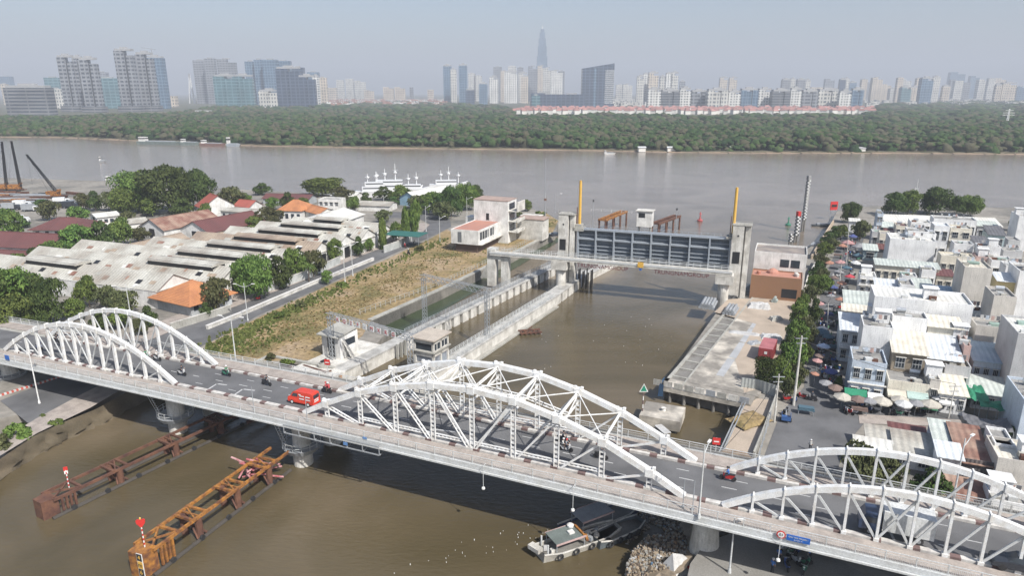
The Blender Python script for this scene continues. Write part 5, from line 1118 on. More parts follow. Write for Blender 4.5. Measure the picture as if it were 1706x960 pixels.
t = thing("winch_base", "round concrete winch base beside the left control hut", "winch", P(540, 610, G + .1), LR); b = MB(); b.lathe((0, 0, 0), [(0, 1.2), (.5, 1.2), (.5, .8), (.8, .8)], 16); b.build("plinth", CONC, t); b = MB(); b.cyl((-.6, 0, 1), (.6, 0, 1), .25, .25, 10); b.build("drum", DARK, t)
# right control tower on the central wall
c = P(722, 618, 0); c = P(724, 640, 0)
t = thing("control_tower", "two-storey white control cabin with strip windows on the central lock wall", "control tower", (c.x, c.y, 0), rm_)
b = MB()
for z0, z1 in ((0, 2.6), (4.9, 6.0), (7.3, 8.0)): b.bx(0, 5.0, 0, 4.2, z0, z1)
for x in (0, 2.3, 4.6):
    for y in (0, 3.8): b.bx(x, x + .4, y, y + .4, 2.6, 8)
b.bx(0, .2, .4, 3.8, 2.6, 3.6); b.build("wall", CONCL, t)
b = MB(); b.bx(.25, 4.8, .25, 4.0, 2.6, 4.9); b.build("lower_opening", mat("grey_blue_panel", (.30, .33, .37), (.1, .1, .12), dirt=.6), t)
b = MB(); b.bx(.12, 4.88, .12, 4.08, 6.0, 7.3); b.build("window_band", GLASS, t)
for x in (1.2, 3.6): b = MB(); b.bx(x, x + .12, .05, .12, 6.0, 7.3); b.build("window_frame", WALLW, t)
b = MB(); b.bx(-.4, 5.4, -.4, 4.6, 8.0, 8.25); b.build("roof", mat("dusty_roof_slab", (.50, .44, .37), (.36, .31, .26), dirt=.5), t)
b = MB(); b.bx(-.3, 5.3, -.3, 4.5, 5.7, 5.9); b.build("ledge", CONC, t)
# lattice gantries
def lattice(b, p, q, s, m=.07, step=None):
    p, q = Vector(p), Vector(q); d = (q - p); L = d.length; d.normalize(); up = Vector((0, 0, 1)) if abs(d.z) < .9 else Vector((1, 0, 0)); a = d.cross(up).normalized(); c = a.cross(d); st = step or s * 1.2; n = max(2, int(L / st))
    co = [(i, j) for i, j in ((-1, -1), (1, -1), (1, 1), (-1, 1))]
    for i, j in co: b.beam(p + a * i * s / 2 + c * j * s / 2, q + a * i * s / 2 + c * j * s / 2, m * 1.3, m * 1.3)
    for k in range(n):
        u0, u1 = p + d * (L * k / n), p + d * (L * (k + 1) / n)
        for e in range(4):
            (i, j), (i2, j2) = co[e], co[(e + 1) % 4]; b.beam(u0 + a * i * s / 2 + c * j * s / 2, u1 + a * i2 * s / 2 + c * j2 * s / 2, m, m)
def gantry(label, L0, R0, ytL, ytR, beam_s=1.1, sign=False):
    pl, pr = P(*L0, G), P(*R0, G); zt = (HT(ytL, pl.y) + HT(ytR, pr.y)) / 2; d = pr - pl; rot = math.atan2(d.y, d.x); t = thing("lattice_gantry", label, "gantry", (pl.x, pl.y, 0), rot, "lattice gantries spanning the lock"); L = d.length
    for x in (0, L): b = MB(); lattice(b, (x, 0, G - 2.6), (x, 0, zt), .7, .06); b.build("gantry_leg", GREY, t)
    b = MB(); lattice(b, (-.6, 0, zt + .1), (L + .6, 0, zt + .1), beam_s * .85, .065); b.build("gantry_beam", GREY, t)
    if sign:
        g_ = "KQ2F-MXRG"
        for k, ch in enumerate(g_):
            x = 3.0 + k * (L - 6.0) / 8; b = MB(); b.bx(x - .48, x + .48, -.78, -.70, zt - .45, zt + .55); pl_ = b.build("letter_board", W, t)
            text_obj(ch, .95, RED if k != 4 else BLACK, pl_, (x, -.80, zt + .05), (R(90), 0, 0), .012)
    return t
gantry("near lattice gantry with nine white letter boards over the lock", (555, 600), (686, 642), 532, 556, sign=True); gantry("far lattice gantry over the lock without boards", (708, 532), (812, 560), 470, 478, 1.3)
# ---------------- control building on the point ----------------
fr = BROT + .02; TERR = mat("terracotta_roof", (.46, .22, .16), (.36, .2, .16), scale=.3, dirt=.4)
c = P(757, 400, 5.2); d1 = P(797, 409, 5.2); d2 = P(842, 388, 5.2)
t = thing("control_building", "white modern control building with terracotta roof beside the road bend", "building", (d1.x, d1.y, 0), fr)
W1 = 9.2; DP = 17
b = MB(); b.bx(-W1 + 1, -.8, 1, DP, G - .2, 5.2); b.build("ground_floor", mat("brown_cladding", (.11, .075, .06), dirt=.4), t)
b = MB(); b.bx(-W1, 0, 0, DP, 5.2, 5.7); b.bx(-W1, 0, 0, .3, 5.7, 9.6); b.bx(-W1, -W1 + .3, .3, DP, 5.7, 9.6); b.bx(-.3, 0, .3, 1.2, 5.7, 9.6); b.bx(-.3, 0, 1.2, DP, 8.9, 9.6); b.bx(-.3, 0, 1.2, DP, 5.7, 6.3); b.bx(-.3, 0, 8, 8.6, 6.3, 8.9); b.bx(-.3, 0, 12, DP, 6.3, 8.9); b.build("wall", WALLW, t)
b = MB(); b.bx(-W1 + .3, -.25, .3, DP, 9.2, 9.45); b.build("roof", TERR, t)
b = MB(); b.bx(-.28, -.2, 1.2, 12, 6.3, 8.9); b.build("window_band", GLASS, t)
for k in range(6): b = MB(); y = 1.2 + k * 1.9; b.bx(-.2, -.05, y, y + .12, 6.3, 8.9); b.build("window_frame", WALLW, t)
b = MB(); b.bx(-6.9, -5.6, -.06, .05, 5.7, 8.9); b.build("door", mat("grey_door", (.16, .17, .18)), t)
b = MB(); b.bx(.0, .9, .5, DP, 5.1, 5.3); b.build("ledge", CONCL, t)
u = P(846, 336, 16.2)
t = thing("control_block", "tall white windowless block with balconies rising behind the terracotta roof", "building", (u.x, u.y, 0), fr)
b = MB(); b.bx(-12, 0, 0, 7.5, G, 16.2); b.build("wall", WALLW, t)
b = MB(); b.bx(-12.1, .1, -.1, 7.6, 16.2, 16.45); b.build("roof", mat("pink_roof", (.42, .31, .26), dirt=.4), t)
b = MB(); b.bx(-7.6, -6.6, -.06, .1, 9.8, 12); b.build("door", DARK, t)
for z in (6.2, 9.6, 12.9): b = MB(); b.bx(0, 3.2, .5, 7, z, z + .25); b.bx(2.9, 3.2, .5, 7, z + .25, z + (3.2 if z > 12 else 1.0)); b.build("balcony", CONCL, t); 
for z in (6.6, 10.1, 13.4): b = MB(); b.bx(.02, .08, 1.2, 5.8, z, z + 2); b.build("window", GLASS, t)
b = MB(); b.bx(-16, -12, 2, 6, G, 10); b.build("stair_wing", WALLW, t); b = MB(); b.bx(0, 9, 8, 14, G, 9.4); b.build("rear_wing", CONCL, t); b = MB(); b.bx(0, 9.4, 7.8, 14.2, 9.4, 9.7); b.build("rear_roof", mat("pink_roof", (.42, .31, .26)), t)
t = thing("flat_shed", "low flat roofed shed on the point right of the white block", "shed", P(885, 372, G), fr); b = MB(); b.bx(-4, 3, 0, 4, 0, 2.6); b.build("wall", CONC, t); b = MB(); b.bx(-4.4, 3.4, -.4, 4.4, 2.6, 2.8); b.build("roof", CONCL, t)
t = thing("parked_car", "dark car parked on the track at the tip of the point", "car", P(925, 394, G), .6); b = MB(); b.bx(-2.1, 2.1, -.85, .85, .3, .95); b.build("body", CD, t); b = MB(); b.box((-.2, 0, 1.2), (2.4, 1.5, .55), 0, 0, .8); b.build("cabin", GLASS, t)
# masts on the point
for px, py, yt, lab in ((908, 368, 263, "very tall thin grey mast on the point"),):
    p = P(px, py, G); t = thing("mast", lab, "mast", p); b = MB(); h = HT(yt, p.y) - G; b.cyl((0, 0, 0), (0, 0, h), .22, .08, 7); b.build("pole", GREY, t); b = MB(); b.bx(-.5, .5, -.3, .3, h * .33, h * .36); b.build("cross_arm", RUST, t)
p = P(925, 355, G); lamp_post("lamp_post", "grey floodlight mast with two bars at the tip of the point", p, HT(322, p.y) - G, .3, 1, 2.2, m=GREY)
# ---------------- tidal gate ----------------
g0 = P(945, 470, G); g1 = P(1228, 497, G); GR = math.atan2(g1.y - g0.y, g1.x - g0.x); GL_ = (g1 - g0).length
t = thing("tidal_gate", "big tidal gate with grey steel panel raised between two concrete towers", "floodgate", (g0.x, g0.y, 0), GR)
for x0, sg in ((0, 1), (GL_, -1)):
    b = MB(); X = lambda a: x0 + sg * a if sg > 0 else x0 + a
    bx_ = lambda a, c, *r: b.bx(x0 + a, x0 + c, *r)
    bx_(-2.3, .2, -1.2, 2.2, -1, 9.0); bx_(-2.3, .2, -1.2, 2.2, 9.0, 20.2); bx_(.55, 1.7, -.6, 1.8, -1, 20.0); bx_(.2, .55, 0, 1.4, -1, 19.6)
    tw = b.build("tower", CONCL, t)
    b = MB(); b.bx(x0 - 1.9, x0 - .3, -1.26, -1.0, 11.2, 14.0); b.build("window", DARK, tw)
    b = MB(); b.cyl((x0 - 1.0, -1.26, 17.8), (x0 - 1.0, -1.0, 17.8), .22, .22, 10); b.build("port_hole", DARK, tw)
    b = MB(); b.bx(x0 - 2.5, x0 + 1.9, -1.3, 2.3, 20.2, 20.4)
    for k in range(6): b.bx(x0 - 2.4 + k * .85, x0 - 2.34 + k * .85, -1.25, -1.19, 20.4, 21.3)
    b.beam((x0 - 2.5, -1.22, 21.3), (x0 + 1.9, -1.22, 21.3), .06, .06); b.build("tower_top", CONC, tw)
    px0 = x0 - 1.1 if sg > 0 else x0 - 3.2
    b = MB(); b.cyl((px0 + (.2 if sg > 0 else 0), -3.0, G - 3), (px0 + (.2 if sg > 0 else 0), -3.0, 6.8), 1.25, 1.25, 18); pr = b.build("pier_column", CONCL, t)
    b = MB(); b.bx(px0 - 1.9, px0 + 2.1, -4.8, -1.3, 6.8, 8.9); b.build("pier_cap", CONCL, pr)
# left support pier
lx = -19.6
b = MB(); b.bx(lx - 1.2, lx + 1.0, -3.8, -1.4, G - 2, 10.6); b.bx(lx + 2.6, lx + 4.6, -3.6, -1.8, G - 2, 8.6); b.bx(lx + 1.0, lx + 2.6, -3.6, -1.8, 7.8, 9.4); b.build("side_pier", CONCL, t)
b = MB(); b.add([(lx - 3.2, -3.9, G), (lx - 1.2, -3.9, 6.4), (lx - 1.2, -1.4, 6.4), (lx - 3.2, -1.4, G), (lx - 1.2, -3.9, G), (lx - 1.2, -1.4, G)], [(0, 1, 2, 3), (0, 4, 1), (3, 2, 5)]); b.build("pier_buttress", CONC, t)
# walkway girder
b = MB(); b.bx(lx - .2, GL_ - 1.5, -4.4, -2.6, 9.0, 9.9); wk = b.build("walkway_girder", CONCL, t)
b = MB(); b.bx(lx - .2, GL_ - 1.5, -4.5, -4.4, 9.5, 9.9); b.build("cable_tray", W2, wk)
b = MB(); x = lx
while x < GL_ - 1.5:
    for y in (-4.35, -2.65): b.bx(x - .04, x + .04, y - .04, y + .04, 9.9, 11.0)
    x += 1.6
for y in (-4.35, -2.65):
    for z in (10.3, 10.65, 11.0): b.beam((lx, y, z), (GL_ - 1.5, y, z), .05, .05)
b.build("walkway_rail", W2, wk)
# gate leaf
STEEL = mat("gate_steel_blue_grey", (.235, .27, .315), (.16, .18, .21), rough=.5, scale=.3, dirt=.35, streak=True); STEELL = mat("gate_rib_light_grey", (.31, .345, .385), (.28, .3, .32), rough=.5, scale=.4, dirt=.3)
gx0, gx1 = 2.6, GL_ - 2.7
b = MB(); b.bx(gx0, gx1, 1.2, 1.5, 8.4, 16.6); lf = b.build("gate_leaf", STEEL, t)
for k in range(9):
    x = gx0 + (gx1 - gx0) * k / 8; b = MB(); b.bx(x - .16, x + .16, -.5, 1.2, 8.4, 16.6); b.build("stiffener", STEELL, lf)
for z, dp in ((8.5, 1.5), (9.5, 1.0), (10.5, .9), (11.4, .9), (12.4, .9), (14.1, 1.5), (15.2, .6), (16.5, 1.5)):
    b = MB(); b.bx(gx0, gx1, 1.2 - dp, 1.2, z, z + (.36 if dp > 1.2 else .2)); b.build("horizontal_rib", STEELL, lf)
b = MB(); x = gx0
while x < gx1: b.bx(x - .03, x + .03, 1.0, 1.06, 14.5, 16.4); x += .45
b.build("grille", GREY, lf)
b = MB()
for z in (17.2, 17.7): b.beam((gx0, .2, z), (gx1, .2, z), .06, .06)
x = gx0
while x < gx1: b.bx(x - .03, x + .03, .17, .23, 16.8, 17.7); x += 1.5
b.build("leaf_rail", STEELL, lf)
# hydraulic cylinders
for x, lab in ((2.6, 0), (GL_ - 2.3, 1)):
    b = MB(); b.cyl((x, 1.0, 17.0), (x, 1.0, 28.2), .38, .34, 16); b.cyl((x, 1.0, 28.2), (x, 1.0, 28.7), .3, .3, 12); cy_ = b.build("lifting_cylinder", YEL, t)
    b = MB(); b.bx(x - 1.4, x + 1.4, -.6, 2.2, 16.2 + lab * .6, 17.0 + lab * .3); b.bx(x - .8, x + .8, -.2, 1.8, 17.0, 17.8); b.build("cylinder_bracket", CONC, cy_)
    b = MB(); b.bx(x - .75, x - .55, .8, 1.0, 17, 22); b.build("cylinder_pipe", RUST, cy_)
# lettering under the walkway
TXT = mat("dark_red_letters", (.13, .03, .035), dirt=.2)
for xa, xb in ((3.6, 16.4), (22.6, 35.4)):
    fr_ = MB(); fr_.beam((xa, -4.2, 9.02), (xb, -4.2, 9.02), .08, .08); f_ = fr_.build("letter_frame", GREY, t)
    text_obj("TRUNGNAM", 1.42, TXT, f_, (xa, -4.25, 8.35), (R(90), 0, 0), .06, align="LEFT"); text_obj("GROUP", 1.42, TXT, f_, (xb, -4.25, 8.35), (R(90), 0, 0), .06, align="RIGHT")
b = MB(); b.add([(18.6, -4.75, 9.8), (19.4, -4.75, 10.6), (20.2, -4.75, 9.8), (19.4, -4.75, 9.0), (18.6, -4.65, 9.8), (19.4, -4.65, 10.6), (20.2, -4.65, 9.8), (19.4, -4.65, 9.0)], [(0, 3, 2, 1), (4, 5, 6, 7), (0, 1, 5, 4), (1, 2, 6, 5), (2, 3, 7, 6), (3, 0, 4, 7)])
b.bx(18.7, 20.1, -4.72, -4.62, 9.2, 10.5); b.build("yellow_mark", YEL, t)
b = MB(); b.bx(19.1, 19.7, -4.7, -4.6, 8.5, 9.0); b.build("blue_mark", mat("sign_blue", (0.02, 0.12, 0.45)), t)
# fender piles under left tower
t = thing("fender_piles", "dark timber fender piles standing against the left gate tower", "fender", P(968, 482, 0), GR)
for k in range(9): b = MB(); b.cyl((k * .55 - 1.5, (k % 2) * .8, -2), (k * .55 - 1.5, (k % 2) * .8 + .2, 4.6 + (k % 3) * .5), .2, .16, 7); b.build("pile", mat("dark_timber", (.07, .06, .05), dirt=.4), t)
fence("slim steel frame lamp rail behind the gate", [P(985, 352, 9), P(1070, 357, 9)], .9, 4, W2, 2)
for px, py, yt, lab in ((987, 385, 336, "thin dark pole behind the left tower"), (1125, 390, 350, "dark pole with lamp at the orange fender"), (1070, 380, 351, "pole of the frame behind the white cabin")):
    p = P(px, py, 0); t = thing("pole", lab, "pole", p); b = MB(); h = HT(yt, p.y); b.cyl((0, 0, -1), (0, 0, h), .14, .1, 6); b.build("shaft", GREY, t); b = MB(); b.bx(-.25, .25, -.2, .2, h, h + .7); b.build("head", DARK, t)
def dolphin(loc, L, rot, label, m, h=3.0, rise=0.0):
    t = thing("mooring_dolphin", label, "fender", loc, rot, "fender frames beyond the gate")
    b = MB(); b.beam((0, -1.2, h), (L, -1.2, h + rise), .7, .7); b.beam((0, 1.2, h), (L, 1.2, h + rise), .7, .7)
    n = int(L / 1.6)
    for k in range(n + 1): u = k / n; b.beam((L * u, -1.2, h + rise * u), (L * u, 1.2, h + rise * u), .35, .35)
    b.build("frame", m, t)
    for u in (0.02, .35, .68, .98): b = MB(); b.cyl((L * u, -1.2, -1), (L * u, -1.2, h), .35, .35, 8); b.cyl((L * u, 1.2, -1), (L * u, 1.2, h), .35, .35, 8); b.build("pile", RUST, t)
dolphin(P(1002, 392, 0), 22, 1.05, "orange fender frame beyond the gate, left one", ORANGE, 5.5); dolphin(P(1090, 396, 0), 20, .95, "orange-brown fender frame beyond the gate, right one", RUST, 5)
p = P(1073, 400, 0); t = thing("white_cabin", "white two-window cabin on piles behind the gate panel", "cabin", p, GR)
b = MB(); b.bx(-2.6, 2.6, -2, 2, 5.0, 10.4); b.build("wall", WALLW, t); b = MB(); b.bx(-2.0, .2, -2.05, -1.9, 8.2, 9.8); b.build("window", DARK, t); b = MB(); b.bx(-3, 3, -2.4, 2.4, 10.4, 10.6); b.build("roof", CONCL, t)
for x in (-2, 2): b = MB(); b.cyl((x, 0, -1), (x, 0, 5), .4, .4, 8); b.build("pile", CONC, t)
def checker(px, py, yt, wpx, label, top=None, legs=3.0):
    p = P(px, py, 0); h = HT(yt, p.y); w_ = wpx * (p.y * CT + 13) / FPX; t = thing("checkered_tower", label, "beacon tower", p, .3, "checkered beacon posts in the river")
    b = MB(); n = max(5, int((h - legs) / (w_ * .5))); z = legs
    for k in range(n):
        dz = (h - legs) / n
        for i in range(2):
            for j in range(2): b.bx(-w_ / 2 + i * w_ / 2, -w_ / 2 + (i + 1) * w_ / 2, -w_ / 2 + j * w_ / 2, -w_ / 2 + (j + 1) * w_ / 2, z + k * dz, z + (k + 1) * dz, (k + i + j) % 2)
    b.build("checkered_mast", [W, mat("mark_black", (.03, .03, .03))], t)
    for x in (-w_ * .4, w_ * .4): b = MB(); b.cyl((x, 0, -1), (x, 0, legs), .35, .35, 8); b.build("leg", CONCD, t)
    if top: b = MB(); b.bx(-w_ / 2, w_ / 2, -w_ / 2, w_ / 2, h + .05, h + 1.6); b.build("top_mark", top, t)
checker(1337, 386, 300, 5, "tall checkered black and white beacon tower near the right bank", mat("beacon_grey", (.3, .3, .3)), 4.5); checker(1325, 404, 360, 5.5, "lower checkered tower with a red top mark", RED, 2.5); checker(1316, 412, 390, 5, "shortest checkered post in the river, leftmost", None, 2.0)
def buoy(px, py, yt, m, label):
    p = P(px, py, 0); h = HT(yt, p.y); t = thing("buoy", label, "buoy", p); b = MB(); b.lathe((0, 0, 0), [(-.3, .9), (.5, 1.1), (.8, .9)], 14); b.build("float", m, t); b = MB(); b.lathe((0, 0, 0), [(.8, .45), (h * .7, .15), (h * .72, .5), (h, .1)], 8); b.build("top_mark", m, t)
buoy(1166, 369, 353, mat("buoy_red", (.45, .1, .1)), "red buoy in the river beyond the gate"); buoy(1313, 376, 361, mat("buoy_green", (.05, .22, .14)), "green buoy beside the checkered towers")
p = P(1387, 362, 1); t = thing("red_signboard", "red square signboard on legs at the far end of the right bank", "signboard", p, .2); b = MB(); b.bx(-1.6, 1.6, -.15, .15, 3, 6.4); b.build("board", RED, t); b = MB(); b.bx(-1.2, 1.2, -.2, -.16, 4.2, 5.2); b.build("board_mark", mat("sign_black", (.02, .02, .02)), t)
for x in (-1.2, 1.2): b = MB(); b.cyl((x, 0, -1), (x, 0, 3), .12, .12, 6); b.build("leg", GREY, t)
barge(P(1372, 377, 0), 9, 1.8, .6, -.1, "thin dark sampan on the river beside the right bank", DH, name="sampan"); barge(P(1355, 412, 0), 8, 1.8, .8, 1.0, "dark sampan moored against the right bank wall", DH, name="sampan")
# ---------------- right bank: quay, street ----------------
RA = R(-22); RD = Vector((math.cos(RA), math.sin(RA), 0)); RN = Vector((-math.sin(RA), math.cos(RA), 0))
QD = (P(1232, 492, G) - P(1104, 640, G)); QL = QD.length; QD.normalize(); QROT = math.atan2(QD.y, QD.x); QN = Vector((QD.y, -QD.x, 0))
q0 = P(1104, 642, G)
quay = thing("quay_deck", "stained concrete quay deck with open beam cells along the canal edge", "quay", (q0.x, q0.y, 0), QROT)
QUAYM = mat("stained_quay_concrete", (.60, .55, .47), (.25, .23, .20), scale=.25, fine=1.6, dirt=.9, bump=.2)
b = MB(); b.bx(2.5, QL + 2, -15, -3.0, G + .02, G + .30); b.build("deck_slab", QUAYM, quay)
b = MB(); b.bx(-.5, QL + 1, -.45, .1, 1.4, G + .30); b.bx(0, QL + 1, -3.3, -2.95, G + .02, G + .34); b.build("edge_beam", CONC, quay)
b = MB(); b.bx(0, QL, -2.95, -.45, G + .01, G + .03); b.build("cell_floor", CONCD, quay)
for k in range(16): b = MB(); x = .3 + k * (QL - .6) / 15; b.bx(x - .2, x + .2, -2.95, -.45, G + .03, G + .28); b.build("cross_beam", CONC, quay)
b = MB(); b.bx(-1.2, 2.6, -14.5, .1, 2.0, G + .3); b.build("end_apron", QUAYM, quay)
for k in range(9): b = MB(); y = -14.2 + k * 1.75; b.bx(-1.25, -1.15, y, y + 1.45, G + .35, G + 1.35); b.build("rail_panel", [GREY, CONCL, CONC][k % 3] if k != 6 else RF_PALE, quay)
for k in range(6): b = MB(); b.cyl((-.6, -1.5 - k * 2.4, -2), (-.6, -1.5 - k * 2.4, 2.0), .3, .3, 8); b.build("pile", CONCD, quay)
b = MB(); b.add([(-1.5, .3, 1.0), (1.5, .5, 1.2), (1.8, .25, 3.3), (-1.2, .2, 3.4), (-1.45, -.6, 3.2), (-1.6, -.6, 1.2)], [(0, 1, 2, 3), (0, 3, 4, 5)]); b.build("tarpaulin", mat("blue_tarp", (.05, .11, .2), dirt=.3), quay)
b = MB(); x = 8
while x < QL - 6: b.bx(x, x + 9, -8.2, -6.9, G + .304, G + .312); x += 9.5
b.build("paler_strip", mat("pale_grey_strip", (.43, .44, .45), dirt=.3), quay)
SAND = mat("sandy_ground", (.46, .38, .30), (.34, .28, .22), scale=.3, dirt=.5, bump=.2)
def patch(name, pts, z, m): b = MB(); v = [P(x, y, z) for x, y in pts]; b.add(v, [tuple(range(len(v)))]); return tag(b.build(name, m), kind="structure")
patch("sand_plot", [(1200, 770), (1205, 752), (1236, 680), (1262, 664), (1292, 668), (1272, 718), (1248, 776)], G + .03, SAND)
patch("quay_dirt", [(1190, 520), (1215, 497), (1330, 500), (1325, 545), (1290, 640), (1240, 655), (1225, 600), (1260, 540)], G + .32, SAND)
patch("market_street", [(1262, 790), (1300, 690), (1340, 645), (1352, 560), (1372, 470), (1400, 400), (1425, 372), (1447, 374), (1432, 420), (1412, 480), (1402, 545), (1392, 640), (1420, 668), (1600, 690), (1600, 705), (1445, 700), (1410, 740), (1390, 800), (1400, 850), (1260, 850)], G + .04, ASPH)
patch("street_pavement", [(1430, 690), (1600, 700), (1610, 712), (1432, 706)], G + .10, PAVE)
# retaining wall of the inlet, fences
t = thing("inlet_wall", "concrete wall with pipes along the small inlet beside the sand plot", "wall", P(1236, 678, G)); o = t.location
b = MB(); b.beam(Vector((0, 0, -1.6)), P(1196, 765, G) - o + Vector((0, 0, -1.6)), .5, 3.6); b.build("wall_panel", CONC, t)
for e in (.0, .5): b = MB(); b.beam(Vector((e, 0, .7)), P(1196, 765, G) - o + Vector((e, 0, .7)), .12, .12); b.build("rail_pipe", GREY, t)
wall_run("street_wall", "grey wall between the quay yard and the market street", [PX(1292, 668), PX(1308, 610), PX(1322, 560), PX(1345, 470), PX(1362, 440)], 1.8, .2, CONC, "wall", top=CONCL)
wall_run("sheet_fence", "pale green and grey sheet metal fence at the end of the quay", [PX(1234, 648), PX(1262, 652), PX(1292, 662)], 2.0, .08, mat("sheet_fence_grey", (.42, .44, .42), dirt=.4, wave=("X", .5)), "fence")
wall_run("street_wall", "long ochre river wall at the far end of the street", [PX(1352, 432), PX(1372, 398), PX(1388, 372)], 1.2, .5, mat("ochre_wall", (.5, .40, .29), dirt=.4), "wall")
wall_run("street_wall", "weathered wall with railings beside the sand plot", [PX(1292, 668), PX(1275, 715), PX(1255, 765)], 1.1, .25, CONC, "wall")
fence("grey railing of the sand plot beside the street", [PX(1283, 700), PX(1262, 772)], 1.4, 2.2, GREY, 3)
# brown building with white rear block
c = P(1248, 497, G)
t = block("brown-fronted building with terracotta roof terrace on the quay", c, 11.2, 6.5, G, 8.0, RA, mat("brown_render", (.27, .145, .08), (.24, .135, .08), dirt=.25), TERR, name="quay_building", cat="building", parapet=.35)
b = MB(); b.bx(7.0, 10.3, -.05, .2, 1.0, 3.1); b.build("recess", DARK, t)
b = MB(); b.lathe((4.6, 4.8, 5.5), [(.0, 1.4), (.5, 1.3), (1.0, .7), (1.2, .2)], 12); b.build("roof_dome", TERR, t)
for x, y in ((1.5, 2.5), (10, 3), (9.8, 4)): b = MB(); b.lathe((x, y, 5.56), [(0, .45), (.6, .5), (.8, .3)], 8); b.build("roof_pot", mat("clay_pot", (.45, .2, .14)) if x < 9 else CONCL, t)
cb = c + RN * 6.6
t = block("white rear block with two dark windows behind the terracotta terrace", cb, 11.8, 10, G, 12.2, RA, WALLW, mat("brown_stained_roof", (.33, .28, .24), (.2, .18, .17), scale=.3, dirt=.8), name="quay_building", cat="building", parapet=.5)
for x0, x1 in ((6.0, 8.0), (8.4, 10.4)): b = MB(); b.bx(x0, x1, -.05, .1, 6.7, 8.6); b.build("window", GLASS, t)
# goods on the quay
t = thing("shipping_container", "dark red shipping container standing on the quay by the trees", "container", P(1262, 601, G + .3), QROT + R(2) - R(90) + R(90))
b = MB(); b.bx(0, 6.0, -2.4, 0, 0, 2.5); x = .2
while x < 5.9: b.bx(x, x + .1, .0, .05, .15, 2.4); b.bx(x, x + .1, -2.45, -2.4, .15, 2.4); x += .25
CR = mat("container_red", (.33, .055, .06), (.22, .06, .055), rough=.5, dirt=.4); b.build("body", CR, t)
b = MB(); b.bx(-.06, .0, -2.35, -.05, .08, 2.45)
for y in (-2.0, -1.5, -.9, -.4): b.bx(-.11, -.06, y - .03, y + .03, .1, 2.4)
d_ = b.build("door", CR, t); b = MB(); b.bx(-.12, -.115, -1.5, -1.0, 1.5, 2.0); b.build("door_label", W, d_); b = MB(); b.bx(-.02, 6.02, -2.42, .02, 2.5, 2.56); b.build("roof_panel", mat("container_roof", (.42, .15, .16), dirt=.5), t)
def pipes(px, py, n, L, rot, label, m=GREY, r=.34):
    t = thing("pipe_stack", label, "pipes", P(px, py, G + .3), rot)
    k = 0
    for row in range(2):
        for i in range(n - row): b = MB(); y = (i + row * .5) * r * 2.05; z = r + row * r * 1.75; b.cyl((0, y, z), (L, y, z), r, r, 10); b.build("pipe", m, t); k += 1
pipes(1187, 517, 5, 6, QROT + .1, "stack of big grey steel pipes at the canal edge of the quay"); pipes(1222, 527, 4, 5.5, QROT + .05, "second stack of grey pipes beside the first one"); pipes(1292, 505, 2, 1.5, QROT, "short grey pipe pieces before the brown building", mat("pipe_green_grey", (.35, .4, .38)))
def heap(px, py, w_, d_, h_, label, m, rot=0, name="tarp_heap"):
    r = random.Random(int(px * 7 + py)); b = MB(); nx, ny = 9, 7; v = []
    for i in range(nx):
        for j in range(ny):
            u, q = i / (nx - 1) * 2 - 1, j / (ny - 1) * 2 - 1; e = max(abs(u), abs(q)); v.append((u * w_ / 2 + r.uniform(-.1, .1), q * d_ / 2 + r.uniform(-.1, .1), 0 if e == 1 else h_ * (1 - e ** 4 * .5) * r.uniform(.65, 1)))
    b.add(v, [(i * ny + j, (i + 1) * ny + j, (i + 1) * ny + j + 1, i * ny + j + 1) for i in range(nx - 1) for j in range(ny - 1)])
    o = b.build(name, m); o.location = P(px, py, G + .3); o.rotation_euler = (0, 0, rot); return tag(o, label, "heap")
WT = mat("pale_tarp", (.52, .52, .51), (.36, .35, .34), scale=.8, dirt=.5)
heap(1264, 512, 5, 3.5, 1.2, "white tarp-covered heap before the brown building", WT, -.3); heap(1240, 556, 6, 1.8, .35, "flat white slab lying on the quay", WT, -.4); heap(1285, 563, 4.2, 2.6, .8, "pale covered stack behind the red container", WT, -.2)
heap(1293, 533, 3, 2, .9, "small grey heap of blocks near the trees", CONC, .2); heap(1217, 497, 3.5, 1.6, .8, "dark heap of scrap at the foot of the right gate tower", DARK, .2); heap(1256, 572, 3.0, 1.6, .5, "grey sheet pile beside the container", GREY, .5)
heap(1248, 700, 6, 4, .5, "low grassy rubble mound on the sand plot", GRASS, .5); heap(1225, 762, 4.5, 1.2, .9, "dry stacked branches at the bridge end of the sand plot", mat("dry_branches", (.2, .14, .09)), -.4)
# concrete mooring block, green marker, small boat
c = P(1065, 692, 2.2); t = thing("mooring_block", "square concrete mooring block standing in the canal before the quay", "mooring block", (c.x, c.y, 0), RA)
b = MB(); b.bx(0, 6.2, 0, 5.4, .5, 2.2); b.build("block", QUAYM, t); b = MB(); b.bx(.2, 6, .1, .3, .4, 1.0); b.build("fender_strip", CONCD, t)
for x, y in ((.8, .8), (5.4, .8), (.8, 4.6), (5.4, 4.6)): b = MB(); b.cyl((x, y, -2), (x, y, .5), .4, .4, 8); b.build("pile", CONCD, t)
b = MB(); b.lathe((3.2, 2.9, 2.2), [(0, .35), (.35, .25), (.5, .4)], 10); b.build("bollard", CONCL, t)
p = P(1070, 692, 1.5); t = thing("channel_marker", "green triangular channel marker on a striped post beside the mooring block", "marker", (p.x, p.y, 0), 0)
h = HT(640, p.y); b = MB()
for k in range(10): z0, z1 = h * k / 10, h * (k + 1) / 10 - .02; b.cyl((0, 0, z0), (0, 0, z1), .09, .09, 8, k % 2)
b.build("striped_post", [W, REDP], t); GRN = mat("marker_green", (.01, .22, .13), dirt=.1)
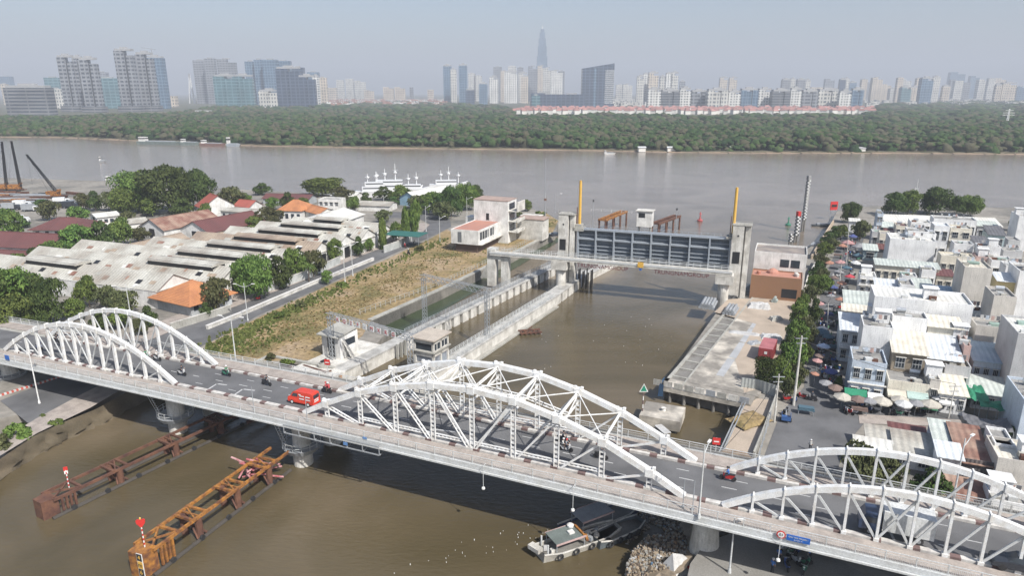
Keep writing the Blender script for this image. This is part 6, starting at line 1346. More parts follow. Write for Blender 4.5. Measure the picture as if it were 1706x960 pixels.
b = MB(); b.add([(-.7, -.1, h - 1.3), (.7, -.1, h - 1.3), (0, -.1, h + .1), (-.7, -.04, h - 1.3), (.7, -.04, h - 1.3), (0, -.04, h + .1)], [(0, 1, 2), (5, 4, 3), (0, 3, 4, 1), (1, 4, 5, 2), (2, 5, 3, 0)]); pl = b.build("triangle_board", W, t)
b = MB(); b.add([(-.5, -.12, h - 1.18), (.5, -.12, h - 1.18), (0, -.12, h - .12)], [(0, 1, 2)]); b.build("green_face", GRN, pl)
t = thing("small_boat", "small moored boat with a white cabin roof in the inlet", "boat", P(1102, 728, 0), 1.9)
b = MB(); b.add([(-2.6, -.7, .5), (1.8, -.75, .5), (2.9, 0, .7), (1.8, .75, .5), (-2.6, .7, .5), (-2.4, -.5, -.2), (1.7, -.4, -.2), (2.3, 0, -.1), (1.7, .4, -.2), (-2.4, .5, -.2)], [(0, 1, 2, 3, 4), (0, 5, 6, 1), (1, 6, 7, 2), (2, 7, 8, 3), (3, 8, 9, 4), (4, 9, 5, 0)]); b.build("hull", DH, t)
b = MB(); b.bx(-1.6, 1.2, -.6, .6, 1.3, 1.42); b.build("cabin_roof", WT, t); b = MB(); [b.bx(x, x + .06, y, y + .06, .5, 1.3) for x in (-1.5, 1.05) for y in (-.55, .5)]; b.build("cabin_post", GREY, t)
# floating debris raft in the canal
t = thing("debris_raft", "rusty floating frame drifting in the middle of the canal", "raft", P(883, 556, 0), .2); b = MB()
for k in range(5): b.beam((-2 + k, -1, .3), (-2 + k, 1.2, .35), .3, .3)
b.beam((-2.4, -.8, .5), (2.4, -.8, .5), .3, .3); b.beam((-2.4, .9, .5), (2.4, .9, .5), .3, .3); b.beam((-1, 0, .3), (.5, .2, 1.6), .2, .2); b.build("frame", RUST, t)

# ---------------- houses of the right bank ----------------
def solve_w(p, xr):
    w_ = 1.0
    for _ in range(30):
        q = p + RD * w_; dpt = q.y * CT - (q.z - CAMH) * ST; px = 853 + FPX * q.x / dpt
        w_ += (xr - px) * dpt / FPX / RD.x * .8
    return w_
PAINT = {k: mat("render_" + k, v, dirt=.35, streak=True, scale=.35) for k, v in dict(white=(.86, .86, .85), cream=(.74, .69, .58), beige=(.62, .585, .53), grey=(.52, .52, .52), blue=(.55, .62, .70), teal=(.44, .54, .55), tan=(.29, .24, .18), yellow=(.62, .52, .27), dark=(.16, .16, .17), pink=(.55, .38, .34), green=(.34, .46, .40)).items()}
RFM = dict(white=RF_WHT, pale=RF_PALE, rust=RF_RUST, maroon=RF_MAR, flat=ROOFS_, blue=mat("blue_sheet_roof", (.42, .52, .60), (.26, .36, .45), dirt=.4, wave=("X", .8)), green=mat("pale_green_sheet", (.52, .56, .52), (.35, .38, .35), dirt=.4, wave=("X", .8)),
           light=mat("light_blue_sheet", (.64, .67, .69), (.42, .45, .48), dirt=.35, wave=("X", .8)), cream=mat("cream_sheet", (.68, .65, .56), (.5, .44, .35), dirt=.4, wave=("X", .8)), dark=mat("dark_sheet", (.14, .14, .15), dirt=.4, wave=("X", .8)))
HG = "tightly packed houses on the right bank"
def hs(label, x, y, xr, zt, dp, wall, roof, nx=0, fl=1, shed=0.0, **kw):
    """house by the photo place of its front-left roof corner"""
    p = P(x, y, zt); w_ = solve_w(p, xr)
    t = block(label, p, w_, dp, G, zt - (shed if shed > 0 else 0), RA, PAINT[wall], RFM[roof] if not shed else ROOFS_, nwx=nx, floors=fl, group=HG, parapet=(.45 if not shed else 0), **kw)
    if shed:      # lean-to sheet roof rising to the back
        e = zt - shed - G; b = MB(); b.add([(-.3, -.5, e + .03), (w_ + .3, -.5, e + .03), (w_ + .3, dp + .2, e + shed), (-.3, dp + .2, e + shed), (-.3, -.5, e - .07), (w_ + .3, -.5, e - .07), (w_ + .3, dp + .2, e + shed - .1), (-.3, dp + .2, e + shed - .1)], [(0, 1, 2, 3), (7, 6, 5, 4), (0, 4, 5, 1), (1, 5, 6, 2), (2, 6, 7, 3), (3, 7, 4, 0)]); b.build("sheet_roof", RFM[roof], t)
    clutter(t, w_, dp, zt - G - shed if not shed else None); return t
_cr = random.Random(77)
def clutter(t, w_, d_, z):
    if z is None or _cr.random() < .12: return
    k = _cr.random(); x, y = _cr.uniform(.25, .75) * w_, _cr.uniform(.4, .8) * d_
    if k < .4:
        b = MB(); b.cyl((x - .7, y, z + .75), (x + .7, y, z + .75), .42, .42, 12); b.bx(x - .6, x + .6, y - .3, y + .3, z, z + .35); b.build("water_tank", mat("steel_tank", (.6, .62, .63), rough=.3, metal=.6, dirt=.2), t)
    elif k < .8: b = MB(); b.bx(x - 1.1, x + 1.0, y - .9, y + .9, z, z + 2.0); b.bx(x - 1.3, x + 1.2, y - 1.1, y + 1.1, z + 2.0, z + 2.1); b.build("stair_head", PAINT["white"], t)
    else:
        b = MB(); b.bx(x - 1, x + 1, y - .6, y + .6, z, z + .5); b.build("planter", PAINT["green"], t)
    for q in range(_cr.randrange(1, 4)):
        x, y = _cr.uniform(.1, .85) * w_, _cr.uniform(.1, .35) * d_; s_ = _cr.uniform(.3, .8)
        b = MB(); b.box((x, y, z + s_ / 2 + .06), (s_ * 1.6, s_, s_), _cr.uniform(-.3, .3)); b.build(["storage_box", "aircon_unit", "crate"][q], [CONC, W2, RUST][q], t)
    if _cr.random() < .5:
        b = MB(); yy = d_ * .5; b.beam((.2, yy, z + 1.7), (w_ - .2, yy, z + 1.7), .04, .04); b.beam((.2, yy, z), (.2, yy, z + 1.7), .05, .05); b.beam((w_ - .2, yy, z), (w_ - .2, yy, z + 1.7), .05, .05)
        b.build("clothes_line", GREY, t)
        for q in range(4): b = MB(); x = w_ * (.2 + .17 * q); b.bx(x, x + .5, yy - .02, yy + .02, z + .9, z + 1.66); b.build("garment", [WT, PAINT["blue"], PAINT["pink"], PAINT["dark"]][q], t)
# far row
gable_house("long white-roofed hall at the far end of the right bank", (1468, 357), (1655, 363), 13, 6.5, 8.2, WALLW, RF_WHT, name="hall", cat="hall", door=False)
hs("slim bluish house at the left end of the long white hall", 1462, 358, 1472, 11, 6, "blue", "flat", 2, 3); hs("pale green lean-to roof below the slim bluish house", 1471, 374, 1490, 8, 6, "grey", "green", 2, 1, shed=.9)
hs("cream balcony house right of the pale green lean-to", 1493, 378, 1513, 8.5, 6, "cream", "maroon", 2, 2); hs("small maroon-roofed house with chimney before the cream balcony house", 1476, 384, 1491, 7, 5, "beige", "maroon", 1, 1, shed=1.0)
hs("white house with rounded tank roof in front of the hall", 1518, 372, 1552, 9, 7, "white", "white", 3, 2); hs("long white balcony house with dark openings under the hall roof", 1556, 366, 1628, 9.5, 7, "white", "flat", 6, 1, bal=True)
hs("pale green roofed house at the right end below the hall", 1630, 372, 1664, 9, 6, "grey", "green", 2, 1, shed=.8); hs("white block at the far right edge beside the trees", 1698, 362, 1720, 13, 9, "white", "flat"); hs("house with a balustrade in the right-hand gap", 1680, 402, 1700, 8, 6, "grey", "flat", 4, 1)
hs("small white canopy house at the head of the street", 1416, 366, 1433, 6.5, 4, "white", "white", 0, 1, shed=.5)
# second row
hs("small house with white slab roof beside the street trees", 1453, 388, 1468, 8, 5, "grey", "white", 1, 1); hs("cream house with an arched opening behind the brown shutters", 1466, 391, 1484, 9, 5, "cream", "flat", 2, 1)
hs("rear white block standing above the big blank white wall", 1513, 387, 1548, 13.5, 6, "white", "flat", 2, 1); hs("big blank white wall house with a tiny double window", 1483, 400, 1560, 12, 9, "white", "white"); hs("white house with pigeon-hole windows right of the blank wall", 1557, 378, 1583, 12.5, 6, "white", "light", 2, 2)
hs("white house with shutter front and twin balconies", 1584, 382, 1620, 12, 6, "cream", "white", 2, 3, bal=True); hs("grey barrel-roofed house with a white window bay", 1624, 398, 1647, 11, 5, "white", "dark", 1, 2, shed=1.0); hs("tall teal-grey house at the right of the balconies", 1649, 382, 1677, 13, 7, "teal", "dark", 2, 2, shed=1.5)
hs("teal-roofed low shop facing the street", 1440, 411, 1463, 6.5, 5, "teal", "green", 1, 1, shed=.9); hs("dark brown shuttered lean-to beside the teal shop", 1463, 410, 1482, 6.5, 4, "dark", "maroon", 0, 1, shed=.8)
hs("cream canopy house with green glass front in the middle of the rows", 1568, 428, 1624, 9.5, 5, "cream", "cream", 4, 1); hs("pink-roofed terrace with potted plants", 1626, 430, 1655, 9, 5, "pink", "rust", 2, 1); hs("small dark-windowed white house right of the pink terrace", 1652, 436, 1690, 9, 6, "white", "flat", 2, 1)
# third row
hs("long pale green roof strip over a row of shutters", 1460, 437, 1566, 9.5, 5, "cream", "green", 8, 1, shed=.5); hs("low brown roof behind the stepped white shop", 1444, 446, 1500, 7.5, 4, "tan", "rust", 3, 1, shed=.7)
hs("stepped white shop with louvre canopies", 1433, 462, 1460, 8, 5, "white", "white", 2, 3, ledge=True); hs("wide pale blue sheet roof in the third row", 1463, 478, 1500, 9.5, 8, "white", "light", 0, 1, shed=1.4); hs("white cube with a steel tank and dark opening", 1500, 477, 1524, 9.5, 6, "white", "flat", 1, 1)
hs("grey-green lean-to with drying clothes in the third row", 1526, 474, 1556, 10, 6, "grey", "green", 2, 1, shed=1.0); hs("narrow cream house with maroon shutter in the third row", 1562, 455, 1590, 8.5, 5, "cream", "maroon", 2, 1, shed=.5); hs("blue-grey recessed house left of the tall beige wall", 1550, 486, 1600, 10, 6, "dark", "blue", 3, 1, shed=.8)
hs("tall blank beige wall house above the dark blue yard", 1607, 448, 1654, 16, 8, "beige", "cream"); hs("tall grey-beige house with metal stairs on the roof", 1656, 496, 1694, 14, 7, "beige", "flat"); hs("yellowish rooftop room behind the grey-beige house", 1664, 462, 1697, 13.5, 5, "yellow", "light", 2, 1, shed=.7); hs("white end wall cut by the right edge in the third row", 1699, 455, 1740, 15, 8, "white", "flat")
# fourth row
hs("wide white windowless house standing highest behind the tan wall", 1457, 497, 1622, 14.5, 8, "white", "white"); hs("long cream awning shop along the street", 1409, 497, 1456, 8.5, 7, "cream", "green", 0, 1, shed=1.2); hs("tiered cream house just before the long awning", 1405, 512, 1454, 8.0, 3, "cream", "cream", 0, 3, shed=.6, ledge=True)
hs("pale sheet-roofed house left of the white cube house", 1403, 541, 1436, 9.5, 8, "white", "light", 2, 2, shed=1.0, bal=True); hs("tall white house with two hooded windows", 1438, 546, 1489, 12.0, 6, "white", "flat"); hs("tan-walled old tenement under patched sheet roofs", 1491, 570, 1548, 11.2, 8, "tan", "cream", 2, 2, shed=1.6)
hs("second bay of the old tenement under a pale blue sheet roof", 1550, 578, 1606, 10.8, 8, "tan", "light", 1, 2, shed=1.8); hs("narrow pink-stained strip house at the end of the tenement", 1606, 580, 1618, 10.5, 8, "pink", "pale", 0, 1); hs("white loft with a long slanting parapet over the tenement", 1487, 530, 1546, 13, 4, "white", "flat")
hs("second slanting loft with cream sheets over the tenement", 1548, 535, 1604, 12.8, 4, "cream", "cream", 0, 1, shed=.8); hs("broad house with a blue and white sheet roof at the right", 1625, 590, 1704, 8.8, 9, "blue", "blue", 5, 1, shed=1.0, bal=False); hs("pinkish roof terrace behind the blue and white sheet roof", 1626, 546, 1680, 11, 5, "beige", "flat", 0, 1)
hs("tall pale house cut by the right edge beside the blue sheet roof", 1696, 560, 1750, 14, 10, "grey", "white", 0, 1)
# front row along the plaza
hs("corner house with grey slab roof and blue side wall", 1420, 604, 1478, 9.0, 6.5, "blue", "flat", 3, 2, ledge=True); hs("low flat house with clothes on its roof and striped awnings", 1480, 637, 1548, 6.2, 7, "cream", "flat", 0, 1); hs("narrow house with a tall beige gable wall", 1550, 636, 1567, 7.2, 6, "beige", "flat", 1, 1)
hs("house under a bulging pale sheet roof", 1568, 642, 1614, 7.0, 6, "white", "cream", 3, 1, shed=1.2); hs("low long house with pale green roof above the green tarps", 1622, 645, 1688, 6.0, 6, "white", "green", 3, 1, shed=.8); hs("light blue house with two small windows cut by the right edge", 1706, 672, 1790, 9.0, 9, "blue", "flat", 0, 1)
for a in (("small white rooftop house between the balconies and the pale green strip", 1590, 408, 1622, 9.8, 5, "white", "flat", 3, 1), ("white shed roof left of the grey-green lean-to", 1503, 462, 1528, 8.6, 4, "white", "white", 2, 1), ("pale house with a red rusty corner in the third row", 1600, 470, 1612, 9.2, 5, "cream", "rust", 1, 1),
    ("narrow white house squeezed before the maroon shutter house", 1536, 452, 1560, 9.0, 4, "white", "cream", 2, 1), ("white flat house behind the pink terrace", 1630, 412, 1668, 10.2, 4, "white", "flat", 3, 1), ("second balustrade house at the right gap", 1672, 420, 1704, 8.6, 5, "grey", "pale", 3, 1),
    ("white house front at the right of the yellowish room", 1676, 446, 1712, 12.0, 5, "white", "flat", 2, 1), ("low white kitchen roof below the tall beige wall", 1606, 520, 1640, 9.0, 5, "white", "pale", 2, 1), ("dark courtyard roof right of the tenement strip", 1622, 560, 1645, 7.5, 4, "dark", "dark", 0, 1),
    ("grey low house behind the bulging sheet roof", 1575, 612, 1618, 8.0, 4, "grey", "pale", 2, 1), ("thin white house at the left end of the fourth row", 1440, 532, 1470, 10.5, 4, "white", "flat", 2, 1), ("white stack of rooms before the rear white block", 1545, 392, 1560, 13.0, 4, "white", "white", 1, 2)):
    hs(*a)
def awning(label, x, y, xr, zt, m, dp=1.6, drop=.5):
    p = P(x, y, zt); w_ = solve_w(p, xr); t = thing("awning", label, "awning", (p.x, p.y, zt), RA, "awnings over the shop fronts"); b = MB(); b.add([(0, 0, -drop), (w_, 0, -drop), (w_, dp, 0), (0, dp, 0), (0, 0, -drop - .25), (w_, 0, -drop - .25)], [(0, 1, 2, 3), (0, 4, 5, 1)]); b.build("canopy", m, t)
    b = MB(); b.cyl((.1, .1, -2.8), (.1, .1, -drop), .04, .04, 6); b.cyl((w_ - .1, .1, -2.8), (w_ - .1, .1, -drop), .04, .04, 6); b.build("post", GREY, t)
GA = mat("awning_green", (.03, .24, .13), dirt=.3); CA = mat("awning_cream", (.62, .58, .48), dirt=.3); TA = mat("awning_pale_teal", (.42, .54, .50), dirt=.3); WA = mat("awning_white", (.70, .70, .68), dirt=.25)
awning("bright green awning at the street corner", 1408, 652, 1446, 5.2, GA); awning("white awning right of the bright green one", 1447, 660, 1472, 5.2, WA); awning("cream awning of the low flat house", 1480, 654, 1512, 5.2, CA); awning("pale teal awning of the low flat house", 1513, 658, 1549, 5.2, TA); awning("white canopy under the bulging sheet roof", 1566, 667, 1592, 5.0, WA)
for k, (x, y, xr, y2, w2, lab) in enumerate(((1607, 662, 1650, 680, 6, "dark green shade net stretched over the yard, upper one"), (1634, 676, 1692, 690, 3.5, "green shade net with a ragged front edge"), (1612, 708, 1690, 0, 4, "black shade net in front of the green ones"))):
    p = P(x, y, 5.6 - k * .4); w_ = solve_w(p, xr); t = thing("shade_net", lab, "shade net", (p.x, p.y, 0), RA, "shade nets over the yard"); b = MB(); v = []; r = random.Random(k)
    for i in range(8):
        for j in range(5): v.append((w_ * i / 7, w2 * j / 4, 5.6 - k * .4 + r.uniform(-.25, .25) - .3 * math.sin(i / 7 * 3.14)))
    b.add(v, [(i * 5 + j, (i + 1) * 5 + j, (i + 1) * 5 + j + 1, i * 5 + j + 1) for i in range(7) for j in range(4)]); b.build("net", [GA, GA, RFM["dark"]][k], t)
    for i in (0, .5, 1): b = MB(); b.cyl((w_ * i, .1, G), (w_ * i, .1, 5.4 - k * .4), .05, .05, 6); b.build("post", GREY, t)
# low shops between the plaza and the bridge
hs("white-roofed stall shop nearest the tree, with dark kerbed edge", 1428, 747, 1490, 5.2, 3.8, "grey", "white", 0, 1, shed=.8); hs("barrel-fronted shop with a pale grey roof by the plaza", 1447, 726, 1486, 5.2, 3.6, "pink", "pale", 0, 1, shed=.6); hs("low shop under a purple-brown sheet roof", 1487, 722, 1546, 5.0, 3.6, "tan", "maroon", 0, 1, shed=.7)
hs("shop with a beige lean-to roof and brown shutter", 1494, 742, 1560, 5.6, 5, "white", "pale", 2, 1, shed=.8); hs("blue-grey walled shop with a grey-green roof", 1564, 736, 1598, 7.0, 7, "blue", "green", 0, 1, shed=1.0); hs("white-roofed front part of the corrugated workshop", 1566, 752, 1604, 7.2, 3, "white", "light", 0, 1, shed=.6)
hs("corrugated workshop under a brown rusted sheet roof", 1604, 756, 1656, 7.2, 9, "dark", "rust", 0, 1, shed=1.0); hs("small white house with one barred window behind the workshop", 1657, 744, 1692, 7.5, 5, "white", "flat", 1, 1); hs("big beige blank-walled shed cut by the right edge", 1662, 768, 1760, 7.5, 6, "beige", "cream")
hs("low shopfront under an orange tile canopy", 1568, 816, 1648, 4.9, 4, "grey", "rust", 5, 1, shed=.8); hs("white-walled kiosk with a red signboard at the right", 1652, 838, 1716, 5.0, 4, "white", "flat", 2, 1)
p = P(1672, 845, 4.0); t = thing("shop_sign", "red vertical shop signboard hanging at the kiosk wall", "sign", (p.x, p.y - .3, 2.9), RA); b = MB(); b.bx(0, 1.3, -.1, 0, 0, 1.9); b.build("board", RED, t); b = MB(); [b.bx(.35, .95, -.13, -.11, .25 + k * .45, .5 + k * .45) for k in range(4)]; b.build("sign_marks", W, t)
b = MB()  # dark corrugated front of the workshop
p = P(1567, 757, 6.6); w_ = solve_w(p, 1655); t = thing("corrugated_screen", "tall dark corrugated screen wall in front of the workshop", "screen wall", (p.x, p.y, G), RA); b.bx(0, w_, -.3, -.15, 0, 4.2); b.build("sheet", mat("dark_corrugated", (.10, .095, .095), (.16, .13, .12), dirt=.5, wave=("X", .45)), t)
# trees and poles of the right bank
GT_ = "trees between the quay and the market street"
for a, lab, kd in (((1414, 372, 337, 19), "lone round tree at the river end of the street", "big"), ((1378, 412, 388, 18), "street tree near the ochre river wall, far one", None), ((1400, 400, 376, 14), "small street tree beyond the pink umbrella", None), ((1432, 402, 368, 17), "dense tree on the house side at the head of the street", None), ((1372, 430, 405, 16), "street tree beside the ochre river wall, near one", None),
    ((1362, 470, 438, 18), "palm-like tree right behind the brown building", None), ((1372, 490, 460, 18), "tree hanging over the street umbrellas", None), ((1350, 505, 478, 17), "tree at the right corner of the brown building", None), ((1330, 545, 505, 20), "bright tree left in the middle of the strip", None), ((1356, 540, 500, 16), "bright tree right in the middle of the strip", None),
    ((1325, 580, 535, 22), "spreading tree behind the red container", None), ((1345, 575, 540, 16), "small tree beside the leaning utility pole", None), ((1318, 625, 572, 26), "tree right of the red container", None), ((1272, 645, 598, 27), "dark spreading tree below the red container", "big"), ((1302, 650, 605, 24), "tree between the sheet fence and the pole", None), ((1312, 665, 632, 16), "grey-green shrub tree at the sheet fence", "olive"),
    ((1487, 360, 322, 24), "leftmost of the dark trees behind the long white hall", "big"), ((1512, 358, 316, 22), "dark tree beside the thin mast behind the hall", "big"), ((1558, 358, 313, 32), "tallest dark tree behind the hall", "big"), ((1592, 360, 328, 20), "dark tree right of the tallest one behind the hall", "big"), ((1617, 360, 325, 22), "rightmost of the dark trees behind the hall", "big"),
    ((1690, 385, 362, 14), "tree in the gap at the right edge, far one", None), ((1686, 400, 380, 13), "tree in the gap at the right edge, near one", "olive"), ((1428, 812, 742, 42), "leafy tree rising behind the right arches, left one", "olive"), ((1475, 815, 758, 30), "leafy tree rising behind the right arches, middle one", "olive"), ((1550, 835, 785, 36), "leafy tree among the right arches, right one", None),
    ((1685, 735, 712, 16), "potted shrubs behind the black shade net", None), ((1638, 712, 700, 14), "shrub at the foot of the black shade net", None), ((1395, 655, 630, 8), "tiny tree at the house corner by the awnings", None)):
    tree_px(*a, lab, GT_, kd)
def upole(px, py, px2, py2, label, r=.16):
    p = P(px, py, G); h = HT(py2, p.y) - G; x2 = XT(px2, py2, p.y); t = thing("utility_pole", label, "utility pole", p, 0, "concrete utility poles"); b = MB(); b.cyl((0, 0, 0), (x2 - p.x, 0, h), r, r * .6, 8); b.build("pole", CONCL, t); b = MB(); b.beam((x2 - p.x - .9, 0, h - .4), (x2 - p.x + .9, 0, h - .4), .1, .1); b.beam((x2 - p.x - .7, 0, h - 1.2), (x2 - p.x + .7, 0, h - 1.2), .1, .1); b.build("cross_arm", GREY, t)
upole(1322, 676, 1336, 560, "tall pale concrete pole beside the red container trees", .22); upole(1290, 704, 1298, 624, "shorter pale concrete pole at the sand plot"); upole(1580, 698, 1592, 640, "thin pole in front of the shade nets", .09)
for a in ((1410, 440, 1414, 385), (1398, 480, 1402, 440), (1378, 560, 1380, 505)): upole(*a, f"slim street pole at the {['far', 'middle', 'near'][[1410, 1398, 1378].index(a[0])]} part of the market street", .12)
p = P(1521, 355, G); t = thing("radio_mast", "thin lattice radio mast among the dark trees", "mast", p); b = MB(); h = HT(298, p.y) - G; lattice(b, (0, 0, 0), (0, 0, h * .75), .9, .09, 2); b.cyl((0, 0, h * .75), (0, 0, h), .08, .05, 6); b.build("mast_lattice", W2, t)

for k, (x, y, yt, r_) in enumerate(((1388, 400, 378, 14), (1384, 422, 398, 14), (1366, 448, 424, 14), (1356, 488, 460, 15), (1368, 474, 448, 13), (1338, 520, 492, 15), (1344, 556, 528, 16), (1338, 570, 545, 15), (1312, 596, 560, 18), (1336, 604, 572, 17), (1328, 640, 606, 17), (1298, 632, 596, 18), (1322, 652, 625, 13))):
    tree_px(x, y, yt, r_, "filling tree of the green strip between the quay wall and the market street", "filling trees of the street strip", [None, "olive", None][k % 3])
# ---------------- people and motorbikes ----------------
def skin_person(name, pose):
    J, Bn = {}, []
    if pose == "ride":
        J = dict(pel=(0, 0, .78), spi=(.04, 0, 1.0), che=(.10, 0, 1.22), nec=(.13, 0, 1.40), hea=(.16, 0, 1.50), top=(.16, 0, 1.66))
        for s, k in ((1, "l"), (-1, "r")):
            J.update({"sh" + k: (.10, s * .19, 1.32), "el" + k: (.28, s * .27, 1.10), "wr" + k: (.50, s * .27, 1.04), "hp" + k: (.02, s * .12, .76), "kn" + k: (.42, s * .18, .70), "an" + k: (.34, s * .17, .34), "to" + k: (.50, s * .17, .30)})
    else:
        J = dict(pel=(0, 0, .92), spi=(0, 0, 1.1), che=(0, 0, 1.32), nec=(0, 0, 1.47), hea=(.01, 0, 1.56), top=(.01, 0, 1.70))
        for s, k in ((1, "l"), (-1, "r")):
            J.update({"sh" + k: (0, s * .19, 1.40), "el" + k: (.03, s * .24, 1.12), "wr" + k: (.12 if k == "l" else .02, s * .25, .88), "hp" + k: (0, s * .10, .90), "kn" + k: (.05 * s + .02, s * .11, .50), "an" + k: (-.04 * s, s * .11, .09), "to" + k: (-.04 * s + .16, s * .12, .04)})
    Bn = [("pel", "spi"), ("spi", "che"), ("che", "nec"), ("nec", "hea"), ("hea", "top")]
    for k in "lr": Bn += [("che", "sh" + k), ("sh" + k, "el" + k), ("el" + k, "wr" + k), ("pel", "hp" + k), ("hp" + k, "kn" + k), ("kn" + k, "an" + k), ("an" + k, "to" + k)]
    rad = dict(pel=.15, spi=.135, che=.155, nec=.06, hea=.10, top=.085); rad.update({a + k: r for k in "lr" for a, r in (("sh", .075), ("el", .048), ("wr", .038), ("hp", .10), ("kn", .068), ("an", .05), ("to", .045))})
    ks = list(J); me = bpy.data.meshes.new(name + "_sk"); me.from_pydata([J[k] for k in ks], [(ks.index(a), ks.index(c)) for a, c in Bn], [])
    o = bpy.data.objects.new(name + "_sk", me); COL.objects.link(o); m = o.modifiers.new("s", 'SKIN'); sv = me.skin_vertices[0].data
    for i, k in enumerate(ks): sv[i].radius = (rad[k], rad[k]); sv[i].use_root = (k == "pel")
    o.modifiers.new("u", 'SUBSURF').levels = 1; bpy.context.view_layer.update()
    out = bpy.data.meshes.new_from_object(o.evaluated_get(bpy.context.evaluated_depsgraph_get())); bpy.data.objects.remove(o); out.name = name
    seg = [(Vector(J[a]), Vector(J[c]), 0 if a in ("nec", "hea") or a[:2] in ("el",) or a[:2] == "wr" else 2 if (a[:2] in ("hp", "kn", "an") and a != "nec") or (a == "pel" and c[:2] == "hp") else 1) for a, c in Bn]
    def near(p, s): a, c, _ = s; d = c - a; u = max(0, min(1, (p - a).dot(d) / max(d.length_squared, 1e-9))); return (a + d * u - p).length
    out.materials.clear(); [out.materials.append(m) for m in (SKIN, SHIRTS[0], TROUS[0])]
    for f in out.polygons: f.material_index = min(seg, key=lambda s: near(f.center, s))[2]; f.use_smooth = True
    return out, J["hea"]
def solid(n, c, rough=.8): return mat(n, c, dirt=.15, rough=rough, scale=3)
SKIN = solid("skin", (.42, .26, .18)); SHIRTS = [solid("shirt_dark", (.04, .045, .06)), solid("shirt_blue", (.06, .17, .45)), solid("shirt_white", (.62, .62, .6)), solid("shirt_red", (.42, .06, .07)), solid("shirt_green", (.07, .22, .13)), solid("shirt_grey", (.25, .26, .28))]
TROUS = [solid("trousers_dark", (.03, .035, .05)), solid("trousers_brown", (.12, .09, .07)), solid("trousers_blue", (.07, .1, .18))]
HELM = [solid("helmet_black", (.03, .03, .03), .3), solid("helmet_white", (.7, .7, .7), .3), solid("helmet_red", (.5, .05, .05), .3), solid("conical_straw", (.62, .54, .36))]
RIDE, rh = skin_person("rider_body", "ride"); STAND, sh_ = skin_person("standing_body", "stand")
hb = MB(); hb.lathe((0, 0, 0), [(0, .135), (.06, .14), (.12, .11), (.155, .04)], 12); HELMET = hb.mesh("helmet", HELM[0]); hb = MB(); hb.lathe((0, 0, 0), [(-.02, .24), (.08, .14), (.17, .02)], 12); CONE = hb.mesh("conical_hat", HELM[3])
def person(loc, rot, label, pose="stand", shirt=0, trous=0, helm=0, group=None):
    t = thing("person", label, "person", loc, rot, group); me = RIDE if pose == "ride" else STAND
    o = bpy.data.objects.new("body", me); COL.objects.link(o); o.parent = t
    for i, m in ((1, SHIRTS[shirt % 6]), (2, TROUS[trous % 3])): o.material_slots[i].link = 'OBJECT'; o.material_slots[i].material = m
    hh = rh if pose == "ride" else sh_
    h = bpy.data.objects.new("conical_hat" if helm == 3 else "helmet", CONE if helm == 3 else HELMET); COL.objects.link(h); h.parent = t; h.location = (hh[0], 0, hh[2] + (.12 if helm == 3 else .08))
    if helm != 3: h.material_slots[0].link = 'OBJECT'; h.material_slots[0].material = HELM[helm]
    return t
def moto_parts():
    out = []
    b = MB(); prof = [(-.62, .62), (-.72, .78), (-.2, .76), (.12, .55), (.38, .60), (.48, .98), (.58, .96), (.56, .52), (.30, .26), (-.35, .28)]
    v = [(x, y, z) for y in (-.13, .13) for x, z in prof]; n = len(prof); b.add(v, [tuple(range(n)), tuple(range(2 * n - 1, n - 1, -1))] + [(i, n + i, n + (i + 1) % n, (i + 1) % n) for i in range(n)]); out.append(("fairing", b.mesh("fairing", RED)))
    b = MB(); b.bx(-.70, -.02, -.14, .14, .76, .86); out.append(("seat", b.mesh("seat", BLACK)))
    for x in (-.58, .68):
        b = MB(); b.cyl((x, -.05, .29), (x, .05, .29), .29, .29, 16); out.append(("wheel", b.mesh("wheel", BLACK)))
    b = MB(); b.beam((.66, 0, .3), (.46, 0, 1.0), .09, .09); b.beam((.44, -.33, 1.04), (.44, .33, 1.04), .05, .05); out.append(("handlebar", b.mesh("handlebar", GREY)))
    b = MB(); b.cyl((.5, 0, .86), (.60, 0, .86), .09, .09, 10); out.append(("headlight", b.mesh("headlight", W)))
    return out
MP = moto_parts(); MPAINT = [solid("bike_black", (.03, .03, .035), .3), solid("bike_white", (.62, .62, .62), .3), solid("bike_red", (.4, .03, .03), .3), solid("bike_green", (.05, .2, .13), .3), solid("bike_blue", (.05, .1, .3), .3)]
def moto(loc, rot, label, col=0, group=None):
    t = thing("motorbike", label, "motorbike", loc, rot, group)
    for n, me in MP:
        o = bpy.data.objects.new(n, me); COL.objects.link(o); o.parent = t
        if n == "fairing": o.material_slots[0].link = 'OBJECT'; o.material_slots[0].material = MPAINT[col]
    return t
def ride(px, py, lab, face=1, col=0, shirt=0, helm=0, z=8.33, pill=None):
    p = P(px, py, z); rot = BROT if face > 0 else BROT + math.pi; moto(p, rot, "motorbike " + lab, col, "motorbikes crossing the bridge"); person(p, rot, "rider on the motorbike " + lab, "ride", shirt, 0, helm, "riders crossing the bridge")
    if pill is not None: d = Vector((math.cos(rot), math.sin(rot), 0)); person(p - d * .42, rot, "passenger on the motorbike " + lab, "ride", pill, 1, 1, "riders crossing the bridge")
ride(303, 625, "left of the others, under the left arch end", 1, 1, 0, 0); ride(377, 626, "with green bodywork near the far kerb", 1, 3, 4, 1); ride(444, 642, "ridden in dark clothes up the road from the red van", 1, 0, 0, 0); ride(545, 655, "just beyond the red van at the far kerb", -1, 0, 3, 2, pill=3)
ride(262, 600, "under the left arch by the far kerb, right one", 1, 1, 2, 1); ride(243, 598, "under the left arch by the far kerb, left one", 1, 3, 4, 0); ride(937, 738, "seen between the centre arches, rear one", 1, 0, 0, 0); ride(942, 752, "with white fairing between the centre arches, front one", 1, 1, 5, 2, pill=2)
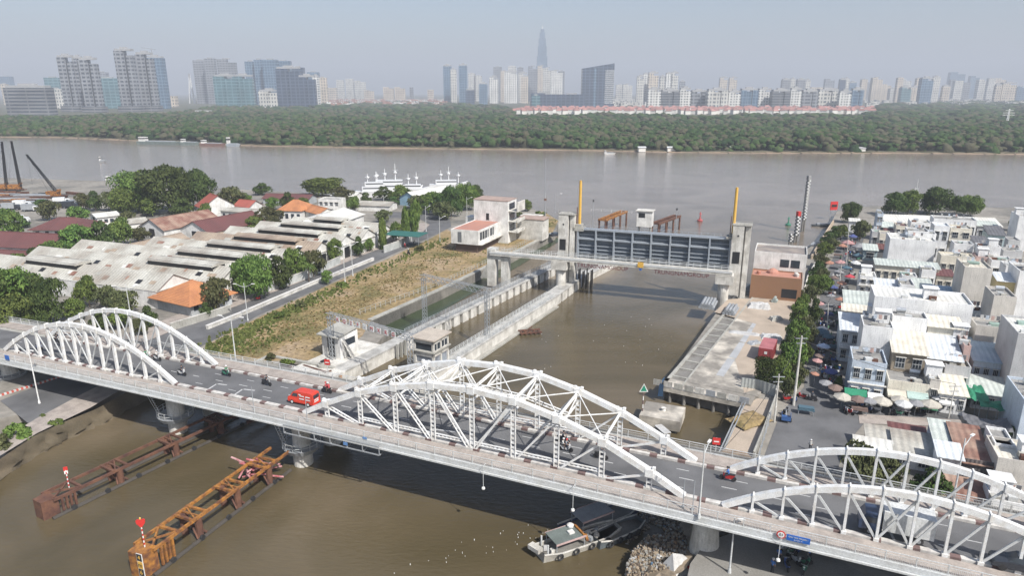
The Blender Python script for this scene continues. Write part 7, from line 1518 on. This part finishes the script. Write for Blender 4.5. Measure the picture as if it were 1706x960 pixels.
ride(1000, 765, "half hidden by the foot of the centre arch", 1, 0, 0, 0); ride(1213, 801, "ridden in a blue shirt by the right arch foot", -1, 2, 1, 0); ride(95, 572, "at the left edge behind the near arch", 1, 0, 0, 0); ride(66, 583, "with blue bodywork behind the left near arch", 1, 4, 1, 1)
# red delivery van
VR = mat("van_red", (.62, .055, .03), (.5, .05, .03), rough=.3, dirt=.15)
def van(loc, rot, label):
    t = thing("delivery_van", label, "van", loc, rot); b = MB(); L, Wd = 4.3, 1.62
    prof = [(-L / 2, .32), (-L / 2, 1.0), (-L / 2 + .06, 1.86), (-L / 2 + .35, 1.95), (L * .18, 1.95), (L * .30, 1.75), (L * .40, 1.12), (L / 2 - .08, .98), (L / 2, .70), (L / 2, .32)]; n = len(prof)
    v = [(x, s * (Wd / 2 - (.10 if z > 1.1 else 0)), z) for s in (-1, 1) for x, z in prof]
    b.add(v, [tuple(range(n)), tuple(range(2 * n - 1, n - 1, -1))] + [(i, n + i, n + (i + 1) % n, (i + 1) % n) for i in range(n)]); bd = b.build("body", VR, t)
    b = MB(); b.add([(L * .305, -Wd / 2 + .2, 1.72), (L * .305, Wd / 2 - .2, 1.72), (L * .40, Wd / 2 - .14, 1.17), (L * .40, -Wd / 2 + .14, 1.17)], [(0, 1, 2, 3)]); 
    for k in range(4): b.v[k] = (b.v[k][0] + .02, b.v[k][1], b.v[k][2] + .02)
    b.build("windscreen", GLASS, t)
    for s in (-1, 1):
        y = s * (Wd / 2 - .05); b = MB(); b.add([(L * .10, y, 1.2), (L * .34, y, 1.2), (L * .27, y * .97, 1.66), (L * .10, y * .97, 1.66)], [(0, 1, 2, 3) if s < 0 else (3, 2, 1, 0)]); b.build("side_window", GLASS, t)
        b = MB(); 
        for x0, x1, z in ((-1.75, -1.0, 1.42), (-1.75, -1.0, 1.0), (-.75, 0.0, 1.42), (-.7, .1, 1.0), (-.2, .15, 1.6)): b.bx(x0, x1, s * (Wd / 2 + .005) - .01, s * (Wd / 2 + .005) + .01, z - .08, z + .08)
        b.build("white_lettering", W, t)
        for x in (-L * .31, L * .33):
            b = MB(); b.cyl((x, s * (Wd / 2 - .16), .31), (x, s * (Wd / 2 + .02), .31), .31, .31, 16); w_ = b.build("wheel", BLACK, t); b = MB(); b.cyl((x, s * (Wd / 2 + .02), .31), (x, s * (Wd / 2 + .04), .31), .18, .18, 12); b.build("hub_cap", W, w_)
        b = MB(); b.bx(L / 2 - .03, L / 2 + .02, s * .6 - .14, s * .6 + .14, .62, .8); b.build("headlight", W, t)
    b = MB(); b.bx(-L / 2 - .02, -L / 2 + .06, -.55, .55, 1.2, 1.7); b.build("rear_window", GLASS, t); b = MB(); b.bx(-L / 2 - .03, -L / 2, -.45, .45, .92, 1.06); b.bx(-L / 2 - .03, -L / 2, -.45, .45, .66, .8); b.build("rear_lettering", W, t)
    b = MB(); b.bx(-L / 2 - .08, -L / 2 + .1, -.78, .78, .3, .46); b.bx(L / 2 - .05, L / 2 + .08, -.76, .76, .3, .48); b.build("bumper", VR, t)
p = P(507, 672, 8.33); van(p, BROT + math.pi, "bright red delivery van with white markings on the bridge")
truck(P(1488, 891, 8.33), BROT + math.pi, "white box truck with dark blue cab on the right span", mat("cab_dark_blue", (.03, .05, .10), rough=.3, dirt=.15), mat("box_off_white", (.60, .61, .60), dirt=.3, streak=True), L=6.4, boxh=2.1)
def car(loc, rot, label, m, group=None):
    t = thing("car", label, "car", loc, rot, group); L, Wd = 4.3, 1.7; b = MB(); prof = [(-L / 2, .3), (-L / 2, .85), (-L * .42, .95), (L * .22, .92), (L * .46, .78), (L / 2, .6), (L / 2, .3)]; n = len(prof)
    b.add([(x, s * Wd / 2, z) for s in (-1, 1) for x, z in prof], [tuple(range(n)), tuple(range(2 * n - 1, n - 1, -1))] + [(i, n + i, n + (i + 1) % n, (i + 1) % n) for i in range(n)]); b.build("body", m, t)
    b = MB(); b.add([(-L * .44, -.72, .93), (L * .22, -.72, .93), (L * .22, .72, .93), (-L * .44, .72, .93), (-L * .32, -.56, 1.42), (L * .06, -.56, 1.42), (L * .06, .56, 1.42), (-L * .32, .56, 1.42)], [(0, 1, 5, 4), (1, 2, 6, 5), (2, 3, 7, 6), (3, 0, 4, 7)]); gl = b.build("windows", GLASS, t); b = MB(); b.bx(-L * .32, L * .06, -.56, .56, 1.42, 1.46); b.build("roof", m, t)
    for x in (-L * .3, L * .31):
        for s in (-1, 1): b = MB(); b.cyl((x, s * (Wd / 2 - .2), .32), (x, s * (Wd / 2 + .01), .32), .32, .32, 14); b.build("wheel", BLACK, t)
    return t
car(P(1695, 948, 8.33), BROT + math.pi, "dark car partly cut by the right edge on the bridge", CD)
# motorbikes on the riverside road
for px, py, c, s_, lab in ((690, 408, 1, 2, "white-shirted"), (675, 413, 2, 3, "red"), (681, 424, 0, 0, "dark")):
    p = P(px, py, G + .08); moto(p, 2.2 if c != 1 else -1.0, f"{lab} rider's motorbike near the road bend", c, "motorbikes on the riverside road"); person(p, 2.2 if c != 1 else -1.0, f"{lab} motorbike rider near the road bend", "ride", s_, 0, 1, "riders on the riverside road")
p = P(430, 500, G + .2); moto(p, .9, "parked motorbike on the pavement under the round roadside tree", 2)
# ---------------- market street ----------------
UM = {k: mat("umbrella_" + k, v, dirt=.2, rough=.8) for k, v in dict(cream=(.47, .44, .38), grey=(.27, .27, .28), white=(.56, .56, .55), red=(.50, .06, .08), pink=(.46, .26, .25), blue=(.07, .09, .24), sky=(.40, .48, .62), teal=(.07, .13, .17), brown=(.20, .14, .12), orange=(.40, .20, .14), green=(.08, .28, .16)).items()}
def umbrella_me(n=8):
    b = MB(); b.add([(0, 0, .42)] + [(math.cos(2 * math.pi * k / n), math.sin(2 * math.pi * k / n), -.02 if k % 2 else 0) for k in range(n)] + [(math.cos(2 * math.pi * k / n), math.sin(2 * math.pi * k / n), -.13) for k in range(n)], [(0, 1 + k, 1 + (k + 1) % n) for k in range(n)] + [(1 + k, 1 + n + k, 1 + n + (k + 1) % n, 1 + (k + 1) % n) for k in range(n)]); return b.mesh("canopy", UM["cream"])
UME = umbrella_me(); b = MB(); b.cyl((0, 0, 0), (0, 0, 2.5), .03, .03, 6); UPO = b.mesh("pole", GREY)
def umbrella(px, py, rpx, col, label, z=2.3):
    p = P(px, py, G + z); r = rpx * (p.y * CT + 45 * ST) / FPX; t = thing("market_umbrella", label, "umbrella", (p.x, p.y, G), rnd.uniform(0, 1), "umbrellas over the street market")
    c = bpy.data.objects.new("canopy", UME); COL.objects.link(c); c.parent = t; c.location = (0, 0, z - .1); c.scale = (r * .92, r * .92, r * 1.05); c.rotation_euler = (rnd.uniform(-.1, .1), rnd.uniform(-.1, .1), 0); c.material_slots[0].link = 'OBJECT'; c.material_slots[0].material = UM[col]
    o = bpy.data.objects.new("pole", UPO); COL.objects.link(o); o.parent = t
for k, (x, y, r, c, lab) in enumerate(((1404, 660, 16, "cream", "big cream umbrella at the left end of the plaza row"), (1430, 664, 15, "brown", "dull brown umbrella second in the plaza row"), (1448, 667, 14, "grey", "grey umbrella third in the plaza row"), (1470, 667, 17, "cream", "pale umbrella fourth in the plaza row"), (1500, 665, 16, "cream", "light umbrella with raised crown in the middle of the plaza row"),
    (1506, 672, 15, "white", "whitish umbrella right below the middle one"), (1527, 671, 14, "grey", "dark grey umbrella sixth in the plaza row"), (1550, 672, 19, "cream", "largest cream umbrella at the right end of the plaza row"), (1562, 663, 10, "white", "small white umbrella by the house wall"), (1372, 576, 12, "sky", "pale blue umbrella beside the quay trees"), (1385, 618, 12, "blue", "deep blue umbrella near the plaza"),
    (1376, 637, 12, "grey", "pale grey umbrella at the mouth of the street"), (1392, 645, 13, "brown", "brown umbrella at the street mouth"), (1368, 552, 15, "teal", "dark teal umbrella in the street"), (1380, 560, 11, "teal", "second teal umbrella close to the first"), (1371, 546, 9, "white", "white umbrella above the teal ones"), (1416, 460, 9, "red", "bright red umbrella in the upper street"), (1403, 471, 9, "orange", "orange umbrella below the bright red one"),
    (1413, 404, 12, "pink", "pink umbrella at the upper street trees"), (1404, 409, 9, "orange", "salmon umbrella left of the pink one"), (1432, 410, 13, "grey", "grey umbrella right of the pink one"), (1436, 416, 10, "cream", "beige umbrella next to the grey one"), (1421, 393, 8, "blue", "small violet umbrella at the top of the street"), (1420, 385, 7, "white", "tiny white umbrella at the top of the street"), (1430, 425, 10, "teal", "blue-grey umbrella in the upper street"),
    (1400, 436, 9, "pink", "dusty pink umbrella on the left of the upper street"), (1382, 437, 8, "orange", "cream-orange umbrella beside the palm-like tree"), (1426, 437, 9, "white", "off-white umbrella by the brown lean-to"), (1398, 452, 9, "grey", "dark grey umbrella in the crowded middle"), (1390, 462, 8, "brown", "brown umbrella in the crowded middle"), (1375, 452, 8, "white", "white umbrella near the street trees"),
    (1400, 498, 9, "orange", "rusty umbrella beside the tiered awning shop"), (1384, 492, 8, "grey", "grey umbrella left of the rusty one"), (1366, 505, 8, "pink", "pale pink umbrella by the trees"), (1368, 520, 8, "brown", "brown umbrella by the strip trees"), (1362, 600, 9, "pink", "faded pink umbrella by the utility pole"), (1358, 622, 8, "orange", "small orange umbrella at the pole"), (1366, 592, 9, "brown", "brownish umbrella above the pale blue one"), (1410, 445, 8, "teal", "deep teal umbrella in the crowded middle"), (1388, 478, 9, "blue", "navy umbrella in the crowded middle"))):
    umbrella(x, y, r, c, lab)
# motorbikes, carts and people in the street
mr = random.Random(9); MG = "motorbikes in the market street"; PG = "people in the market street"
def street_pt():
    u = mr.random(); a = P(*interp([(1372, 652), (1362, 600), (1366, 540), (1385, 470), (1412, 400)], u), G + .05); c = P(*interp([(1400, 650), (1396, 600), (1398, 540), (1420, 470), (1440, 395)], u), G + .05); return a.lerp(c, mr.random())
for k in range(46): moto(street_pt(), mr.uniform(0, 6.28), "parked or slowly ridden motorbike in the shaded market street", mr.randrange(5), MG)
for k in range(64): person(street_pt(), mr.uniform(0, 6.28), "shopper or vendor in the shaded market street", "stand", mr.randrange(6), mr.randrange(3), mr.choice([0, 1, 3, 0]), PG)
for k in range(14): moto(P(mr.uniform(1400, 1560), mr.uniform(683, 692), G + .05), mr.uniform(0, 6.28), "motorbike parked along the umbrella row of the plaza", mr.randrange(5), "motorbikes by the plaza umbrellas")
for k in range(12): person(P(mr.uniform(1400, 1570), mr.uniform(676, 690), G + .05), mr.uniform(0, 6.28), "vendor or customer under the plaza umbrellas", "stand", mr.randrange(6), mr.randrange(3), mr.choice([0, 3, 1]), "people under the plaza umbrellas")
for px, py, c, lab in ((1310, 668, 2, "red motorbike beside the tall utility pole"), (1322, 672, 4, "blue motorbike beside the tall utility pole"), (1336, 664, 2, "red cart-like motorbike right of the utility pole"), (1352, 668, 0, "dark motorbike ridden across the plaza"), (1308, 690, 0, "dark motorbike by the blue three-wheeler")): moto(P(px, py, G + .05), rnd.uniform(0, 3), lab, c)
person(P(1352, 668, G + .05), 1.0, "rider in dark clothes crossing the plaza", "ride", 0, 0, 0)
t = thing("cargo_tricycle", "blue cargo three-wheeler parked at the street edge", "tricycle", P(1309, 700, G + .05), 1.2); b = MB(); b.bx(-1.3, .5, -.65, .65, .45, .55); b.bx(-1.3, .5, -.65, -.6, .55, 1.1); b.bx(-1.3, .5, .6, .65, .55, 1.1); b.bx(-1.3, -1.25, -.6, .6, .55, 1.1); b.build("cargo_bed", CB, t)
b = MB(); b.beam((.5, 0, .5), (1.5, 0, .9), .12, .12); b.beam((1.4, -.35, 1.1), (1.4, .35, 1.1), .05, .05); b.build("fork", GREY, t)
for x, y in ((-.5, -.75), (-.5, .75), (1.6, 0)): b = MB(); b.cyl((x, y - .05, .3), (x, y + .05, .3), .3, .3, 12); b.build("wheel", BLACK, t)
for px, py, m_k, lab in ((1342, 690, "teal", "low dark teal stall table at the pole"), (1430, 690, "brown", "low food stall under the brown umbrella"), (1500, 690, "grey", "metal food stall under the whitish umbrella"), (1545, 688, "green", "green food stall under the largest umbrella"), (1385, 585, "teal", "covered stall in the shaded street"), (1378, 530, "blue", "blue-covered stall in the shaded street"), (1396, 430, "brown", "brown-covered stall in the upper street")):
    t = thing("market_stall", lab, "stall", P(px, py, G + .05), RA + rnd.uniform(-.2, .2)); b = MB(); b.bx(-1.2, 1.2, -.6, .6, .75, .9); b.bx(-1.1, 1.1, -.5, .5, .9, 1.2); b.build("counter", UM[m_k], t)
    for x in (-1.1, 1.0):
        for y in (-.5, .45): b = MB(); b.bx(x, x + .08, y, y + .08, 0, .75); b.build("leg", GREY, t)
# people and bikes under the right span
for k in range(9): moto(P(mr.uniform(1290, 1380), mr.uniform(918, 955), G + .03), mr.uniform(0, 6.28), "motorbike parked in the dark under the right span", mr.randrange(5), "motorbikes under the right span")
for k in range(6): person(P(mr.uniform(1285, 1390), mr.uniform(915, 958), G + .03), mr.uniform(0, 6.28), "person standing in the dark under the right span", "stand", mr.choice([2, 2, 1, 3]), 0, 1, "people under the right span")
person(P(1349, 752, G + .05), 1, "lone person in white at the plaza edge above the right arch", "stand", 2, 0, 1)
# ---------------- foreground: fender dolphins, boats, rubbish ----------------
def fender_truss(A, B, ztop, Wd, label, m, mp, blk=True, frames=(0.28, .55, .8)):
    a, c = P(*A, ztop), P(*B, ztop); d = c - a; L = d.length; rot = math.atan2(d.y, d.x); t = thing("fender_truss", label, "fender", (a.x, a.y, 0), rot, "rusting fender trusses guarding the bridge piers")
    for y in (-Wd / 2, Wd / 2):
        b = MB(); b.beam((1.0, y * .9, ztop), (L, y, ztop), .28, .34); b.build("top_rail", m, t)
        b = MB(); b.cyl((.5, y, .08), (L, y, .08), .26, .26, 8); b.build("waterline_tube", mat("wet_dark_steel", (.075, .065, .055), dirt=.5), t)
    b = MB(); b.add([(-.2, -.9, -1), (1.6, -1.2, -1), (1.6, 1.2, -1), (-.2, .9, -1), (-.2, -.9, ztop + .1), (1.6, -1.2, ztop + .1), (1.6, 1.2, ztop + .1), (-.2, .9, ztop + .1)], [(3, 2, 1, 0), (4, 5, 6, 7), (0, 1, 5, 4), (1, 2, 6, 5), (2, 3, 7, 6), (3, 0, 4, 7)]); b.build("nose_block", m, t)
    b = MB(); b.beam((1.2, -1.0, ztop + .1), (4.2, Wd / 2 - .2, ztop + .1), .2, .2); b.beam((1.2, 1.0, ztop + .1), (4.2, -Wd / 2 + .2, ztop + .1), .2, .2); b.beam((4.3, -Wd / 2, ztop + .1), (4.3, Wd / 2, ztop + .1), .3, .3); b.build("nose_brace", m, t)
    for u in frames:
        x = L * u
        for e in (0, 1.9):
            b = MB(); b.beam((x + e, -Wd / 2, ztop + .12), (x + e, Wd / 2, ztop + .12), .3, .26); b.build("cross_beam", m, t)
        b = MB(); b.beam((x + .2, -Wd / 2, ztop + .1), (x + 1.8, Wd / 2, ztop + .1), .16, .16); b.beam((x + .95, -Wd / 2 + .1, ztop + .06), (x + .95, Wd / 2 - .1, ztop + .06), .16, .16); b.build("cross_brace", m, t)
        for y in (-Wd / 2 + .35, Wd / 2 - .35): b = MB(); b.cyl((x + .9, y, -2), (x + .9, y, ztop - .1), .42, .42, 10); b.build("pile", mp, t)
        b = MB(); b.beam((x + .2, -Wd / 2, .4), (x + 1.6, Wd / 2, ztop - .3), .18, .18); b.beam((x + 1.6, -Wd / 2, .4), (x + .2, Wd / 2, ztop - .3), .18, .18); b.build("brace", RUST, t)
    k = 3.0
    while k < L - 1:
        b = MB(); b.cyl((k, -Wd / 2 - .3, .3), (k, -Wd / 2 - .02, .3), .34, .34, 10); b.build("rubber_fender", BLACK, t); k += 4.2
    for k in range(4): x = 1.8 + k * .5; b = MB(); b.bx(x, x + .25, -1.5, -1.25, .4, ztop - .2); b.build("fender_plank", m, t)
    return t, L
ta, La1 = fender_truss((226, 922), (466, 750), 2.9, 3.0, "orange-painted rusty fender truss in front of the middle pier, with number board", ORANGE, RUST)
tb, Lb1 = fender_truss((64, 836), (405, 677), 2.3, 3.0, "brown rusted fender truss in front of the left pier", RUST, RUST)
BK = mat("board_black", (.03, .03, .03), dirt=.1)
b = MB(); b.bx(-.42, -.36, -1.35, -.55, .5, 3.3); gb = b.build("gauge_board", W, ta)
for k, (ch, mm) in enumerate((("4", BK), ("m", YEL), ("6", BK))):
    z = 2.85 - k * .92; b = MB(); b.bx(-.45, -.42, -1.28, -.62, z - .42, z + .42); pl = b.build("number_panel", mm, gb); text_obj(ch, .75, YEL if mm is BK else BK, pl, (-.47, -.95, z), (R(90), 0, R(-90)), .01)
def heart_marker(t, x, y, z0, label, heart=True):
    loc = t.matrix_world @ Vector((x, y, 0)) if False else Vector((t.location.x + x * math.cos(t.rotation_euler.z) - y * math.sin(t.rotation_euler.z), t.location.y + x * math.sin(t.rotation_euler.z) + y * math.cos(t.rotation_euler.z), z0))
    o = thing("channel_marker", label, "marker", loc, .25); b = MB()
    for k in range(9): b.cyl((0, 0, k * .28), (0, 0, k * .28 + .27), .07, .07, 8, k % 2)
    b.build("striped_post", [W, RED], o)
    if heart:
        prof = [(0, 2.35), (.42, 2.95), (.46, 3.3), (.30, 3.45), (0, 3.32), (-.30, 3.45), (-.46, 3.3), (-.42, 2.95)]; n = 8; b = MB(); b.add([(px_, y_, pz) for y_ in (-.06, .06) for px_, pz in prof], [tuple(range(n)), tuple(range(2 * n - 1, n - 1, -1))] + [(i, n + i, n + (i + 1) % n, (i + 1) % n) for i in range(n)]); b.build("red_board", RED, o); b = MB(); b.lathe((0, 0, 3.4), [(0, .08), (.15, .1), (.25, .03)], 8); b.build("lamp", YEL, o)
    else: b = MB(); b.box((0, 0, 2.7), (.45, .06, .5), .3, 1); b.box((0, 0, 2.2), (.4, .05, .4), .3, 0); b.build("board", [W, RED], o)
heart_marker(ta, 1.0, -.2, 3.0, "red heart-shaped channel marker on a red and white post at the orange fender nose"); heart_marker(tb, 3.4, -.4, 2.4, "tattered red and white striped post on the brown fender truss", False)
t = thing("collapsed_frame", "collapsed tangle of red and white steel beams at the middle pier fender", "wreckage", P(440, 792, .8), .3); r = random.Random(12); RP = mat("faded_red_white", (.50, .30, .30), (.35, .08, .09), scale=1.5, dirt=.9)
for k in range(22):
    a = Vector((r.uniform(-2.2, 2.2), r.uniform(-1.3, 1.3), r.uniform(0, 2.6))); c = a + Vector((r.uniform(-2.6, 2.6), r.uniform(-1.4, 1.4), r.uniform(-1.2, .8))); c.z = max(c.z, .1); b = MB(); b.cyl(a, c, .13, .13, 7); b.build("beam", RP, t)
t = thing("wooden_boom", "half-sunk wooden trunk lying at the muddy bank", "log", P(48, 742, .15), .5); b = MB(); b.cyl((-3, 0, .1), (3.4, 0, .25), .22, .14, 8); b.cyl((1.8, 0, .2), (2.6, .8, .5), .1, .05, 6); b.build("trunk", BARK, t)
# under the main span: remains of the old fender rails
t = thing("fender_rail", "long dark fender rails running under the bridge behind the left pier", "rail", (*P(400, 700, 1.2)[:2], 0), tb.rotation_euler.z)
for y in (-1.6, 1.6): b = MB(); b.beam((0, y, 1.2), (24, y, 1.2), .4, .5); b.build("rail_beam", RUST, t)
for x in (4, 12, 20): b = MB(); b.cyl((x, 1.6, -2), (x, 1.6, 1.2), .35, .35, 8); b.cyl((x, -1.6, -2), (x, -1.6, 1.2), .35, .35, 8); b.build("pile", CONCD, t)
# work boats
def workboat(loc, rot, label, m, L=9.5, Wd=2.8, canopy=None, tyres=True, roofm=None):
    t = thing("work_boat", label, "boat", loc, rot); h = .85; b = MB(); xs = [-L / 2, -L * .3, 0, L * .3, L / 2]; ws = [.72, .95, 1, .95, .55]
    v = []
    for x, k in zip(xs, ws): v += [(x, -Wd / 2 * k, h + (.25 if abs(x) > L * .4 else 0)), (x, -Wd / 2 * k * .8, -.3), (x, Wd / 2 * k * .8, -.3), (x, Wd / 2 * k, h + (.25 if abs(x) > L * .4 else 0))]
    f = [(0, 3, 2, 1), (16, 17, 18, 19)]
    for i in range(4): a = 4 * i; c = a + 4; f += [(a, a + 1, c + 1, c), (a + 1, a + 2, c + 2, c + 1), (a + 2, a + 3, c + 3, c + 2)]
    b.add(v, f); b.build("hull", m, t)
    b = MB(); v = []
    for x, k in zip(xs, ws): v += [(x * .97, -Wd / 2 * k * .93, h - .3), (x * .97, Wd / 2 * k * .93, h - .3)]
    b.add(v, [(2 * i, 2 * i + 2, 2 * i + 3, 2 * i + 1) for i in range(4)]); b.build("deck", mat("boat_deck", (.22, .21, .19), dirt=.6), t)
    b = MB()
    for i in range(4):
        for s in (-1, 1): b.beam((xs[i], s * Wd / 2 * ws[i], h + (.27 if i == 0 else .02)), (xs[i + 1], s * Wd / 2 * ws[i + 1], h + (.27 if i == 3 else .02)), .14, .12)
    b.build("gunwale", CONCL, t)
    if tyres:
        for k in range(4):
            x = -L * .33 + k * L * .2; b = MB(); n = 12
            for e in range(n): a0, a1 = 2 * math.pi * e / n, 2 * math.pi * (e + 1) / n; b.cyl((x + .33 * math.cos(a0), -Wd / 2 * .98 - .1, .55 + .33 * math.sin(a0)), (x + .33 * math.cos(a1), -Wd / 2 * .98 - .1, .55 + .33 * math.sin(a1)), .10, .10, 6)
            b.build("tyre_fender", BLACK, t)
    if canopy:
        x0, x1 = canopy; b = MB(); b.bx(x0, x1, -Wd * .42, Wd * .42, 1.95, 2.05); cn = b.build("canopy_roof", roofm or GREY, t); b = MB(); b.bx(x0 - .05, x1 + .05, -Wd * .44, -Wd * .42, 1.87, 2.09); b.bx(x0 - .05, x1 + .05, Wd * .42, Wd * .44, 1.87, 2.09); b.build("canopy_trim", mat("pinkish_trim", (.5, .36, .34)), cn)
        for x in (x0 + .1, x1 - .1):
            for y in (-Wd * .38, Wd * .38): b = MB(); b.cyl((x, y, .7), (x, y, 1.95), .05, .05, 6); b.build("canopy_post", GREY, t)
    return t
p = P(965, 908, 0); q = P(1045, 880, 0); br = math.atan2((q - p).y, (q - p).x)
wb_ = workboat(p, br, "pale work boat with tyres on its side, canopy and an orange lifebelt frame", mat("boat_pale_grey", (.48, .46, .40), (.3, .28, .25), dirt=.5), 10.5, 3.0, (-3.8, 0), roofm=mat("canopy_green_grey", (.16, .19, .18), dirt=.5))
b = MB(); b.beam((-.2, -1.2, 2.12), (-.2, 1.2, 2.2), .22, .22); b.beam((.0, -1.2, 2.1), (.3, -1.2, 1.2), .2, .3); b.build("orange_frame", ORANGE, wb_)
b = MB(); b.lathe((-.7, .9, 2.06), [(0, .38), (.25, .42), (.4, .2)], 12); b.build("white_buoy", W, wb_); b = MB(); b.bx(-1.6, -.9, -.4, .2, 2.06, 2.25); b.build("white_box", W, wb_)
for k, (x, y) in enumerate(((1.4, .3), (2.0, -.5), (2.6, .4), (-4.4, .2), (-4.0, -.6), (1.0, -.7))): b = MB(); b.box((x, y, .95), (.55, .5, .45), k * .4, 0, .8); b.build("sack", [WT, CONCL, GREY][k % 3], wb_)
b = MB(); b.box((-5.5, .5, 1.1), (.8, 1.6, .5), .3); b.build("engine_cover", CONCL, wb_)
for x, y in ((-4.7, -.9), (-4.5, .9)): b = MB(); b.cyl((x, y, .8), (x, y, 2.1), .1, .1, 8); b.build("exhaust_drum", W2, wb_)
workboat(P(1000, 872, 0), br + .05, "dark work boat with a pale cabin roof lying in the bridge shadow", mat("boat_dark_blue", (.05, .07, .14), dirt=.4), 11, 3.0, (-3.5, 1.0), False, roofm=mat("canopy_grey", (.35, .37, .40), dirt=.4))
workboat(P(1030, 893, 0), br + .1, "loaded grey punt moored between the work boat and the rubbish", mat("boat_slate", (.12, .14, .15), dirt=.5), 7, 2.6, None, True)
# rubbish bank
def litter(name, label, poly, n, s0, s1, cols, z0, z1, seed):
    r = random.Random(seed); b = MB(); A = [P(x, y, .5) for x, y in poly]
    for k in range(n):
        i = r.randrange(len(A) - 2) + 1; u, v = r.random(), r.random()
        if u + v > 1: u, v = 1 - u, 1 - v
        p = A[0] + (A[i] - A[0]) * u + (A[i + 1] - A[0]) * v; b.box((p.x, p.y, r.uniform(z0, z1)), (r.uniform(s0, s1), r.uniform(s0, s1), r.uniform(.05, .3)), r.uniform(0, 3), r.choices(range(len(cols)), weights=[c[1] for c in cols])[0], r.uniform(.5, 1))
    return tag(b.build(name, [c[0] for c in cols]), label, kind="stuff")
TR = [(mat("trash_tan", (.36, .29, .21), dirt=.5), 9), (mat("trash_grey", (.34, .33, .30)), 4), (WT, 1), (mat("trash_orange", (.36, .22, .12)), .6), (BARK, 5), (mat("trash_blue", (.12, .2, .3)), .15)]
b = MB(); v = []; r = random.Random(2); NN = 16
rim = [(1040, 960), (1055, 925), (1075, 905), (1110, 895), (1135, 870), (1120, 850)]; inner = [(1130, 990), (1130, 960), (1140, 945), (1160, 925), (1175, 895), (1170, 865)]
for k in range(NN + 1):
    a = P(*interp(rim, k / NN), -.2); c = P(*interp(inner, k / NN), 1.8)
    for j in range(7): q = a.lerp(c, j / 6); v.append((q.x + r.uniform(-.3, .3), q.y + r.uniform(-.3, .3), q.z + r.uniform(-.15, .25)))
b.add(v, [(7 * k + j, 7 * k + j + 1, 7 * k + j + 8, 7 * k + j + 7) for k in range(NN) for j in range(6)]); tag(b.build("rubbish_bank", mat("trash_tan", (.38, .3, .21))), kind="structure")
litter("rubbish", "mass of tan and grey rubbish washed up on the bank by the big pier", [(1115, 960), (1040, 960), (1055, 928), (1075, 907), (1110, 897), (1130, 880), (1150, 930)], 4200, .08, .38, TR, .1, 1.5, 5)
litter("floating_rubbish", "scattered rubbish floating in the dark water by the moored boats", [(1090, 870), (1040, 905), (1060, 850), (1110, 830), (1135, 850), (1120, 890)], 380, .08, .4, TR, .0, .06, 6)
litter("drifting_litter", "tiny pale scraps drifting on the brown water", [(900, 900), (620, 960), (760, 900), (900, 860), (980, 950)], 45, .03, .09, [(W, 3), (TR[0][0], 1)], .0, .04, 8)
litter("canal_litter", "tiny scraps drifting in the canal behind the bridge", [(1000, 560), (900, 640), (880, 540), (1050, 500), (1130, 560), (1060, 640)], 30, .04, .13, [(W, 3), (TR[0][0], 1)], .0, .04, 9)
# canvas-roofed boat beside the big pier and ramp
t = thing("canvas_boat", "boat with a peaked white canvas and red and blue marks beside the big pier", "boat", P(1132, 945, .9), .6); b = MB(); b.add([(-2, -1.2, 0), (1.8, -1.3, 0), (2, 1.2, 0), (-1.8, 1.2, 0), (-.9, .3, 1.9), (.5, .2, 1.2)], [(0, 1, 5, 4), (1, 2, 5), (2, 3, 4, 5), (3, 0, 4)]); b.build("canvas", WT, t)
b = MB(); b.bx(-2.2, 2.2, -1.4, 1.4, -.8, -.03); b.build("hull", CONCL, t); b = MB(); b.add([(.1, -1.05, .28), (.9, -1.08, .28), (.8, -.88, .5), (.2, -.86, .5)], [(0, 1, 2, 3)]); b.build("red_mark", RED, t); b = MB(); b.bx(-2.1, 2.0, -1.43, -1.4, -.2, -.1); b.build("blue_stripe", BLUES, t)
patch("pier_apron", [(1140, 985), (1150, 940), (1175, 905), (1215, 890), (1290, 905), (1400, 935), (1500, 990), (1300, 1100)], G + .02, mat("apron_concrete", (.22, .21, .19), (.28, .27, .25), scale=.3, dirt=.5))
lamp_post("lamp_post", "thin grey pole beside the ramp under the right span", P(1215, 955, G), 6.5, 0, 1, .4)

# overhead cables and rooftop aerials of the right bank
def cable(A, B, zA, zB, label, sag=.8):
    a, c = P(*A, zA), P(*B, zB); b = MB(); o = a.copy(); prev = Vector((0, 0, 0))
    for k in range(1, 13):
        u = k / 12; q = (c - a) * u - Vector((0, 0, sag * 4 * u * (1 - u))); b.cyl(prev, q, .035, .035, 4, 0, False); prev = q
    ob = b.build("overhead_cable", BLACK); ob.location = o; tag(ob, label, "cable", "overhead cables of the market street")
for k, (A, B, za, zb, lab) in enumerate((((1336, 560), (1380, 505), 13, 9, "cable from the tall pale pole up the market street"), ((1380, 505), (1402, 440), 9, 9, "cable between the near and middle street poles"), ((1402, 440), (1414, 385), 9, 9, "cable between the middle and far street poles"),
    ((1336, 562), (1298, 624), 12.6, 9.5, "cable between the two pale poles at the quay"), ((1336, 566), (1592, 640), 12.4, 8, "long cable crossing the plaza to the thin pole"), ((1298, 626), (1205, 748), 9.3, 10, "cable running down to the bridge end"))): cable(A, B, za, zb, lab)
